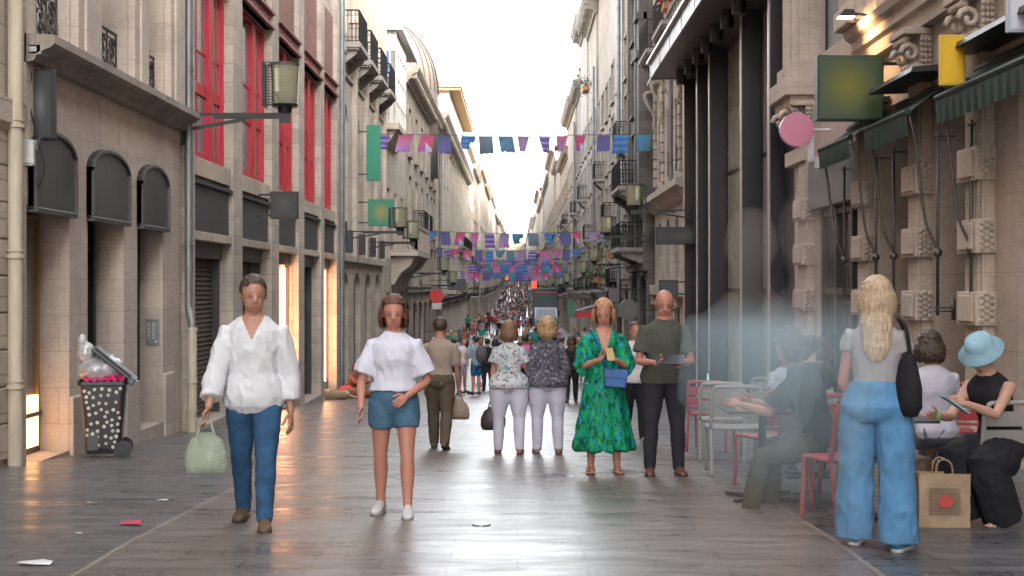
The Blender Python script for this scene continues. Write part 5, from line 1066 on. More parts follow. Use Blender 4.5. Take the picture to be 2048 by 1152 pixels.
def paperbag():
    p = foot(1885, 1054); d = p.y; W_ = .345; H_ = .37; kr = paint('kraft', (.36, .25, .16), .75, 0, .12, 5, .3, .1, .3)
    rt = tag(empty('paper_bag', p, R(-4)), 'brown paper bag with a red print at the feet of the bucket hat woman', 'bag')
    def put(mb, name, m, **k): o = bpy.data.objects.new(name, mb.mesh(name, m, Vector((0, 0, 0)), False)); link(o, rt); return o
    a = MB(); n = 8; vs = []
    for s_ in (-1, 1):
        for j in range(n + 1):
            for i in range(n + 1):
                x = (i / n - .5) * W_ ; z = j / n * H_; y = s_ * (.075 + .012 * noise.noise(Vector((x * 9, z * 9, s_ * 3)))) * (1 - .15 * z / H_); vs.append((x + .008 * noise.noise(Vector((z * 9, s_, 2))), y, z))
    m_ = (n + 1); K = m_ * m_; fs = []
    for s_ in (0, 1): fs += [(s_ * K + j * m_ + i, s_ * K + j * m_ + i + 1, s_ * K + (j + 1) * m_ + i + 1, s_ * K + (j + 1) * m_ + i) for j in range(n) for i in range(n)]
    for j in range(n): fs += [(j * m_, K + j * m_, K + (j + 1) * m_, (j + 1) * m_), (j * m_ + n, K + j * m_ + n, K + (j + 1) * m_ + n, (j + 1) * m_ + n)]
    a.add(vs, fs); put(a, 'bag_body', kr)
    b = MB()
    for s_ in (-.06, .06): b.tube(spline([(-.055, s_, H_ - .05), (-.055, s_, H_ + .04), (-.03, s_, H_ + .09), (.02, s_, H_ + .09), (.05, s_, H_ + .05), (.055, s_, H_ - .05)]), .005, 6)
    put(b, 'handles', kr)
    c = MB(); rr = random.Random(1)
    for j in range(18):
        x = -.11
        while x < .10:
            w_ = rr.uniform(.006, .022); c.box(x, min(x + w_, .105), -.0895, -.089, .09 + j * .0105, .094 + j * .0105) ; x += w_ + .004
    put(c, 'small_print', paint('print_brown', (.09, .06, .04), .8))
    e = MB(); e.loft([((0, -.090, .185), (.05, 0, 0), (0, 0, .045)), ((0, -.0905, .185), (.05, 0, 0), (0, 0, .045))], 24); put(e, 'red_print', paint('print_red', (.48, .06, .05), .7))
paperbag()
# street furniture details on the ground
a = MB(); p = foot(963, 1052); a.cyl((p.x, p.y, p.z + .002), (p.x, p.y, p.z + .012), .065, .06, 24); tag(a.build('drain_cap', paint('cap_metal', (.28, .26, .24), .35, .7), None, auto=40, loc=(p.x, p.y, p.z)), 'small round metal cap set in the paving in the middle foreground', 'drain cap')
a = MB(); p = foot(1115, 954); n = 14
a.v = [(p.x + .16 * math.cos(2 * PI * i / n), p.y + .2 * math.sin(2 * PI * i / n), p.z + .004) for i in range(n)]; a.f = [tuple(range(n))]; a.m = [0]; tag(a.build('loose_slab', paint('patch_dark', (.02, .02, .02), .25), None, loc=(p.x, p.y, p.z)), 'dark sunken patch in the paving left of the woman in green', 'paving patch')  # flat dark oval laid just above the paving
LIT = [(262, 1049, (.5, .02, .08), .10, 'crumpled pink red wrapper on the dark slabs at lower left'), (76, 1129, (.6, .6, .6), .10, 'white paper scrap nearest the bottom left corner'), (323, 1003, (.6, .62, .6), .05, 'small white scrap right of the wheelie bin, beside the manhole line'), (311, 876, (.6, .6, .58), .04, 'white scrap by the wall beyond the bin'), (1203, 707 + 120, (.55, .5, .48), .05, 'pale scrap behind the woman in green'), (182, 1009, (.5, .42, .3), .04, 'tiny tan scrap on the slabs in front of the bin'), (1500, 860, (.5, .5, .5), .06, 'pale scrap under the grey chairs'), (160, 1090 - 20, (.42, .40, .38), .03, 'tiny grey scrap at lower left')]
for k, (px, py, c, s_, lab) in enumerate(LIT):
    p = foot(px, py); rr = random.Random(k); a = MB(); n = 9; vs = [(p.x + (i % 3 - 1) * s_ * .8 + rr.uniform(-.3, .3) * s_, p.y + (i // 3 - 1) * s_ * .7 + rr.uniform(-.2, .2) * s_, p.z + .006 + rr.random() * s_ * .18) for i in range(9)]
    a.add(vs, [(0, 1, 4, 3), (1, 2, 5, 4), (3, 4, 7, 6), (4, 5, 8, 7)]); tag(a.build('litter', paint('litter_%d' % k, c, .6), None, loc=tuple(p)), lab, 'litter', 'bits of litter on the paving')
a = MB(); p = foot(285, 1000); a.box(p.x - .25, p.x + .25, p.y - .02, p.y + .02, p.z + .001, p.z + .005); a.box(p.x - .25, p.x + .25, p.y + .35, p.y + .38, p.z + .001, p.z + .005); tag(a.build('inspection_cover', paint('cover_dark', (.03, .03, .03), .5), None, loc=tuple(p)), 'dark framed inspection cover in the slabs beyond the pink wrapper', 'cover')
# ================================================================= chairs and tables
REDC = paint('chair_red', (.36, .045, .05), .4, 0, .08, 3); GREYC = paint('chair_grey', (.30, .28, .255), .4, 0, .08, 3)
def chair(mat, nm):
    rt = empty('cafe_chair', (0, 0, 0)); a = MB(); W_ = .235
    for s_ in (-1, 1):
        x = s_ * W_
        a.tube(spline([(x, .30, 0), (x, .24, .30), (x, .205, .45)], 4), [.017] * 8 + [.017], 8); a.tube(spline([(x, -.24, 0), (x, -.21, .3), (x, -.20, .42), (x, -.15, .45), (x, .19, .45)], 4), .017, 8)
    back = [(-W_, .205, .45), (-W_, .245, .62), (-W_, .275, .76), (-W_ + .02, .287, .82), (-W_ + .07, .292, .85), (W_ - .07, .292, .85), (W_ - .02, .287, .82), (W_, .275, .76), (W_, .245, .62), (W_, .205, .45)]
    a.tube(spline(back, 4), .019, 8, flat=1.0); a.box(-W_, W_, .19, .21, .435, .46); a.build('frame', mat, rt, smooth=True)
    a = MB()
    for k in range(5): y0 = -.20 + k * .08; a.box(-W_ + .02, W_ - .02, y0, y0 + .068, .447, .459)
    a.build('seat', mat, rt, bevel=.003)
    a = MB()
    for z0, z1 in ((.52, .545), (.565, .66), (.685, .79)):
        M = Matrix(((1, 0, 0, 0), (0, 1, .21, .11), (0, 0, 1, 0), (0, 0, 0, 1))); a.box(-W_ + .015, W_ - .015, -.001, .009, z0, z1, M)
    a.build('backrest', mat, rt, bevel=.003)
    return rt
CH = {'red': chair(REDC, 'r'), 'grey': chair(GREYC, 'g')}; used = set()
def place(kind, px, py, rz, lab, X=None, d=None):
    o = CH[kind] if kind not in used else copy_tree(CH[kind]); used.add(kind)
    p = foot(px, py) if d is None else Vector((X, d, g(d))); o.location = (p.x, p.y + .25, p.z); o.rotation_euler = (0, 0, R(rz)); tag(o, lab, 'chair', '%s cafe chairs on the terrace' % kind); return o
place('red', 1428, 905, 160, 'red chair farthest left on the terrace, next to the dark fins')
place('grey', 1448, 925, 175, 'grey chair just in front of the farthest left red one'); place('grey', 1475, 955, 178, 'foremost grey chair of the left pair, seen square from behind')
place('red', 1555, 984, 200, 'red chair facing away between the grey pair and the seated man in the dark tee')
place('grey', 1600, 990, 195, 'grey chair right behind the middle red chair'); place('red', 1640, 1010, 205, 'red chair holding the seated man in the dark tee')
place('red', 1712, 1055, 195, 'nearest red chair, half hidden by the woman in wide blue trousers'); place('grey', 1868, 985, 250, 'grey chair turned sideways behind the paper bag')
place('red', 1915, 968, 170, 'red chair with its back to us behind the paper bag'); place('grey', 2035, 1052, 180, 'large grey chair under the woman in the bucket hat')
place('red', 1895, 900, 185, 'red chair carrying the person in the white shirt'); place('red', 1610, 880, 180, 'far red chair under the person with pinned up hair'); place('red', 1965, 925, 170, 'red chair deep behind the one in the bucket hat'); place('grey', 1530, 872, 185, 'small far grey chair in the back row')
def table(X, d, lab):
    z = g(d); rt = tag(empty('cafe_table', (X, d, z)), lab, 'table', 'dark square cafe tables'); a = MB(); a.box(X - .32, X + .32, d - .32, d + .32, z + .715, z + .735); a.build('table_top', paint('table_dark', (.045, .045, .05), .3), rt, bevel=.005)
    a = MB(); a.cyl((X, d, z + .03), (X, d, z + .715), .03); a.box(X - .18, X + .18, d - .18, d + .18, z + .70, z + .715); a.build('pedestal', IRON, rt, auto=40)
    for k in range(2):
        a = MB(); M = Matrix.Translation((X, d, z)) @ Matrix.Rotation(R(45 + 90 * k), 4, 'Z'); a.box(-.36, .36, -.025, .025, .0, .035, M); a.build('foot', IRON, rt, bevel=.006)
table(2.62, 10.2, 'dark table between the woman in the bucket hat and the walking woman'); table(1.98, 11.5, 'dark table before the seated man in the dark tee'); table(3.05, 16.0, 'dark table with a paper cup in the back row'); table(2.75, 13.4, 'dark table in the middle of the terrace')
a = MB(); z = g(16) + .735; a.lathe((2.9, 16, z), [(.035, .0), (.045, .12), (.048, .12)], 16); rt = a.build('paper_cup', paint('cup_white', (.6, .62, .65), .5), None, auto=40, loc=(2.9, 16, z)); tag(rt, 'white paper cup with a straw on the back table', 'cup'); b = MB(); b.cyl((2.9, 16, z + .08), (2.91, 16, z + .2), .005, None, 6); b.build('straw', paint('straw', (.5, .1, .1), .5), rt)
a = MB(); z = g(11.6) + .736; a.box(1.75, 1.92, 11.3, 11.45, z, z + .015); tag(a.build('tray', paint('tray_yellow', (.5, .33, .03), .5), None, loc=(1.7, 11.5, z)), 'small yellow tray on the table before the man in the dark tee', 'tray')
b2 = at(640, 778, 39.6); p = Vector((-4.75, 39.5, g(39.5))); rt = tag(empty('bundle', p), 'red and dark bundle of belongings beside the person sitting on the ground', 'bundle'); a = MB(); a.ball(p + Vector((0, 0, .16)), .22, .2, .18, 16, 12); a.ball(p + Vector((.2, -.05, .1)), .15, .15, .12, 14, 10); a.v = [tuple(Vector(v) + Vector((1, 1, 1)) * .05 * noise.noise(Vector(v) * 9)) for v in a.v]; a.build('cloth', paint('bundle_red', (.42, .02, .03), .7), rt, smooth=True)
a = MB(); a.ball(p + Vector((-.22, .1, .12)), .18, .18, .14, 14, 10); a.build('bag', paint('bundle_dark', (.02, .03, .06), .6), rt, smooth=True)
# grey planter/bin by the arcade
p = foot(703, 775); a = MB(); 
p = Vector((-4.7, 42.2, g(42.2))); rt = tag(empty('litter_bin', p), 'small slatted metal bin against the arcade behind the seated person', 'bin'); a = MB()
for k in range(18): a.box(-.015 + .24 * math.cos(k * PI / 9) + p.x, .015 + .24 * math.cos(k * PI / 9) + p.x, p.y + .24 * math.sin(k * PI / 9) - .015, p.y + .24 * math.sin(k * PI / 9) + .015, p.z, p.z + .9)
a.build('slats', ZINC, rt); a = MB(); a.cyl((p.x, p.y, p.z + .02), (p.x, p.y, p.z + .8), .2, None, 20); a.build('liner', DARK, rt, auto=40)
# ================================================================= PEOPLE
def cloth(name, col, rough=.85, vary=.18, scale=7, pat=None, weave=.25):
    if name in MATS: return MATS[name]
    m, t, b = nodes(name); v = N(t, 'ShaderNodeTexCoord').outputs['Object']; col = Vector(col)
    n = tex(t, v, scale, 5, .6); c = mixc(t, ramp(t, n, .35, .65), tuple(col * (1 - vary)), tuple(col * (1 + vary * .5)))
    if pat:
        for i, (pc, sc_, th, st) in enumerate(pat):
            mp = N(t, 'ShaderNodeMapping'); mp.inputs['Location'].default_value = (i * 3.1, i * 1.7, i); mp.inputs['Scale'].default_value = st; mp.inputs['Rotation'].default_value = (0, R(25), 0); t.links.new(v, mp.inputs[0])
            nn = tex(t, mp.outputs[0], sc_, 3, .6); c = mixc(t, ramp(t, nn, th, th + .04), c, pc)
    t.links.new(c, b.inputs['Base Color']); b.inputs['Roughness'].default_value = rough; b.inputs['Specular IOR Level'].default_value = .25
    w1 = tex(t, v, 260, 2, .5); t.links.new(bump(t, w1, weave, .002), b.inputs['Normal']); MATS[name] = m; return m
def skinm(name, col):
    if name in MATS: return MATS[name]
    m, t, b = nodes(name); v = N(t, 'ShaderNodeTexCoord').outputs['Object']; col = Vector(col); n = tex(t, v, 14, 4, .6)
    t.links.new(mixc(t, n, tuple(Vector((col.x * .93, col.y * .88, col.z * .86))), tuple(col * 1.08)), b.inputs['Base Color']); b.inputs['Roughness'].default_value = .5; b.inputs['Subsurface Weight'].default_value = .08; b.inputs['Subsurface Radius'].default_value = (.01, .004, .002); MATS[name] = m; return m
SK = {'fair': skinm('skin_fair', (.50, .29, .21)), 'tan': skinm('skin_tan', (.40, .21, .14)), 'brown': skinm('skin_brown', (.20, .10, .065)), 'red': skinm('skin_ruddy', (.46, .21, .15))}
EYE = paint('eye_dark', (.07, .045, .035), .3); LIP = paint('lip', (.30, .09, .08), .5); BROW = paint('brow', (.16, .09, .06), .8)
def hairm(name, col):
    if name in MATS: return MATS[name]
    m, t, b = nodes(name); col = Vector(col); v = N(t, 'ShaderNodeTexCoord').outputs['Object']
    n = tex(t, vec(t, 60, 60, 7, v), 1.2, 4, .7); t.links.new(mixc(t, ramp(t, n, .3, .7), tuple(col * .45), tuple(col * 1.3)), b.inputs['Base Color']); b.inputs['Roughness'].default_value = .45
    t.links.new(bump(t, n, .6, .01), b.inputs['Normal']); MATS[name] = m; return m
HR = {'brown': hairm('hair_brown', (.055, .030, .018)), 'blond': hairm('hair_blond', (.42, .27, .13)), 'black': hairm('hair_black', (.018, .015, .014)), 'grey': hairm('hair_grey', (.26, .22, .18)), 'lightbrown': hairm('hair_light_brown', (.19, .10, .05)), 'paleblond': hairm('hair_pale_blond', (.50, .36, .23)), 'strawberry': hairm('hair_strawberry', (.48, .25, .12)), 'auburn': hairm('hair_auburn', (.11, .04, .02))}
TS = bpy.data.scenes.new('workshop')
def TDG():
    with bpy.context.temp_override(scene=TS, view_layer=TS.view_layers[0]):
        d_ = bpy.context.evaluated_depsgraph_get(); d_.update(); return d_
def remesh(mb, name, mats, vox, smooth_it=3, folds=None, matfn=None, parent=None, loc=None, hands=None):
    L = wloc(parent) if parent is not None else Vector((0, 0, 0))
    me = mb.mesh(name + '_raw', mats, Vector((0, 0, 0))); o = bpy.data.objects.new('tmp', me); TS.collection.objects.link(o)
    md = o.modifiers.new('r', 'REMESH'); md.mode = 'VOXEL'; md.voxel_size = vox; md.use_smooth_shade = True
    if smooth_it: sm = o.modifiers.new('s', 'SMOOTH'); sm.factor = .5; sm.iterations = smooth_it
    dg = TDG(); ne = bpy.data.meshes.new_from_object(o.evaluated_get(dg)); bpy.data.objects.remove(o); ne.name = name
    if folds:
        amp, fn = folds
        n_ = len(ne.vertices); cs = [0.0] * (n_ * 3); ns = [0.0] * (n_ * 3); ne.vertices.foreach_get('co', cs); ne.vertices.foreach_get('normal', ns)
        for i in range(0, n_ * 3, 3):
            k_ = amp * max(-.5, fn(Vector(cs[i:i + 3]))); cs[i] += ns[i] * k_; cs[i + 1] += ns[i + 1] * k_; cs[i + 2] += ns[i + 2] * k_
        ne.vertices.foreach_set('co', cs); ne.update()
    ne.materials.clear()
    for m in mats: ne.materials.append(m)
    if matfn:
        for p in ne.polygons: p.material_index = matfn(p.center)
    else:
        for p in ne.polygons: p.material_index = 0
    if hands:
        bm = bmesh.new(); bm.from_mesh(ne); hm = hands.mesh('h', mats); bm.from_mesh(hm); bm.to_mesh(ne); bm.free()
    ne.shade_smooth(); return ne
def rotx(v, a, c): # rotate about X through c ; positive a leans forward (-Y)
    v = v - c; return Vector((v.x, v.y * math.cos(a) - v.z * math.sin(a), v.y * math.sin(a) + v.z * math.cos(a))) + c
def foldfn(seed, fx=9, fz=4):
    def f(c):
        a = noise.noise(Vector((c.x * fx * 1.3 + seed, c.y * fx * 1.3 + .6 * c.z * fz, c.z * fz))); b = noise.noise(Vector((c.x * 17 + c.z * 9, c.y * 17 + seed, c.z * 8)))
        return 1.0 - 3.4 * abs(a) + .9 * (.35 - 2.2 * abs(b)) * (1 if a > -.1 else .4)
    return f
TR = [(.468, .045, .05), (.495, .088, .068), (.53, .098, .076), (.575, .088, .066), (.62, .077, .057), (.67, .082, .060), (.72, .094, .068), (.765, .102, .068), (.79, .100, .062), (.808, .088, .052), (.825, .066, .043), (.843, .043, .037), (.86, .034, .035), (.885, .032, .034)]
def hand(mb, wr, d, side_ax, s_, curl):
    """wr wrist, d pointing direction, side_ax towards the thumb"""
    d = d.normalized(); y = (side_ax - d * side_ax.dot(d)).normalized(); z = d.cross(y).normalized()
    rg = [(0, .020, .016), (.02, .026, .016), (.05, .038, .015), (.085, .040, .013), (.095, .034, .009)]
    mb.loft([(wr + d * a_ * s_, y * w_ * s_, z * h_ * s_) for a_, w_, h_ in rg], 12)
    for i, (ln, o_) in enumerate(((.070, .030), (.080, .010), (.074, -.010), (.058, -.029))):
        p = wr + d * .088 * s_ + y * o_ * s_; dd = d.copy(); pts = [p]; 
        for k, fr in enumerate((.45, .32, .23)):
            an = curl * (k + .6) * .6; dd = (d * math.cos(an) + z * math.sin(an)); p = p + dd * ln * fr * s_; pts.append(p)
        mb.tube(pts, [.0095 * s_, .009 * s_, .008 * s_, .0062 * s_], 8)
    p = wr + d * .028 * s_ + y * .028 * s_; d1 = (d * .65 + y * .65 + z * .35).normalized(); d2 = (d * .9 + y * .25 + z * .4).normalized()
    mb.tube([p, p + d1 * .04 * s_, p + d1 * .04 * s_ + d2 * .032 * s_, p + d1 * .04 * s_ + d2 * .055 * s_], [.013 * s_, .011 * s_, .010 * s_, .007 * s_], 8)
PROTO = {}
def person(label, loc, rz, H=1.7, female=False, legL=(0, 0, .04), legR=(0, 0, .04), armL=(.05, .12, .15, 0), armR=(.05, .12, .15, 0), lean=.02, head=(0, 0), seat=None,
           skin='fair', top=None, bottom=None, hair=('brown', 'short'), shoes=None, vox=.012, group='people in the street', hip=1.0, ghost=None, name='person', lie=False, curl=.5, cat='person', bodyonly=False):
    """faces -Y; R is x<0. leg=(pitch,knee,abduct); arm=(pitch,abduct,elbow,inward)"""
    fw = .93 if female else 1.0; hp = 1.06 if female else 1.0; hp *= hip
    u = lambda x: x * H
    pel = Vector((0, 0, u(.52))); J = {}
    def legj(s_, lg):
        p, k, ab = lg; h0 = Vector((s_ * u(.052) * hp, 0, u(.505))); th = Vector((s_ * math.sin(ab), -math.sin(p), -math.cos(p))).normalized(); kn = h0 + th * u(.235)
        sp = p - k; sh = Vector((s_ * math.sin(ab) * .4, -math.sin(sp), -math.cos(sp))).normalized(); an = kn + sh * u(.232); return h0, kn, an, sp
    legs = {1: legj(1, legL), -1: legj(-1, legR)}
    low = min(l[2].z for l in legs.values()); dz = u(.042) - low if seat is None else seat - u(.505) + .05
    sh_ = Vector((0, 0, dz)); legs = {k: (l[0] + sh_, l[1] + sh_, l[2] + sh_, l[3]) for k, l in legs.items()}; pel = pel + sh_
    T = lambda v: rotx(Vector(v) + sh_, lean, pel)
    arms = {}
    for s_, ar in ((1, armL), (-1, armR)):
        p, ab, e, inn = ar; s0 = T((s_ * u(.102) * fw, 0, u(.782))); q = p + lean * .5
        ud = Vector((s_ * math.sin(ab), -math.sin(q) * math.cos(ab), -math.cos(q) * math.cos(ab))); el = s0 + ud * u(.175)
        fd = Vector((-s_ * math.sin(inn), -math.sin(q + e) * math.cos(inn), -math.cos(q + e) * math.cos(inn))); wr = el + fd * u(.148); arms[s_] = (s0, el, wr, fd)
    # ---- body
    B = MB()
    rings = []
    for z, rx, ry in TR:
        k = hp if z < .6 else fw; c = T((0, (u(.012) if z < .56 else 0) + (-u(.006) if .7 < z < .8 and female else 0), u(z))); c2 = T((0, 0, u(z) + 1)) - T((0, 0, u(z)))
        ya = Vector((0, c2.z, -c2.y)); rings.append((c, Vector((u(rx) * k, 0, 0)), ya * u(ry) * (1.03 if female and .7 < z < .78 else 1)))
    B.loft(rings, 20)
    for s_, (h0, kn, an, sp) in legs.items():
        m1 = h0.lerp(kn, .5); c1 = kn.lerp(an, .3); c2 = kn.lerp(an, .65)
        bk = Vector((0, u(.008), 0))
        B.tube([h0 + Vector((0, 0, u(.02))), h0.lerp(kn, .15), m1, kn.lerp(h0, .12), kn, c1 + bk, c2 + bk * .5, an], [u(.05) * hp, u(.052) * hp, u(.044), u(.034), u(.032), u(.034), u(.026), u(.020)], 14)
        fd_ = Vector((0, -1, 0)); B.tube([an + Vector((0, u(.015), -u(.01))), an + Vector((0, -u(.03), -u(.022))), an + Vector((0, -u(.095), -u(.032)))], [u(.02), u(.022), u(.014)], 10)
    HB = MB()
    for s_, (s0, el, wr, fd) in arms.items():
        fdir = (wr - el).normalized()
        B.tube([s0.lerp(T((0, 0, u(.772))), .35), s0, s0.lerp(el, .3), s0.lerp(el, .75), el, el.lerp(wr, .3), el.lerp(wr, .75), wr, wr + fdir * .012], [u(.026), u(.030), u(.027) * fw, u(.023) * fw, u(.021), u(.023) * fw, u(.017), u(.0145), u(.013)], 12)
        if not bodyonly: hand(HB, wr - fdir * .004, fdir, Vector((-s_ * .3, -.8, .5)) if abs(fdir.z) > .7 else Vector((-s_ * .6, 0, .8)), H / 1.75 * (.92 if female else 1), curl * s_ * -1 if False else curl)
        else: HB.ball(wr + fdir * .05, .04, .045, .06, 8, 6); 
    hc = T((0, -u(.008), u(.926))); yw, pt = head; Mh = Matrix.Translation(hc) @ Matrix.Rotation(yw, 4, 'Z') @ Matrix.Rotation(pt + lean, 4, 'X')
    hs = H / 1.75 * 1.11
    B.ball((0, .008 * hs, .022 * hs), .077 * hs, .094 * hs, .098 * hs, 18, 12, Mh); B.ball((0, -.022 * hs, -.045 * hs), .060 * hs, .068 * hs, .068 * hs, 14, 10, Mh); B.ball((0, -.045 * hs, -.09 * hs), .027 * hs, .028 * hs, .024 * hs, 10, 8, Mh)
    B.loft([(Vector((0, -.084 * hs, .012 * hs)), Vector((.008, 0, 0)), Vector((0, .01, 0))), (Vector((0, -.100 * hs, -.024 * hs)), Vector((.017, 0, 0)), Vector((0, .016, 0))), (Vector((0, -.088 * hs, -.038 * hs)), Vector((.012, 0, 0)), Vector((0, .01, 0)))], 10, True, Mh)
    for s_ in (-1, 1): B.ball((s_ * .078 * hs, .012, -.008), .012, .020, .034, 8, 6, Mh)
    neck = T((0, u(.004), u(.86))); B.tube([neck - Vector((0, 0, u(.035))), neck + Vector((0, 0, u(.0))), hc + Vector((0, u(.006), -u(.02)))], [u(.036) * fw, u(.031) * fw, u(.033) * fw], 12)
    FB = MB(); FB.mi = 1
    for s_ in (-1, 1):
        FB.mi = 1; FB.ball((s_ * .031 * hs, -.084 * hs, .005 * hs), .010, .004, .0045, 8, 5, Mh); FB.mi = 3; FB.ball((s_ * .032 * hs, -.088 * hs, .026 * hs), .015, .004, .0025, 8, 5, Mh)
    FB.mi = 2; FB.ball((0, -.086 * hs, -.062 * hs), .023, .008, .006, 8, 5, Mh)
    FB.mi = 0
    FB.add(HB.v, HB.f); 
    smat = SK[skin]
    if ghost:
        G = MB(); G.v = B.v[:]; G.f = B.f[:]; G.m = B.m[:]
        G.loft([(c, a_ * 1.12, b_ * 1.25) for c, a_, b_ in rings[1:9]], 20); G.ball((0, .008, .02), .095, .11, .125, 18, 12, Mh)
        for s_, (s0, el, wr, fd) in arms.items(): G.tube([s0, s0.lerp(el, .85)], [u(.034), u(.036)], 12)
        for s_, (h0, kn, an, sp) in legs.items(): G.tube([h0, h0.lerp(kn, .9)], [u(.062), u(.058)], 12)
        me = remesh(G, 'person', [ghost], .014, 4); o = bpy.data.objects.new(name, me); link(o); o.location = loc; o.rotation_euler = (0, 0, R(rz)); tag(o, label, cat, group); return o
    if bodyonly: FB.v = []; FB.f = []; FB.m = []
    me = remesh(B, 'person', [smat, EYE, LIP, BROW], vox, 2, None, None, None, None, FB)
    root = bpy.data.objects.new(name, me); link(root); root.location = loc; root.rotation_euler = (0, 0, R(rz)); tag(root, label, cat, group)
    def part(mesh, nm): o = bpy.data.objects.new(nm, mesh); link(o, root); return o
    info = dict(root=root, part=part, arms=arms, legs=legs, T=T, u=u, hc=hc, Mh=Mh, rings=rings, pel=pel, hs=hs)
    seed = H * 31 + loc[0]
    # ---- garments
    if top:
        tm = top['m']; ls = top.get('loose', .012); S_ = MB(); zh = top.get('hem', .52); rr_ = []
        for (z, rx, ry), (c, a_, b_) in zip(TR, rings):
            if z < zh - .02 or z > .845: continue
            g_ = ls + (top.get('flare', 0) * max(0, (.72 - z) / .2)); 
            if z > .74: g_ = .006 + ls * .35
            if z > .8: g_ = .006 + ls * .15
            rr_.append((c, a_ * (1 + g_ / a_.length), b_ * (1 + (g_ + top.get('puff', 0)) / b_.length)))
        S_.loft(rr_, 22)
        sl = top.get('sleeve', .5)
        if sl > 0:
            for s_, (s0, el, wr, fd) in arms.items():
                gl = ls * .7 + .006; ws = top.get('wide', 0)
                path = [s0.lerp(T((0, 0, u(.775))), .4), s0, s0.lerp(el, min(sl, 1) * .5), s0.lerp(el, min(sl, 1))]; rad = [u(.028) + .004, u(.031) + .004 + gl * .25, u(.028) + gl * .8 + ws * .4, u(.026) + gl + ws]
                if sl > 1: f_ = min(sl - 1, .95); path[-1] = el; rad[-1] = u(.024) + gl + ws * .6; path += [el.lerp(wr, f_ * .5), el.lerp(wr, f_)]; rad += [u(.024) + gl + ws * .8, u(.018) + gl + ws]
                S_.tube(path, rad, 14)
        vcut = top.get('vneck')
        def mf(c):
            if vcut:
                loc_ = c; zt = T((0, 0, u(.84))).z
                if c.y < -.02 and c.z > zt - vcut and abs(c.x) < .075 * (c.z - (zt - vcut)) / vcut + .003: return 1
            return 0
        part(remesh(S_, top.get('name', 'shirt'), [tm, SK[skin]], top.get('vox', vox), 3, (top.get('fold', .007) * .62, foldfn(seed)), mf), top.get('name', 'shirt'))
    if bottom:
        bm_ = bottom['m']; kd = bottom['kind']; ls = bottom.get('loose', .01); S_ = MB()
        if kd in ('trousers', 'shorts'):
            rr_ = [(c, a_ * (1 + (ls + .004) / a_.length), b_ * (1 + (ls + .004) / b_.length)) for (z, rx, ry), (c, a_, b_) in zip(TR, rings) if z <= bottom.get('waist', .60)]
            S_.loft(rr_, 20); ln = bottom.get('len', 1.0); fl = bottom.get('flare', 0)
            for s_, (h0, kn, an, sp) in legs.items():
                P_ = [h0 + Vector((0, 0, u(.02))), h0.lerp(kn, .2), h0.lerp(kn, .55), kn, kn.lerp(an, .33), kn.lerp(an, .7), an + (an - kn).normalized() * u(.012)]
                Rd = [u(.05) * hp, u(.053) * hp, u(.045) * hp, u(.035), u(.034), u(.029), u(.024)]
                Rd = [r_ + ls + fl * (max(0, i - 1) / 5) + (bottom.get('drape', 0) if i > 1 else 0) for i, r_ in enumerate(Rd)]
                if ln < 1: n_ = 3 if ln > .3 else 2; P_ = P_[:n_ + 1]; Rd = Rd[:n_ + 1]; P_[-1] = h0.lerp(kn, ln * 2)
                S_.tube(P_, Rd, 16)
            part(remesh(S_, kd, [bm_], vox, 2, (bottom.get('fold', .007) * .42, foldfn(seed + 5, 7, 6))), kd)
        else:
            nm = kd; hz = bottom['hemz']; fl = bottom.get('flare', .10); rr_ = [(c, a_ * (1 + ls / a_.length), b_ * (1 + ls / b_.length)) for (z, rx, ry), (c, a_, b_) in zip(TR, rings) if .5 <= z <= bottom.get('waist', .62)][::-1]
            zt = rr_[-1][0].z; k = 8
            for i in range(1, k + 1):
                t = i / k; rr_.append((Vector((0, rr_[0][0].y * (1 - t) + .01, zt + (hz - zt) * t)), Vector((u(.098) * hp + ls + fl * t, 0, 0)), Vector((0, u(.078) + ls + fl * .8 * t, 0))))
            S_.loft(rr_, 28)
            def ff(c): a_ = math.atan2(c.y, c.x); w_ = max(0, min(1, (zt - c.z) / max(.1, zt - hz))); return w_ * (1.8 * math.sin(a_ * 9 + seed + 2 * noise.noise(c * 3)) + noise.noise(c * 9)) + .4 * noise.noise(c * 12)
            part(remesh(S_, nm, [bm_], vox, 2, (bottom.get('fold', .011), ff)), nm)
    # ---- hair
    hk, hst = hair; 
    if hk and hst != 'bald':
        S_ = MB(); hm = HR[hk]; q = 1.0
        S_.ball((0, .016 * hs, .034 * hs), .086 * hs, .098 * hs, .098 * hs, 18, 12, Mh)
        if hst in ('bob', 'curly', 'long', 'shag'):
            for s_ in (-1, 1): S_.ball((s_ * .078 * hs, .018 * hs, -.03 * hs), .038 * hs, .075 * hs, .088 * hs, 12, 9, Mh)
            S_.ball((0, .065 * hs, -.025 * hs), .100 * hs, .062 * hs, .105 * hs, 14, 10, Mh); S_.ball((0, .02 * hs, .042 * hs), .096 * hs, .105 * hs, .102 * hs, 16, 10, Mh)
        if hst == 'curly': S_.ball((0, .025 * hs, .04 * hs), .105 * hs, .112 * hs, .11 * hs, 18, 12, Mh)
        if hst == 'long': S_.loft([(Vector((0, .055 * hs, .0)), Vector((.085 * hs, 0, 0)), Vector((0, .05 * hs, 0))), (Vector((0, .075 * hs, -.14 * hs)), Vector((.095 * hs, 0, 0)), Vector((0, .045 * hs, 0))), (Vector((0, .085 * hs, -.30 * hs)), Vector((.085 * hs, 0, 0)), Vector((0, .03 * hs, 0))), (Vector((0, .08 * hs, -.38 * hs)), Vector((.04 * hs, 0, 0)), Vector((0, .015 * hs, 0)))], 14, True, Mh)
        if hst == 'bun': S_.ball((0, .10 * hs, .05 * hs), .045 * hs, .04 * hs, .045 * hs, 12, 8, Mh)
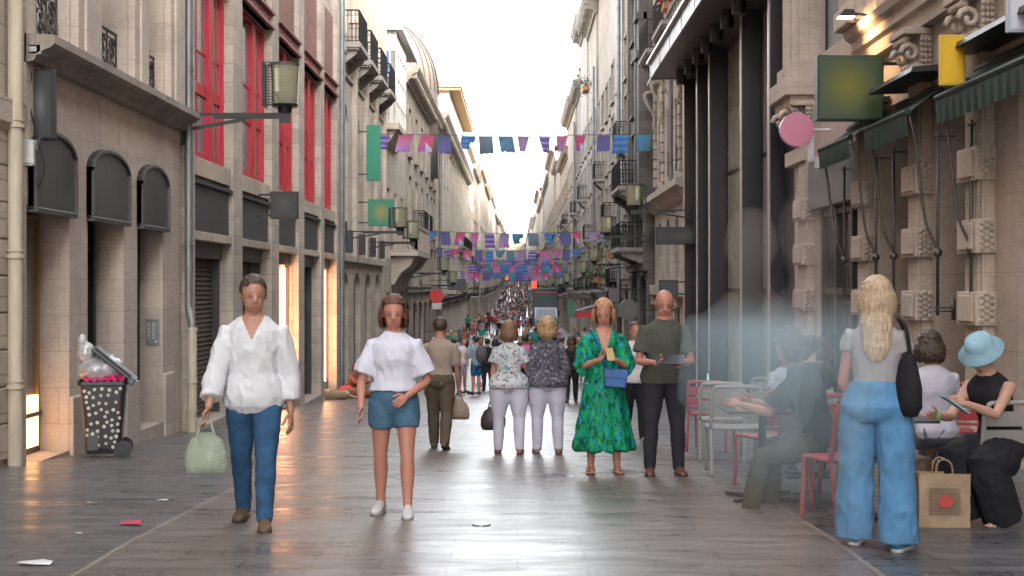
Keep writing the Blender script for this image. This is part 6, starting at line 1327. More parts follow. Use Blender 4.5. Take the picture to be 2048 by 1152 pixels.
        if hst == 'pony': S_.tube([Mh @ Vector((0, .09, .04)), Mh @ Vector((0, .14, .0)), Mh @ Vector((0, .14, -.15)), Mh @ Vector((0, .12, -.24))], [.03, .035, .03, .012], 10)
        Mi = Mh.inverted()
        # carve the face opening: drop faces on the front lower part
        amp = .012 if hst in ('curly', 'shag') else .005
        me2 = remesh(S_, 'hair', [hm], min(vox, .011), 1, (amp * hs, lambda c: noise.noise(c * (38 if hst == 'curly' else 55)) + .6 * noise.noise(Vector((c.x * 80, c.y * 80, c.z * 12)))))
        bm = bmesh.new(); bm.from_mesh(me2); dl = []
        for v in bm.verts:
            l = Mi @ v.co; lim = .058 * hs + (.02 * hs if hst == 'bob' else 0)
            if l.y < -.03 * hs and l.z < lim and abs(l.x) < .074 * hs: dl.append(v)
            elif hst in ('short', 'bun', 'pony') and l.z < -.035 * hs + max(0, -l.y) * 1.6 - (.03 if l.y > .04 else 0) and l.y < .09: dl.append(v)
        bmesh.ops.delete(bm, geom=dl, context='VERTS'); bm.to_mesh(me2); bm.free(); part(me2, 'hair')
    # ---- shoes
    if shoes:
        for s_, (h0, kn, an, sp) in legs.items():
            S_ = MB(); pitch = max(-.35, min(.9, -sp * .9)) if seat is None else 0
            if (an.z - min(l[2].z for l in legs.values())) < .02 and seat is None: pitch = 0
            Mf = Matrix.Translation(an) @ Matrix.Rotation(pitch, 4, 'X') @ Matrix.Rotation(s_ * .12, 4, 'Z'); k = H / 1.75; b0 = -.068 * k
            sand = shoes.get('sandal')
            if not sand:
                rg = [(.055, .020, .030), (.045, .034, .045), (.0, .037, .052), (-.05, .040, .042), (-.11, .048, .030), (-.16, .042, .024), (-.19, .022, .016)]
                S_.loft([(Vector((0, y, b0 + hh)), Vector((w_ * k, 0, 0)), Vector((0, 0, hh))) for y, w_, hh in rg], 16, True, Mf)
                if shoes.get('high'): S_.tube([Mf @ Vector((0, .01, -.02)), Mf @ Vector((0, .01, .06))], [.042, .044], 12)
            a_ = MB(); a_.mi = 1
            so_ = [(.06, .024), (.04, .038), (-.05, .040), (-.12, .050), (-.17, .042), (-.20, .018)]
            poly = [(w_, y) for y, w_ in so_] + [(-w_, y) for y, w_ in so_[::-1]]
            M2 = Mf
            pv = [M2 @ Vector((x * k, y * k, b0 - .004)) for x, y in poly]; a_.prism(pv, (M2.to_3x3() @ Vector((0, 0, .02 if not sand else .014))))
            if sand:
                a_.mi = 0
                for y in (-.02, -.10, -.125): a_.tube([M2 @ Vector((x * k, y + abs(x) * .2, b0 + .012 + .040 * math.sqrt(max(0, 1 - (x / .046) ** 2)) * (1 if y < -.05 else 1.5))) for x in (-.045, -.03, 0, .03, .045)], .006, 6)
            S2 = MB(); S2.v = S_.v[:]; S2.f = S_.f[:]; S2.m = [0] * len(S_.f); n_ = len(S2.v); S2.v += [tuple(v) for v in a_.v]; S2.f += [tuple(i + n_ for i in f) for f in a_.f]; S2.m += a_.m
            part(S2.mesh('shoe', [shoes['m'], shoes.get('sole', paint('sole_pale', (.4, .38, .35), .7))], smooth=True), 'shoe')
            if sand:
                S3 = MB()
                for j in range(5): S3.ball(M2 @ Vector(((-.034 + .017 * j) * k, -.165 - .012 * (2 - abs(j - (2 if s_ > 0 else 2))), b0 + .022)), .010, .018, .010, 8, 6)
                part(S3.mesh('toes', SK[skin], smooth=True), 'toes')
    return info
def strapbag(inf, name, mat, c, sx, sy, sz, strap=None, smooth=True, flapm=None):
    """a small bag held by a person: its own thing"""
W_SH = cloth('white_linen', (.62, .62, .64), .85, .06, 5); DEN = cloth('denim', (.030, .085, .17), .85, .25, 12); DENL = cloth('denim_light', (.10, .25, .44), .85, .2, 9); DENS = cloth('denim_short', (.07, .15, .23), .85, .25, 10)
WHT = cloth('white_trousers', (.52, .51, .60), .8, .08, 5); BLK = cloth('black_cloth', (.018, .018, .022), .85, .2, 5); NAVY = cloth('dark_trousers', (.028, .027, .036), .85, .2, 5)
OLV = cloth('olive_tee', (.075, .078, .062), .9, .12, 5); OLVT = cloth('olive_trousers', (.07, .062, .042), .9, .2, 5); DTEE = cloth('dark_tee', (.035, .042, .048), .9, .15, 5)
GRN = cloth('green_print', (.004, .25, .13), .6, .3, 7, [((.003, .09, .03), 22, .52, (1, 1, .55)), ((.004, .27, .32), 18, .56, (1.2, 1, .5)), ((.01, .34, .09), 26, .58, (1, 1, .6)), ((.004, .022, .15), 19, .61, (1.4, 1, .5))])
FLR = cloth('floral_print', (.50, .49, .50), .8, .1, 9, [((.10, .26, .26), 22, .55, (1, 1, 1)), ((.30, .10, .18), 24, .60, (1, 1, 1)), ((.05, .06, .12), 26, .62, (1, 1, 1))])
GPR = cloth('grey_print', (.085, .082, .10), .85, .2, 9, [((.24, .22, .25), 30, .55, (1, 1, 1)), ((.02, .02, .03), 26, .58, (1, 1, 1))])
BRN = cloth('brown_trousers', (.09, .065, .045), .9, .2, 5); TAN = cloth('tan_blouse', (.30, .24, .19), .9, .1, 5); PNK = cloth('pink_top', (.55, .12, .33), .8, .1, 5); GRYT = cloth('grey_top', (.36, .34, .35), .85, .1, 6)
S_BR = {'m': paint('shoe_brown', (.10, .065, .03), .6), 'sole': paint('sole_brown', (.05, .035, .02), .7)}; S_BRR = {'m': paint('shoe_redbrown', (.12, .045, .03), .4), 'sole': paint('sole_dark', (.03, .02, .02), .7)}
S_WH = {'m': paint('shoe_white', (.55, .53, .53), .6)}; S_SAN = {'m': paint('sandal_tan', (.30, .20, .12), .5), 'sandal': True, 'sole': paint('sole_tan', (.12, .07, .045), .7)}; S_BK = {'m': paint('shoe_black', (.02, .02, .022), .5), 'sole': paint('sole_dark', (.03, .02, .02), .7)}
S_BL = {'m': paint('shoe_blue', (.06, .22, .36), .6), 'sole': paint('sole_white', (.62, .62, .60), .6)}
FV = .010
# 1 man in white shirt, mid stride
p = foot(508, 1050)
I = person('man in a loose white V neck shirt and blue jeans walking towards us', p, 4, 1.77, legL=(.42, .10, .02), legR=(-.28, .12, .02), armL=(-.15, .20, .35, -.05), armR=(.22, .24, .35, -.1), lean=.03, head=(.25, .1), skin='tan', hair=('brown', 'short'),
       top=dict(m=W_SH, loose=.022, flare=.03, hem=.475, sleeve=1.7, wide=.016, vneck=.15, fold=.013, vox=.0075), bottom=dict(m=DEN, kind='trousers', loose=.010, fold=.009), shoes=dict(S_BR, high=True), vox=FV)
def hung(name, label, cat, I, s_, mats, scale=1.0, kind='tote', rz=0):
    root = I['root']; wr = I['arms'][s_][2] + I['arms'][s_][3].normalized() * .09; M = Matrix.Rotation(root.rotation_euler.z, 4, 'Z'); w_ = Vector(root.location) + M @ wr
    rt = tag(empty(name, w_), label, cat); k = scale; a = MB()
    if kind == 'tote':
        vs = [(w_ + Vector((x * k, y * k, z * k)), ) for x, y, z in []]
        rg = [(-.10, .05, .02), (-.16, .13, .04), (-.26, .17, .07), (-.36, .175, .075), (-.42, .15, .05)]
        a.loft([(w_ + Vector((0, 0, z * k)), Vector((rx * k, 0, 0)), Vector((0, ry * k, 0))) for z, rx, ry in rg], 20)
    a.v = [tuple(Vector(v) + Vector((1, 1, .3)) * .012 * noise.noise(Vector(v) * 18)) for v in a.v]; a.build('bag_body', mats, rt, smooth=True)
    b = MB()
    for s2 in (-.03, .03): b.tube(spline([w_ + Vector((-.07 * k, s2 * .5, -.14 * k)), w_ + Vector((-.04 * k, s2 * .3, -.02)), w_ + Vector((0, 0, .01)), w_ + Vector((.04 * k, s2 * .3, -.02)), w_ + Vector((.07 * k, s2 * .5, -.14 * k))]), .008, 6)
    b.build('handles', mats, rt, smooth=True); return rt
PLAST = paint('bag_palegreen', (.42, .50, .36), .35, 0, .2, 8); PLAST.node_tree.nodes['Principled BSDF'].inputs['Alpha'].default_value = .42
hung('carrier_bag', 'pale green carrier bag swinging from the hand of the man in the white shirt', 'bag', I, -1, PLAST, .85)
# 2 woman in shorts
p = foot(788, 1030)
person('woman in a loose white tee and denim shorts walking towards us', p, -3, 1.60, True, legL=(.20, .12, .05), legR=(-.12, .06, .05), armL=(-.1, .35, 1.1, .6), armR=(.15, .3, .5, .1), lean=.02, head=(.15, .12), skin='red', hair=('auburn', 'bob'),
       top=dict(m=cloth('white_tee', (.60, .60, .68), .85, .06, 5), loose=.024, flare=.02, hem=.56, sleeve=.8, wide=.02, fold=.013), bottom=dict(m=DENS, kind='shorts', len=.22, loose=.014), shoes=S_WH, vox=FV)
# 3 dark figure behind her with a tan bag
p = foot(880, 898)
I = person('person in a taupe top and brown trousers behind the woman in denim shorts', p, 175, 1.66, False, legL=(.25, .1, .02), legR=(-.2, .3, .02), armL=(.1, .15, .3, 0), armR=(.1, .15, .3, 0), skin='tan', hair=('brown', 'short'),
       top=dict(m=TAN, loose=.02, sleeve=.8, hem=.5), bottom=dict(m=BRN, kind='trousers', loose=.02, len=1), shoes=S_BR)
hung('tote_bag', 'tan cloth tote carried by the person in dark brown trousers', 'bag', I, -1, paint('bag_tan', (.27, .20, .14), .8, 0, .15, 8), .8)
# 4/5 ladies from behind
p = foot(1018, 908)
I = person('woman in a floral blouse and white trousers seen from behind, carrying a dark handbag', p, 178, 1.56, True, legL=(.06, .05, .04), legR=(-.10, .12, .04), armL=(.0, .16, .15, 0), armR=(.05, .28, .15, 0), skin='red', hair=('lightbrown', 'bob'), hip=1.24,
       top=dict(m=FLR, loose=.022, flare=.03, hem=.50, sleeve=.55, wide=.02), bottom=dict(m=WHT, kind='trousers', loose=.016, len=1), shoes=S_SAN)
HB_ = hung('handbag', 'dark aubergine slouchy handbag hanging from the hand of the woman in the floral blouse', 'bag', I, 1, paint('bag_aub', (.035, .02, .025), .45, 0, .15, 8), .86)
p = foot(1095, 908)
person('woman in a grey patterned blouse and white trousers with curly blonde hair seen from behind', p, 182, 1.60, True, legL=(.05, .05, .04), legR=(-.08, .10, .04), armL=(.0, .14, .2, 0), armR=(.0, .2, .15, 0), skin='fair', hair=('blond', 'curly'), hip=1.16,
       top=dict(m=GPR, loose=.028, flare=.03, hem=.50, sleeve=1.2, wide=.02), bottom=dict(m=WHT, kind='trousers', loose=.016, len=1), shoes=S_SAN)
# 6 woman in green
p = foot(1207, 947)
I = person('blonde woman in a long green and blue patterned dress looking at her phone', p, 2, 1.66, True, legL=(.02, .02, .06), legR=(.02, .02, .05), armL=(.22, .22, 1.75, .55), armR=(.22, .22, 1.75, .6), lean=.01, head=(-.15, .30), skin='red', hair=('strawberry', 'bob'), hip=1.05,
       top=dict(m=GRN, loose=.018, hem=.57, sleeve=1.08, wide=.05, vneck=.24, fold=.010, name='bodice'), bottom=dict(m=GRN, kind='dress_skirt', hemz=.235, waist=.64, flare=.11, loose=.012, fold=.012), shoes=S_SAN, vox=FV)
gx = I
def held(name, label, cat, c, dims, mats, rz=0, rx=0):
    rt = tag(empty(name, c), label, cat); M = Matrix.Translation(c) @ Matrix.Rotation(rz, 4, 'Z') @ Matrix.Rotation(rx, 4, 'X'); a = MB(); a.box(-dims[0] / 2, dims[0] / 2, -dims[1] / 2, dims[1] / 2, -dims[2] / 2, dims[2] / 2, M); a.build('case', mats[0], rt, bevel=.004)
    a = MB(); e = .005; a.box(-dims[0] / 2 + e, dims[0] / 2 - e, dims[1] / 2, dims[1] / 2 + .001, -dims[2] / 2 + e, dims[2] / 2 - e, M); a.build('screen', mats[1], rt); return rt
SCR = paint('screen_dark', (.02, .025, .03), .1)
wp = lambda I, v: Vector(I['root'].location) + Matrix.Rotation(I['root'].rotation_euler.z, 3, 'Z') @ v
hp_ = lambda I, s_, k=.08: wp(I, I['arms'][s_][2] + I['arms'][s_][3].normalized() * k)
held('phone', 'phone in a gold case held up by the woman in green', 'phone', hp_(I, 1) + Vector((-.02, -.03, .03)), (.075, .01, .15), (paint('case_gold', (.45, .28, .12), .4), SCR), .2, -.7)
c = wp(I, Vector((.10, -.155, .93))); rt = tag(empty('crossbody_bag', c), 'bright blue shoulder bag hanging at the hip of the woman in green', 'bag'); bb = paint('bag_blue', (.01, .09, .32), .4, 0, .12, 6)
a = MB(); M = Matrix.Translation(c) @ Matrix.Rotation(.08, 4, 'Y'); a.box(-.105, .105, -.035, .035, -.09, .08, M); a.build('bag_body', bb, rt, bevel=.012); a = MB(); a.box(-.112, .112, -.045, -.036, -.0, .085, M); a.box(-.112, .112, -.045, .038, .082, .09, M); a.build('flap', bb, rt, bevel=.006)
a = MB(); w0 = lambda x, y, z: wp(I, Vector((x, y, z))); a.tube(spline([w0(.02, -.17, 1.0), w0(-.02, -.175, 1.12), w0(-.055, -.165, 1.24), w0(-.095, -.13, 1.33), w0(-.125, -.06, 1.385), w0(-.12, .03, 1.38), w0(-.05, .14, 1.2), w0(.1, .16, 1.05), w0(.19, .06, 1.0), w0(.19, -.12, .99)]), .008, 6); a.build('strap', bb, rt, smooth=True)
# 7 bald man
p = foot(1328, 950)
I = person('bald man in an olive tee and dark trousers holding a tablet', p, 3, 1.76, False, legL=(.03, .03, .07), legR=(.03, .03, .07), armL=(.12, .24, 1.45, .50), armR=(.12, .24, 1.45, .48), lean=.02, head=(-.1, .32), skin='red', hair=(None, 'bald'), hip=1.08,
       top=dict(m=OLV, loose=.026, flare=.02, hem=.5, sleeve=.72, wide=.012, fold=.008), bottom=dict(m=NAVY, kind='trousers', loose=.012, len=1), shoes=S_BRR, vox=FV, curl=.9)
cc = (hp_(I, 1) + hp_(I, -1)) / 2; held('tablet', 'black tablet held in both hands by the bald man', 'tablet', cc + Vector((0, -.03, .03)), (.26, .012, .17), (BLACKP, SCR), 0, -1.1)
# 8 woman behind in white top
person('woman in white and black half hidden between the woman in green and bald man', foot(1270, 883), 5, 1.64, True, legL=(.2, .1, .02), legR=(-.15, .2, .02), skin='tan', hair=('auburn', 'pony'), top=dict(m=cloth('white_top2', (.55, .53, .52), .85, .06, 5), loose=.025, flare=.03, hem=.5, sleeve=1.6, wide=.02), bottom=dict(m=BLK, kind='trousers', loose=.02, len=1), shoes=S_WH)
# 9 woman in wide blue trousers
p = foot(1752, 1096)
I = person('woman in wide light blue jeans and a grey top seen from behind, lower right', p, 152, 1.66, True, legL=(.10, .05, .10), legR=(-.06, .02, .10), armL=(.05, .2, .6, .3), armR=(.15, .15, 1.9, .4), lean=.02, head=(.2, .1), skin='red', hair=('paleblond', 'long'), hip=1.05,
       top=dict(m=GRYT, loose=.014, hem=.585, sleeve=.3, fold=.008), bottom=dict(m=DENL, kind='trousers', loose=.028, len=1, flare=.055, waist=.62, fold=.011), shoes=S_BL, vox=FV)
c = wp(I, Vector((-.20, .02, 1.0))); rt = tag(empty('shoulder_bag', c), 'black shoulder bag at the side of the woman in wide light blue jeans', 'bag'); a = MB(); a.loft([(c + Vector((.0, 0, z)), Vector((.05 + wd, 0, 0)), Vector((0, .13 * q_, 0))) for z, wd, q_ in ((.22, -.03, .5), (.15, .0, .8), (.0, .03, 1), (-.12, .03, 1), (-.17, .0, .8))], 18); a.build('bag_body', BLK, rt, smooth=True); a = MB(); a.tube(spline([c + Vector((0, -.06, .2)), c + Vector((-.02, -.03, .36)), c + Vector((-.06, 0, .42)), c + Vector((-.02, .03, .36)), c + Vector((0, .06, .2))]), .012, 6); a.build('strap', BLK, rt, smooth=True)
# 10 translucent passers-by, as the long exposure shows them
def veil(name, dens):
    # long exposure keeps only a thin mist of a passer-by: an airy volume, denser in the shirt than in head and legs
    m = bpy.data.materials.new(name); m.use_nodes = True; t = m.node_tree; t.nodes.remove(t.nodes['Principled BSDF']); v = N(t, 'ShaderNodeVolumePrincipled'); t.links.new(v.outputs[0], t.nodes['Material Output'].inputs['Volume'])
    oc = N(t, 'ShaderNodeTexCoord').outputs['Object']; s_ = N(t, 'ShaderNodeSeparateXYZ'); t.links.new(oc, s_.inputs[0]); z = s_.outputs[2]
    c = mixc(t, ramp(t, z, .78, .92), (.80, .56, .48), (.66, .86, .95)); c = mixc(t, ramp(t, z, 1.42, 1.54), c, (.46, .40, .38)); t.links.new(c, v.inputs['Color'])
    d1 = ramp(t, z, .95, 1.4, .22 * dens, 1.1 * dens); d2 = ramp(t, z, 1.40, 1.58, 1, .75); mu = N(t, 'ShaderNodeMath', operation='MULTIPLY'); t.links.new(d1, mu.inputs[0]); t.links.new(d2, mu.inputs[1]); t.links.new(mu.outputs[0], v.inputs['Density'])
    return m
pp = Vector(((1505 - VX) / F * 5.0, 5.0, g(5.0)))
person('faint misty figure in a pale blue shirt striding past, left of its larger companion', pp, 185, 1.88, False, legL=(.35, .1, .02), legR=(-.25, .25, .02), armL=(-.2, .08, .5, .1), armR=(.3, .08, .6, .1), ghost=veil('mist_figure', 1.9), bodyonly=True)
pp = Vector(((1630 - VX) / F * 4.4, 4.4, g(4.4)))
person('faint misty figure in a pale blue shirt, largest and nearest the camera', pp, 195, 1.88, False, legL=(.3, .1, .02), legR=(-.25, .2, .02), armL=(-.1, .1, .4, .1), armR=(.2, .1, .5, .1), lean=.05, ghost=veil('mist_figure_thin', 1.25), bodyonly=True)
# 11 seated customers
SG = 'customers seated on the terrace'
z = g(9.6)
I = person('woman in a pale blue bucket hat and black dress seated at the right edge', Vector((3.42, 10.05, z)), -52, 1.66, True, legL=(1.30, 1.72, .10), legR=(1.38, 1.62, .05), armL=(.75, .15, 1.0, .3), armR=(.55, .1, .95, .2), lean=.34, head=(.15, .30), seat=.46, skin='fair', hair=('auburn', 'short'),
       top=dict(m=BLK, loose=.008, hem=.5, sleeve=0, fold=.003), bottom=dict(m=BLK, kind='trousers', loose=.018, len=1, flare=.03, drape=.045, fold=.02), shoes=dict(m=paint('sandal_green', (.08, .14, .12), .5), sandal=True, sole=paint('sole_green', (.06, .10, .09), .7)), group=SG, vox=FV)
Mh = Matrix.Translation(I['root'].location) @ Matrix.Rotation(I['root'].rotation_euler.z, 4, 'Z') @ I['Mh']; hatc = paint('hat_blue', (.26, .42, .50), .85, 0, .12, 20, .2, 0, .3)
rt = tag(empty('bucket_hat', Mh.translation), 'pale blue knitted bucket hat on the seated woman at the right edge', 'hat'); a = MB(); a.loft([(Vector((0, .01, z_)), Vector((r_, 0, 0)), Vector((0, r_ * 1.1, 0))) for z_, r_ in ((.02, .155), (.03, .157), (.055, .105), (.10, .098), (.135, .085), (.145, .05))], 28, True, Mh); a.build('crown', hatc, rt, smooth=True)
q = hp_(I, 1, .05); a = MB(); M = Matrix.Translation(q + Vector((-.05, 0, -.02))) @ Matrix.Rotation(.6, 4, 'Y'); a.box(-.10, .10, -.07, .07, 0, .012, M); tag(a.build('notebook', paint('note_blue', (.22, .36, .42), .6), None, bevel=.003, loc=tuple(q)), 'pale blue notebook on the lap of the woman in the bucket hat', 'notebook')
for k, (cn, cl) in enumerate((('green', (.05, .6, .05)), ('pink', (.6, .04, .4)))):
    w_ = wp(I, I['arms'][-1][2] - I['arms'][-1][3] * (.02 + .025 * k)); 
    a = MB(); ax = Matrix.Rotation(I['root'].rotation_euler.z, 3, 'Z') @ I['arms'][-1][3].normalized(); a.tube([w_ - ax * .009, w_ + ax * .009], .031, 16); tag(a.build('wristband', paint('band_' + cn, cl, .5), None, auto=40, loc=tuple(w_)), cn + ' wristband on the arm of the woman in the bucket hat', 'wristband')
person('person in a white tee seated beside the woman in the bucket hat', Vector((3.35, 11.4, g(11.4))), 190, 1.68, False, legL=(1.4, 1.4, .1), legR=(1.4, 1.4, .1), armL=(.3, .15, 1.0, .2), armR=(.3, .15, 1.0, .2), lean=.12, head=(-.5, .2), seat=.46, skin='tan', hair=('brown', 'shag'), top=dict(m=cloth('tee_white3', (.52, .50, .58), .85, .05, 5), loose=.02, hem=.5, sleeve=.6), bottom=dict(m=cloth('grey_jeans', (.16, .17, .20), .9, .1, 5), kind='trousers', loose=.012, len=1), shoes=S_BK, group=SG)
person('man in a dark tee and olive trousers seated with his back half turned', Vector((2.3, 10.85, g(10.85))), -115, 1.78, False, legL=(1.25, 1.0, .15), legR=(1.38, 1.35, .12), armL=(.5, .2, 1.1, .3), armR=(.5, .2, 1.1, .3), lean=.3, head=(.1, .3), seat=.46, skin='tan', hair=('brown', 'shag'), top=dict(m=DTEE, loose=.03, hem=.5, sleeve=.85, wide=.02), bottom=dict(m=OLVT, kind='trousers', loose=.022, len=1), shoes=S_BK, group=SG, vox=FV)
I = person('person in black with dark hair pinned up, seated facing away in the second row', Vector((2.85, 13.8, g(13.8))), 175, 1.66, True, legL=(1.4, 1.4, .1), legR=(1.4, 1.4, .1), armL=(.3, .2, 1.1, .2), armR=(.3, .2, 1.1, .2), lean=.12, seat=.46, skin='fair', hair=('black', 'bun'), top=dict(m=BLK, loose=.012, hem=.5, sleeve=.5), bottom=dict(m=BLK, kind='trousers', loose=.012, len=1), shoes=S_BK, group=SG)
person('small person in a pale tee seated facing us at a far table', Vector((3.05, 16.3, g(16.3))), 12, 1.55, False, legL=(1.4, 1.4, .1), legR=(1.4, 1.4, .1), armL=(.4, .2, 1.5, .6), armR=(.4, .2, 1.5, .6), lean=.15, head=(.1, .3), seat=.46, skin='tan', hair=('black', 'short'), top=dict(m=cloth('tee_paleblue', (.42, .48, .55), .85, .05, 5), loose=.018, hem=.5, sleeve=.6), bottom=dict(m=NAVY, kind='trousers', loose=.012, len=1), shoes=S_BK, group=SG)
person('person with fair hair in black seated in the second row beside the pinned up hair', Vector((3.3, 15.2, g(15.2))), 200, 1.66, True, legL=(1.4, 1.4, .1), legR=(1.4, 1.4, .1), armL=(.3, .2, 1.1, .2), armR=(.3, .2, 1.1, .2), lean=.15, seat=.46, skin='tan', hair=('brown', 'bob'), top=dict(m=DTEE, loose=.015, hem=.5, sleeve=.5), bottom=dict(m=BLK, kind='trousers', loose=.012, len=1), shoes=S_BK, group=SG)
# brown handbag behind the paper bag
p = foot(1862, 1040); rt = tag(empty('handbag', p), 'soft brown bag slumped behind the brown paper bag', 'bag'); a = MB(); a.loft([(p + Vector((-.02, .18, z_)), Vector((rx, 0, 0)), Vector((0, .1, 0))) for z_, rx in ((.01, .15), (.1, .19), (.25, .17), (.36, .12), (.42, .05))], 20); a.v = [tuple(Vector(v) + Vector((1, 1, 1)) * .015 * noise.noise(Vector(v) * 11)) for v in a.v]; a.build('bag_body', paint('bag_brown', (.12, .075, .04), .6, 0, .2, 8), rt, smooth=True)
# 12 middle distance group by the left wall, and others
LV = .016
def mid(label, px, py, rz, H, female, skin, hair, topm, botm, kind='trousers', sleeve=.5, ln=1, pose=0, **k):
    P_ = [dict(legL=(.05, .02, .04), legR=(-.03, .02, .04)), dict(legL=(.3, .1, .02), legR=(-.25, .2, .02)), dict(legL=(-.22, .2, .02), legR=(.28, .1, .02))][pose]
    bt = dict(m=botm, kind=kind, loose=.012, len=ln) if kind != 'dress_skirt' else dict(m=botm, kind='dress_skirt', hemz=.5, waist=.62, flare=.08, loose=.01)
    P_.update(k); return person(label, foot(px, py), rz, H, female, skin=skin, hair=hair, top=dict(m=topm, loose=.016, hem=.5, sleeve=sleeve), bottom=bt, shoes=S_BK, vox=LV, bodyonly=True, **P_)
WT = cloth('far_white', (.56, .55, .56), .9, .06, 5); CHK = cloth('blue_check', (.22, .30, .38), .9, .2, 40); BLS = cloth('blue_shorts', (.03, .10, .22), .9, .2, 5); RST = cloth('rust', (.28, .10, .07), .9, .2, 5); TEAL = cloth('teal_cloth', (.02, .25, .18), .9, .2, 5)
I = mid('man in a black cap, checked shirt and blue shorts, standing with a grey backpack', 952, 789, 230, 1.74, False, 'red', ('black', 'short'), CHK, BLS, 'shorts', .6, .40, armL=(.3, .15, 1.3, .4), armR=(.3, .15, 1.3, .4))
c = wp(I, Vector((0, .21, 1.22))); rt = tag(empty('backpack', c), 'grey backpack worn by the man in the black cap', 'backpack'); a = MB(); a.ball(c, .17, .13, .27, 16, 10); a.ball(c + Vector((.03, .05, -.1)), .13, .12, .13, 12, 8); a.build('pack_body', cloth('pack_grey', (.10, .095, .10), .8), rt, smooth=True)
c = wp(I, I['hc']); rt = tag(empty('cap', c), 'black cap on the man with the grey backpack', 'hat'); Mw = Matrix.Translation(I['root'].location) @ Matrix.Rotation(I['root'].rotation_euler.z, 4, 'Z') @ I['Mh']; a = MB(); a.ball((0, .01, .065), .092, .105, .075, 16, 10, Mw); a.box(-.06, .06, -.17, -.06, .05, .065, Mw); a.build('crown', BLACKP, rt, smooth=True)
mid('tanned woman in a white sleeveless top and black shorts left of the capped man', 908, 790, 200, 1.68, True, 'red', ('brown', 'bun'), WT, BLK, 'shorts', 0, .25)
mid('bearded man in a white tee and light shorts facing the man in the black cap', 925, 786, 60, 1.74, False, 'tan', ('brown', 'short'), WT, cloth('lilac_shorts', (.4, .33, .42), .9), 'shorts', .6, .4)
mid('man in black with a rucksack right of the man in the black cap', 975, 782, 190, 1.72, False, 'tan', ('black', 'short'), BLK, NAVY)
mid('dark haired woman in a rust dress walking away left of the floral blouse', 990, 775, 185, 1.66, True, 'brown', ('black', 'long'), RST, RST, 'dress_skirt', .3)
mid('person in a bright pink top between the two women in white trousers', 1050, 800, 180, 1.74, False, 'brown', ('black', 'short'), PNK, NAVY, pose=1)
mid('man in a white tee walking away right of the curly blonde woman', 1124, 770, 180, 1.72, False, 'tan', ('brown', 'short'), WT, NAVY, pose=1)
mid('woman in black with long dark hair left of the woman in green', 1143, 805, 178, 1.66, True, 'brown', ('brown', 'long'), BLK, BLK, 'trousers', 0, pose=2)
mid('man in a green tee standing by the left wall farther up the street', 936, 667, 185, 1.76, False, 'brown', ('black', 'short'), TEAL, NAVY)
mid('woman in a striped dress walking behind the standing group', 964, 683, 178, 1.7, True, 'tan', ('lightbrown', 'bob'), cloth('stripe', (.30, .25, .22), .9, .3, 30), TEAL, 'dress_skirt', .3, pose=1)
mid('woman in dark blue beside the striped dress', 977, 667, 182, 1.66, True, 'tan', ('brown', 'bob'), NAVY, NAVY, pose=2)
mid('lone man in black walking in the bright middle of the street', 1028, 660, 180, 1.76, False, 'tan', ('black', 'short'), BLK, BLK, pose=1)
# wheelchair user
p = foot(951, 672); rt = tag(empty('wheelchair', p), 'small wheelchair near the left wall up the street', 'wheelchair')
for s_ in (-.28, .28): a = MB(); a.tube([(p.x + s_, p.y + .3 * math.cos(t), p.z + .31 + .3 * math.sin(t)) for t in [k * PI / 8 for k in range(17)]], .02, 6); a.build('wheel', IRON, rt)
a = MB(); a.box(p.x - .24, p.x + .24, p.y - .25, p.y + .25, p.z + .44, p.z + .5); a.box(p.x - .24, p.x + .24, p.y + .22, p.y + .28, p.z + .5, p.z + .95); a.build('seat', BLACKP, rt)
person('person in a blue and red top seated in the wheelchair', Vector((p.x, p.y, p.z)), 175 - 180, 1.68, False, legL=(1.4, 1.3, .1), legR=(1.4, 1.3, .1), armL=(.3, .2, 1.2, .3), armR=(.3, .2, 1.2, .3), seat=.5, skin='brown', hair=('black', 'short'), top=dict(m=cloth('blue_red', (.05, .10, .35), .9, .2, 6, [((.45, .04, .04), 9, .55, (1, 1, 1))]), loose=.016, sleeve=.8, hem=.5), bottom=dict(m=BLK, kind='trousers', loose=.012, len=1), shoes=S_BK, vox=LV, bodyonly=True)
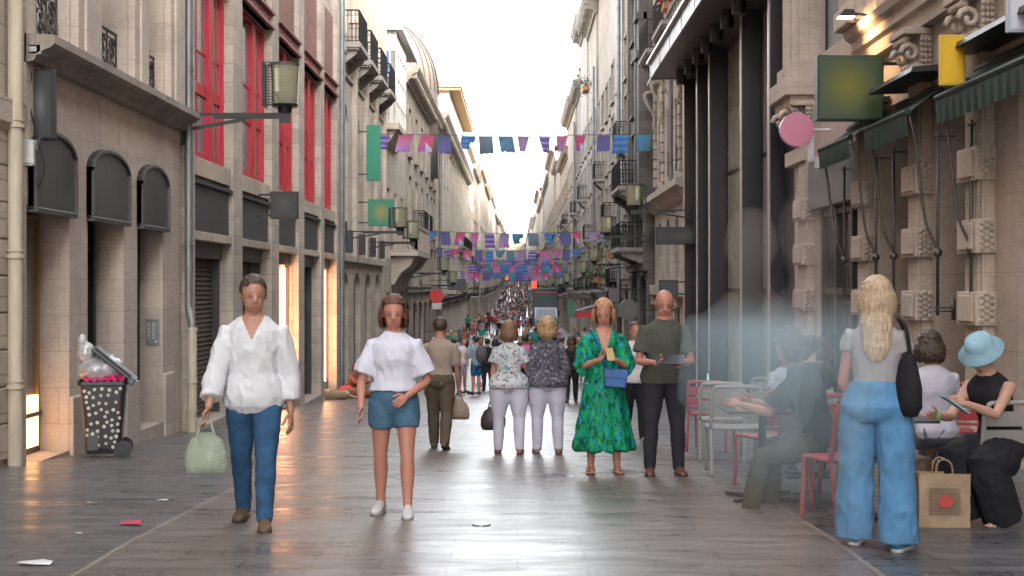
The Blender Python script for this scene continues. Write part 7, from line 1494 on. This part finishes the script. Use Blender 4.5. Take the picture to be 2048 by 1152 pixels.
# 13 seated person and dogs by the wall
p = Vector((-4.72, 40.2, g(40.2)))
person('person in brown sitting on the ground against the wall past the lit shops', p, 55, 1.7, False, legL=(1.75, 1.9, .15), legR=(1.5, 1.1, .2), armL=(.7, .1, .8, .3), armR=(.7, .1, .8, .3), lean=.35, head=(.1, .4), seat=.12, skin='brown', hair=('brown', 'shag'), top=dict(m=cloth('brown_top', (.17, .075, .05), .9), loose=.03, sleeve=1.6, hem=.5), bottom=dict(m=cloth('brown_bot', (.10, .05, .035), .9), kind='trousers', loose=.02, len=1), shoes=S_BK, vox=LV, bodyonly=True)
def dog(x, y, rz, cols, label):
    z = g(y); a = MB(); M = Matrix.Identity(4)
    a.loft([((-.42, 0, .13), (0, .05, 0), (0, 0, .06)), ((-.34, 0, .14), (0, .12, 0), (0, 0, .12)), ((-.1, .0, .13), (0, .12, 0), (0, 0, .115)), ((.12, 0, .15), (0, .14, 0), (0, 0, .14)), ((.3, 0, .16), (0, .11, 0), (0, 0, .12)), ((.42, 0, .17), (0, .07, 0), (0, 0, .08)), ((.50, -.02, .15), (0, .07, 0), (0, 0, .075)), ((.58, -.03, .11), (0, .065, 0), (0, 0, .06)), ((.66, -.03, .075), (0, .038, 0), (0, 0, .035)), ((.73, -.03, .06), (0, .028, 0), (0, 0, .028))], 16)
    a.tube([(.22, -.1, .1), (.30, -.28, .05), (.45, -.36, .035), (.52, -.37, .03)], [.05, .036, .026, .028], 8); a.tube([(.25, .02, .06), (.42, -.15, .04), (.56, -.2, .03)], [.045, .03, .026], 8)
    a.tube([(-.3, -.08, .12), (-.18, -.24, .08), (-.32, -.36, .04), (-.18, -.42, .03)], [.08, .055, .028, .028], 8); a.tube([(-.3, 0, .06), (-.15, -.18, .05), (-.26, -.28, .03), (-.1, -.32, .03)], [.07, .05, .026, .026], 8)
    a.tube([(-.42, 0, .1), (-.58, .06, .05), (-.7, -.02, .03), (-.76, -.12, .03)], [.03, .026, .02, .01], 8)
    for s_ in (-1, 1): a.tube([(.53, s_ * .05, .17), (.49, s_ * .085, .15), (.50, s_ * .10, .09)], [.026, .03, .012], 6)
    me = remesh(a, 'dog', list(cols), .014, 2, (.004, lambda c: noise.noise(c * 40)), lambda c: 1 if (c.z < .07 or noise.noise(c * 6) > .25) else 0)
    o = bpy.data.objects.new('dog', me); link(o); o.location = (x, y, z); o.rotation_euler = (0, 0, R(rz)); tag(o, label, 'dog')
    b = MB(); b.ball((.735, -.03, .07), .016); 
    for s_ in (-1, 1): b.ball((.60, -.03 + s_ * .045, .135), .01)
    e = bpy.data.objects.new('nose_and_eyes', b.mesh('nose_and_eyes', BLACKP, smooth=True)); link(e, o)
dog(-5.0 + .15, 37.6, 200, (paint('fur_tan', (.30, .19, .11), .9, 0, .2, 12), paint('fur_cream', (.42, .34, .25), .9)), 'tan and cream dog lying flat on its side by the step')
dog(-4.35, 38.9, 185, (paint('fur_brown', (.16, .07, .035), .9, 0, .2, 12), paint('fur_brown_light', (.22, .11, .06), .9)), 'red brown dog lying between the pale dog and the seated person')
# 14 the far crowd
TOPS = [('white', WT), ('black', BLK), ('pale blue', cloth('c_blue', (.22, .32, .45), .9)), ('red', cloth('c_red', (.32, .04, .04), .9)), ('beige', cloth('c_beige', (.40, .33, .26), .9)), ('navy', cloth('c_navy', (.02, .03, .09), .9)), ('green', TEAL), ('grey', cloth('c_grey', (.20, .20, .21), .9)), ('pink', cloth('c_pink', (.45, .20, .25), .9)), ('rust', RST)]
BOTS = [('dark trousers', NAVY), ('blue jeans', DEN), ('white trousers', WHT), ('tan trousers', BRN), ('black shorts', BLK), ('denim shorts', DENS)]
def crowdproto(pose, female, short):
    B = MB(); H = 1.7 if not female else 1.64; u = lambda x: x * H; fw = .92 if female else 1
    # 0 skin 1 hair 2 top 3 bottom
    def leg(s_, p, k):
        h0 = Vector((s_ * u(.05), 0, u(.5))); kn = h0 + Vector((0, -math.sin(p), -math.cos(p))) * u(.24); an = kn + Vector((0, -math.sin(p - k), -math.cos(p - k))) * u(.225); return h0, kn, an
    ps = [((.03, .02), (-.03, .02)), ((.36, .1), (-.3, .25)), ((-.28, .25), (.34, .1))][pose]
    for s_, (p, k) in zip((1, -1), ps):
        h0, kn, an = leg(s_, p, k)
        if short:
            B.mi = 3; B.tube([h0 + Vector((0, 0, u(.03))), h0.lerp(kn, .6)], [u(.058), u(.05)], 10); B.mi = 0; B.tube([h0.lerp(kn, .55), kn, kn.lerp(an, .3), an], [u(.04), u(.032), u(.032), u(.02)], 10)
        else: B.mi = 3; B.tube([h0 + Vector((0, 0, u(.03))), h0.lerp(kn, .5), kn, kn.lerp(an, .35), an], [u(.056), u(.048), u(.038), u(.036), u(.03)], 10)
        B.mi = 4; B.ball(an + Vector((0, -u(.035), -u(.01))), u(.025), u(.07), u(.02), 10, 6)
    B.mi = 3; B.loft([(Vector((0, 0, u(z))), Vector((u(rx) + .01, 0, 0)), Vector((0, u(ry) + .01, 0))) for z, rx, ry in TR[:4]], 14)
    B.mi = 2; B.loft([(Vector((0, 0, u(z))), Vector(((u(rx)) * fw + .014, 0, 0)), Vector((0, u(ry) + .014, 0))) for z, rx, ry in TR[2:11]], 14)
    for s_ in (1, -1):
        sw = (ps[0][0] if s_ < 0 else ps[1][0]) * .9; s0 = Vector((s_ * u(.105) * fw, 0, u(.8))); el = s0 + Vector((s_ * .14, -math.sin(sw), -1)).normalized() * u(.17); wr = el + Vector((s_ * .02, -math.sin(sw + .35), -math.cos(sw + .35))).normalized() * u(.15)
        B.mi = 2; B.tube([s0, s0.lerp(el, .7)], [u(.035), u(.031)], 10); B.mi = 0; B.tube([s0.lerp(el, .6), el, el.lerp(wr, .4), wr, wr + (wr - el).normalized() * .12], [u(.023), u(.021), u(.021), u(.014), u(.016)], 8)
    B.mi = 0; B.tube([(0, 0, u(.83)), (0, 0, u(.89))], u(.033), 10); B.ball((0, -.01, u(.925)), .072, .088, .105, 14, 10); B.ball((0, -.1, u(.922)), .014, .02, .02, 6, 5)
    B.mi = 1; B.ball((0, .018, u(.94)), .084, .096, .105, 14, 10)
    if female: B.loft([(Vector((0, .06, u(.93))), Vector((.08, 0, 0)), Vector((0, .05, 0))), (Vector((0, .08, u(.85))), Vector((.09, 0, 0)), Vector((0, .04, 0))), (Vector((0, .09, u(.78))), Vector((.05, 0, 0)), Vector((0, .02, 0)))], 12)
    return B.mesh('person', [SK['tan'], HR['brown'], WT, NAVY, BLACKP], smooth=True)
CP = {}
rr = random.Random(5); n_ = 0; placed = []
DIRS = ['walking away', 'coming towards us']; seen = set()
def zone(d): return 'just beyond the standing group' if d < 75 else 'in the near half of the crowd' if d < 120 else 'level with the box truck' if d < 165 else 'where the street starts to climb' if d < 260 else 'on the far slope' if d < 400 else 'at the far end of the crowd'
tries = 0
while n_ < 262 and tries < 9000:
    tries += 1
    t = rr.random(); d = 52 + 420 * (t ** 1.3) if rr.random() < .7 else rr.uniform(110, 300)
    x = rr.uniform(-3.9, 3.6)
    if d < 115 and -2.6 < x < -1.4 and rr.random() < .7: continue
    if 70 < d < 115 and abs(x + .3) < .7: continue
    if 126 < d < 140 and 1.1 < x < 4: continue
    if any(abs(x - a_) < .5 and abs(d - b_) < 1.2 for a_, b_ in placed): continue
    fem = rr.random() < .5; po = rr.choice((0, 1, 1, 2, 2)); sh = rr.random() < .4
    tn, tm = rr.choice(TOPS); bn, bm_ = rr.choice([b_ for b_ in BOTS if ('shorts' in b_[0]) == sh]); dr = rr.randrange(2); side = 'left' if x < -1.3 else 'right' if x > 1.3 else 'middle'
    lab = '%s in a %s top and %s %s %s, %s side' % ('woman' if fem else 'man', tn, bn, DIRS[dr] if po else 'standing', zone(d), side)
    lab = lab.replace('middle side', 'mid street')
    if len(lab.split()) > 16: lab = lab.replace('in a %s top and %s' % (tn, bn), 'in %s and %s' % (tn, bn))
    lab = lab.replace('just beyond the standing group', 'right behind the standing group').replace('where the street starts to climb', 'where the street climbs')
    if len(lab.split()) > 16: lab = lab.replace(DIRS[dr], ('leaving', 'coming')[dr]).replace('in the near half of the crowd', 'in the near crowd').replace('in the far slope', 'far up')
    if len(lab.split()) > 16: lab = lab.replace('at the far end of the crowd', 'at the crowd end').replace(', left side', ', left').replace(', right side', ', right').replace(' trousers', '')
    if lab in seen or len(lab.split()) > 16: continue
    seen.add(lab); key = (po, fem, sh)
    if key not in CP: CP[key] = crowdproto(*key)
    o = bpy.data.objects.new('person', CP[key]); C.objects.link(o); o.location = (x, d, g(d)); s_ = rr.uniform(.93, 1.05); o.scale = (s_, s_, s_); o.rotation_euler = (0, 0, (PI if dr == 0 else 0) + rr.uniform(-.3, .3))
    sk = rr.choice(list(SK.values())); hr = rr.choice(list(HR.values()))
    for i, m_ in enumerate((sk, hr, tm, bm_)): o.material_slots[i].link = 'OBJECT'; o.material_slots[i].material = m_
    tag(o, lab, 'person', 'people in the crowd up the street'); placed.append((x, d)); n_ += 1
# beyond the three hundred nearest, the crowd reads as one mass
D = {}; mats_ = [SK['tan'], HR['brown'], BLACKP] + [t_[1] for t_ in TOPS] + [b_[1] for b_ in BOTS]; vs_ = []; fs_ = []; ms_ = []
protos = [crowdproto(p_, f_, s_) for p_ in (1, 2) for f_ in (False, True) for s_ in (False, True)]
for k in range(210):
    d = 290 + 330 * rr.random() ** .9; x = rr.uniform(-4.2, 4.0); me = protos[k % len(protos)]; n0 = len(vs_); sg = rr.choice((-1, 1)); ti = 3 + rr.randrange(len(TOPS)); bi = 3 + len(TOPS) + rr.randrange(len(BOTS))
    vs_ += [(x + v.co.x * sg, d + v.co.y * sg, g(d) + v.co.z) for v in me.vertices]
    for p in me.polygons: fs_.append(tuple(i + n0 for i in p.vertices)); ms_.append({0: 0, 1: 1, 2: ti, 3: bi, 4: 2}[p.material_index])
me = bpy.data.meshes.new('distant_crowd'); me.from_pydata(vs_, [], fs_)
for m_ in mats_: me.materials.append(m_)
me.polygons.foreach_set('material_index', ms_); me.update(); o = bpy.data.objects.new('distant_crowd', me); C.objects.link(o); tag(o, 'mass of tiny people filling the far end of the street', 'crowd', kind='stuff')
bpy.data.scenes.remove(TS)
print('crowd', n_, len(bpy.data.objects))
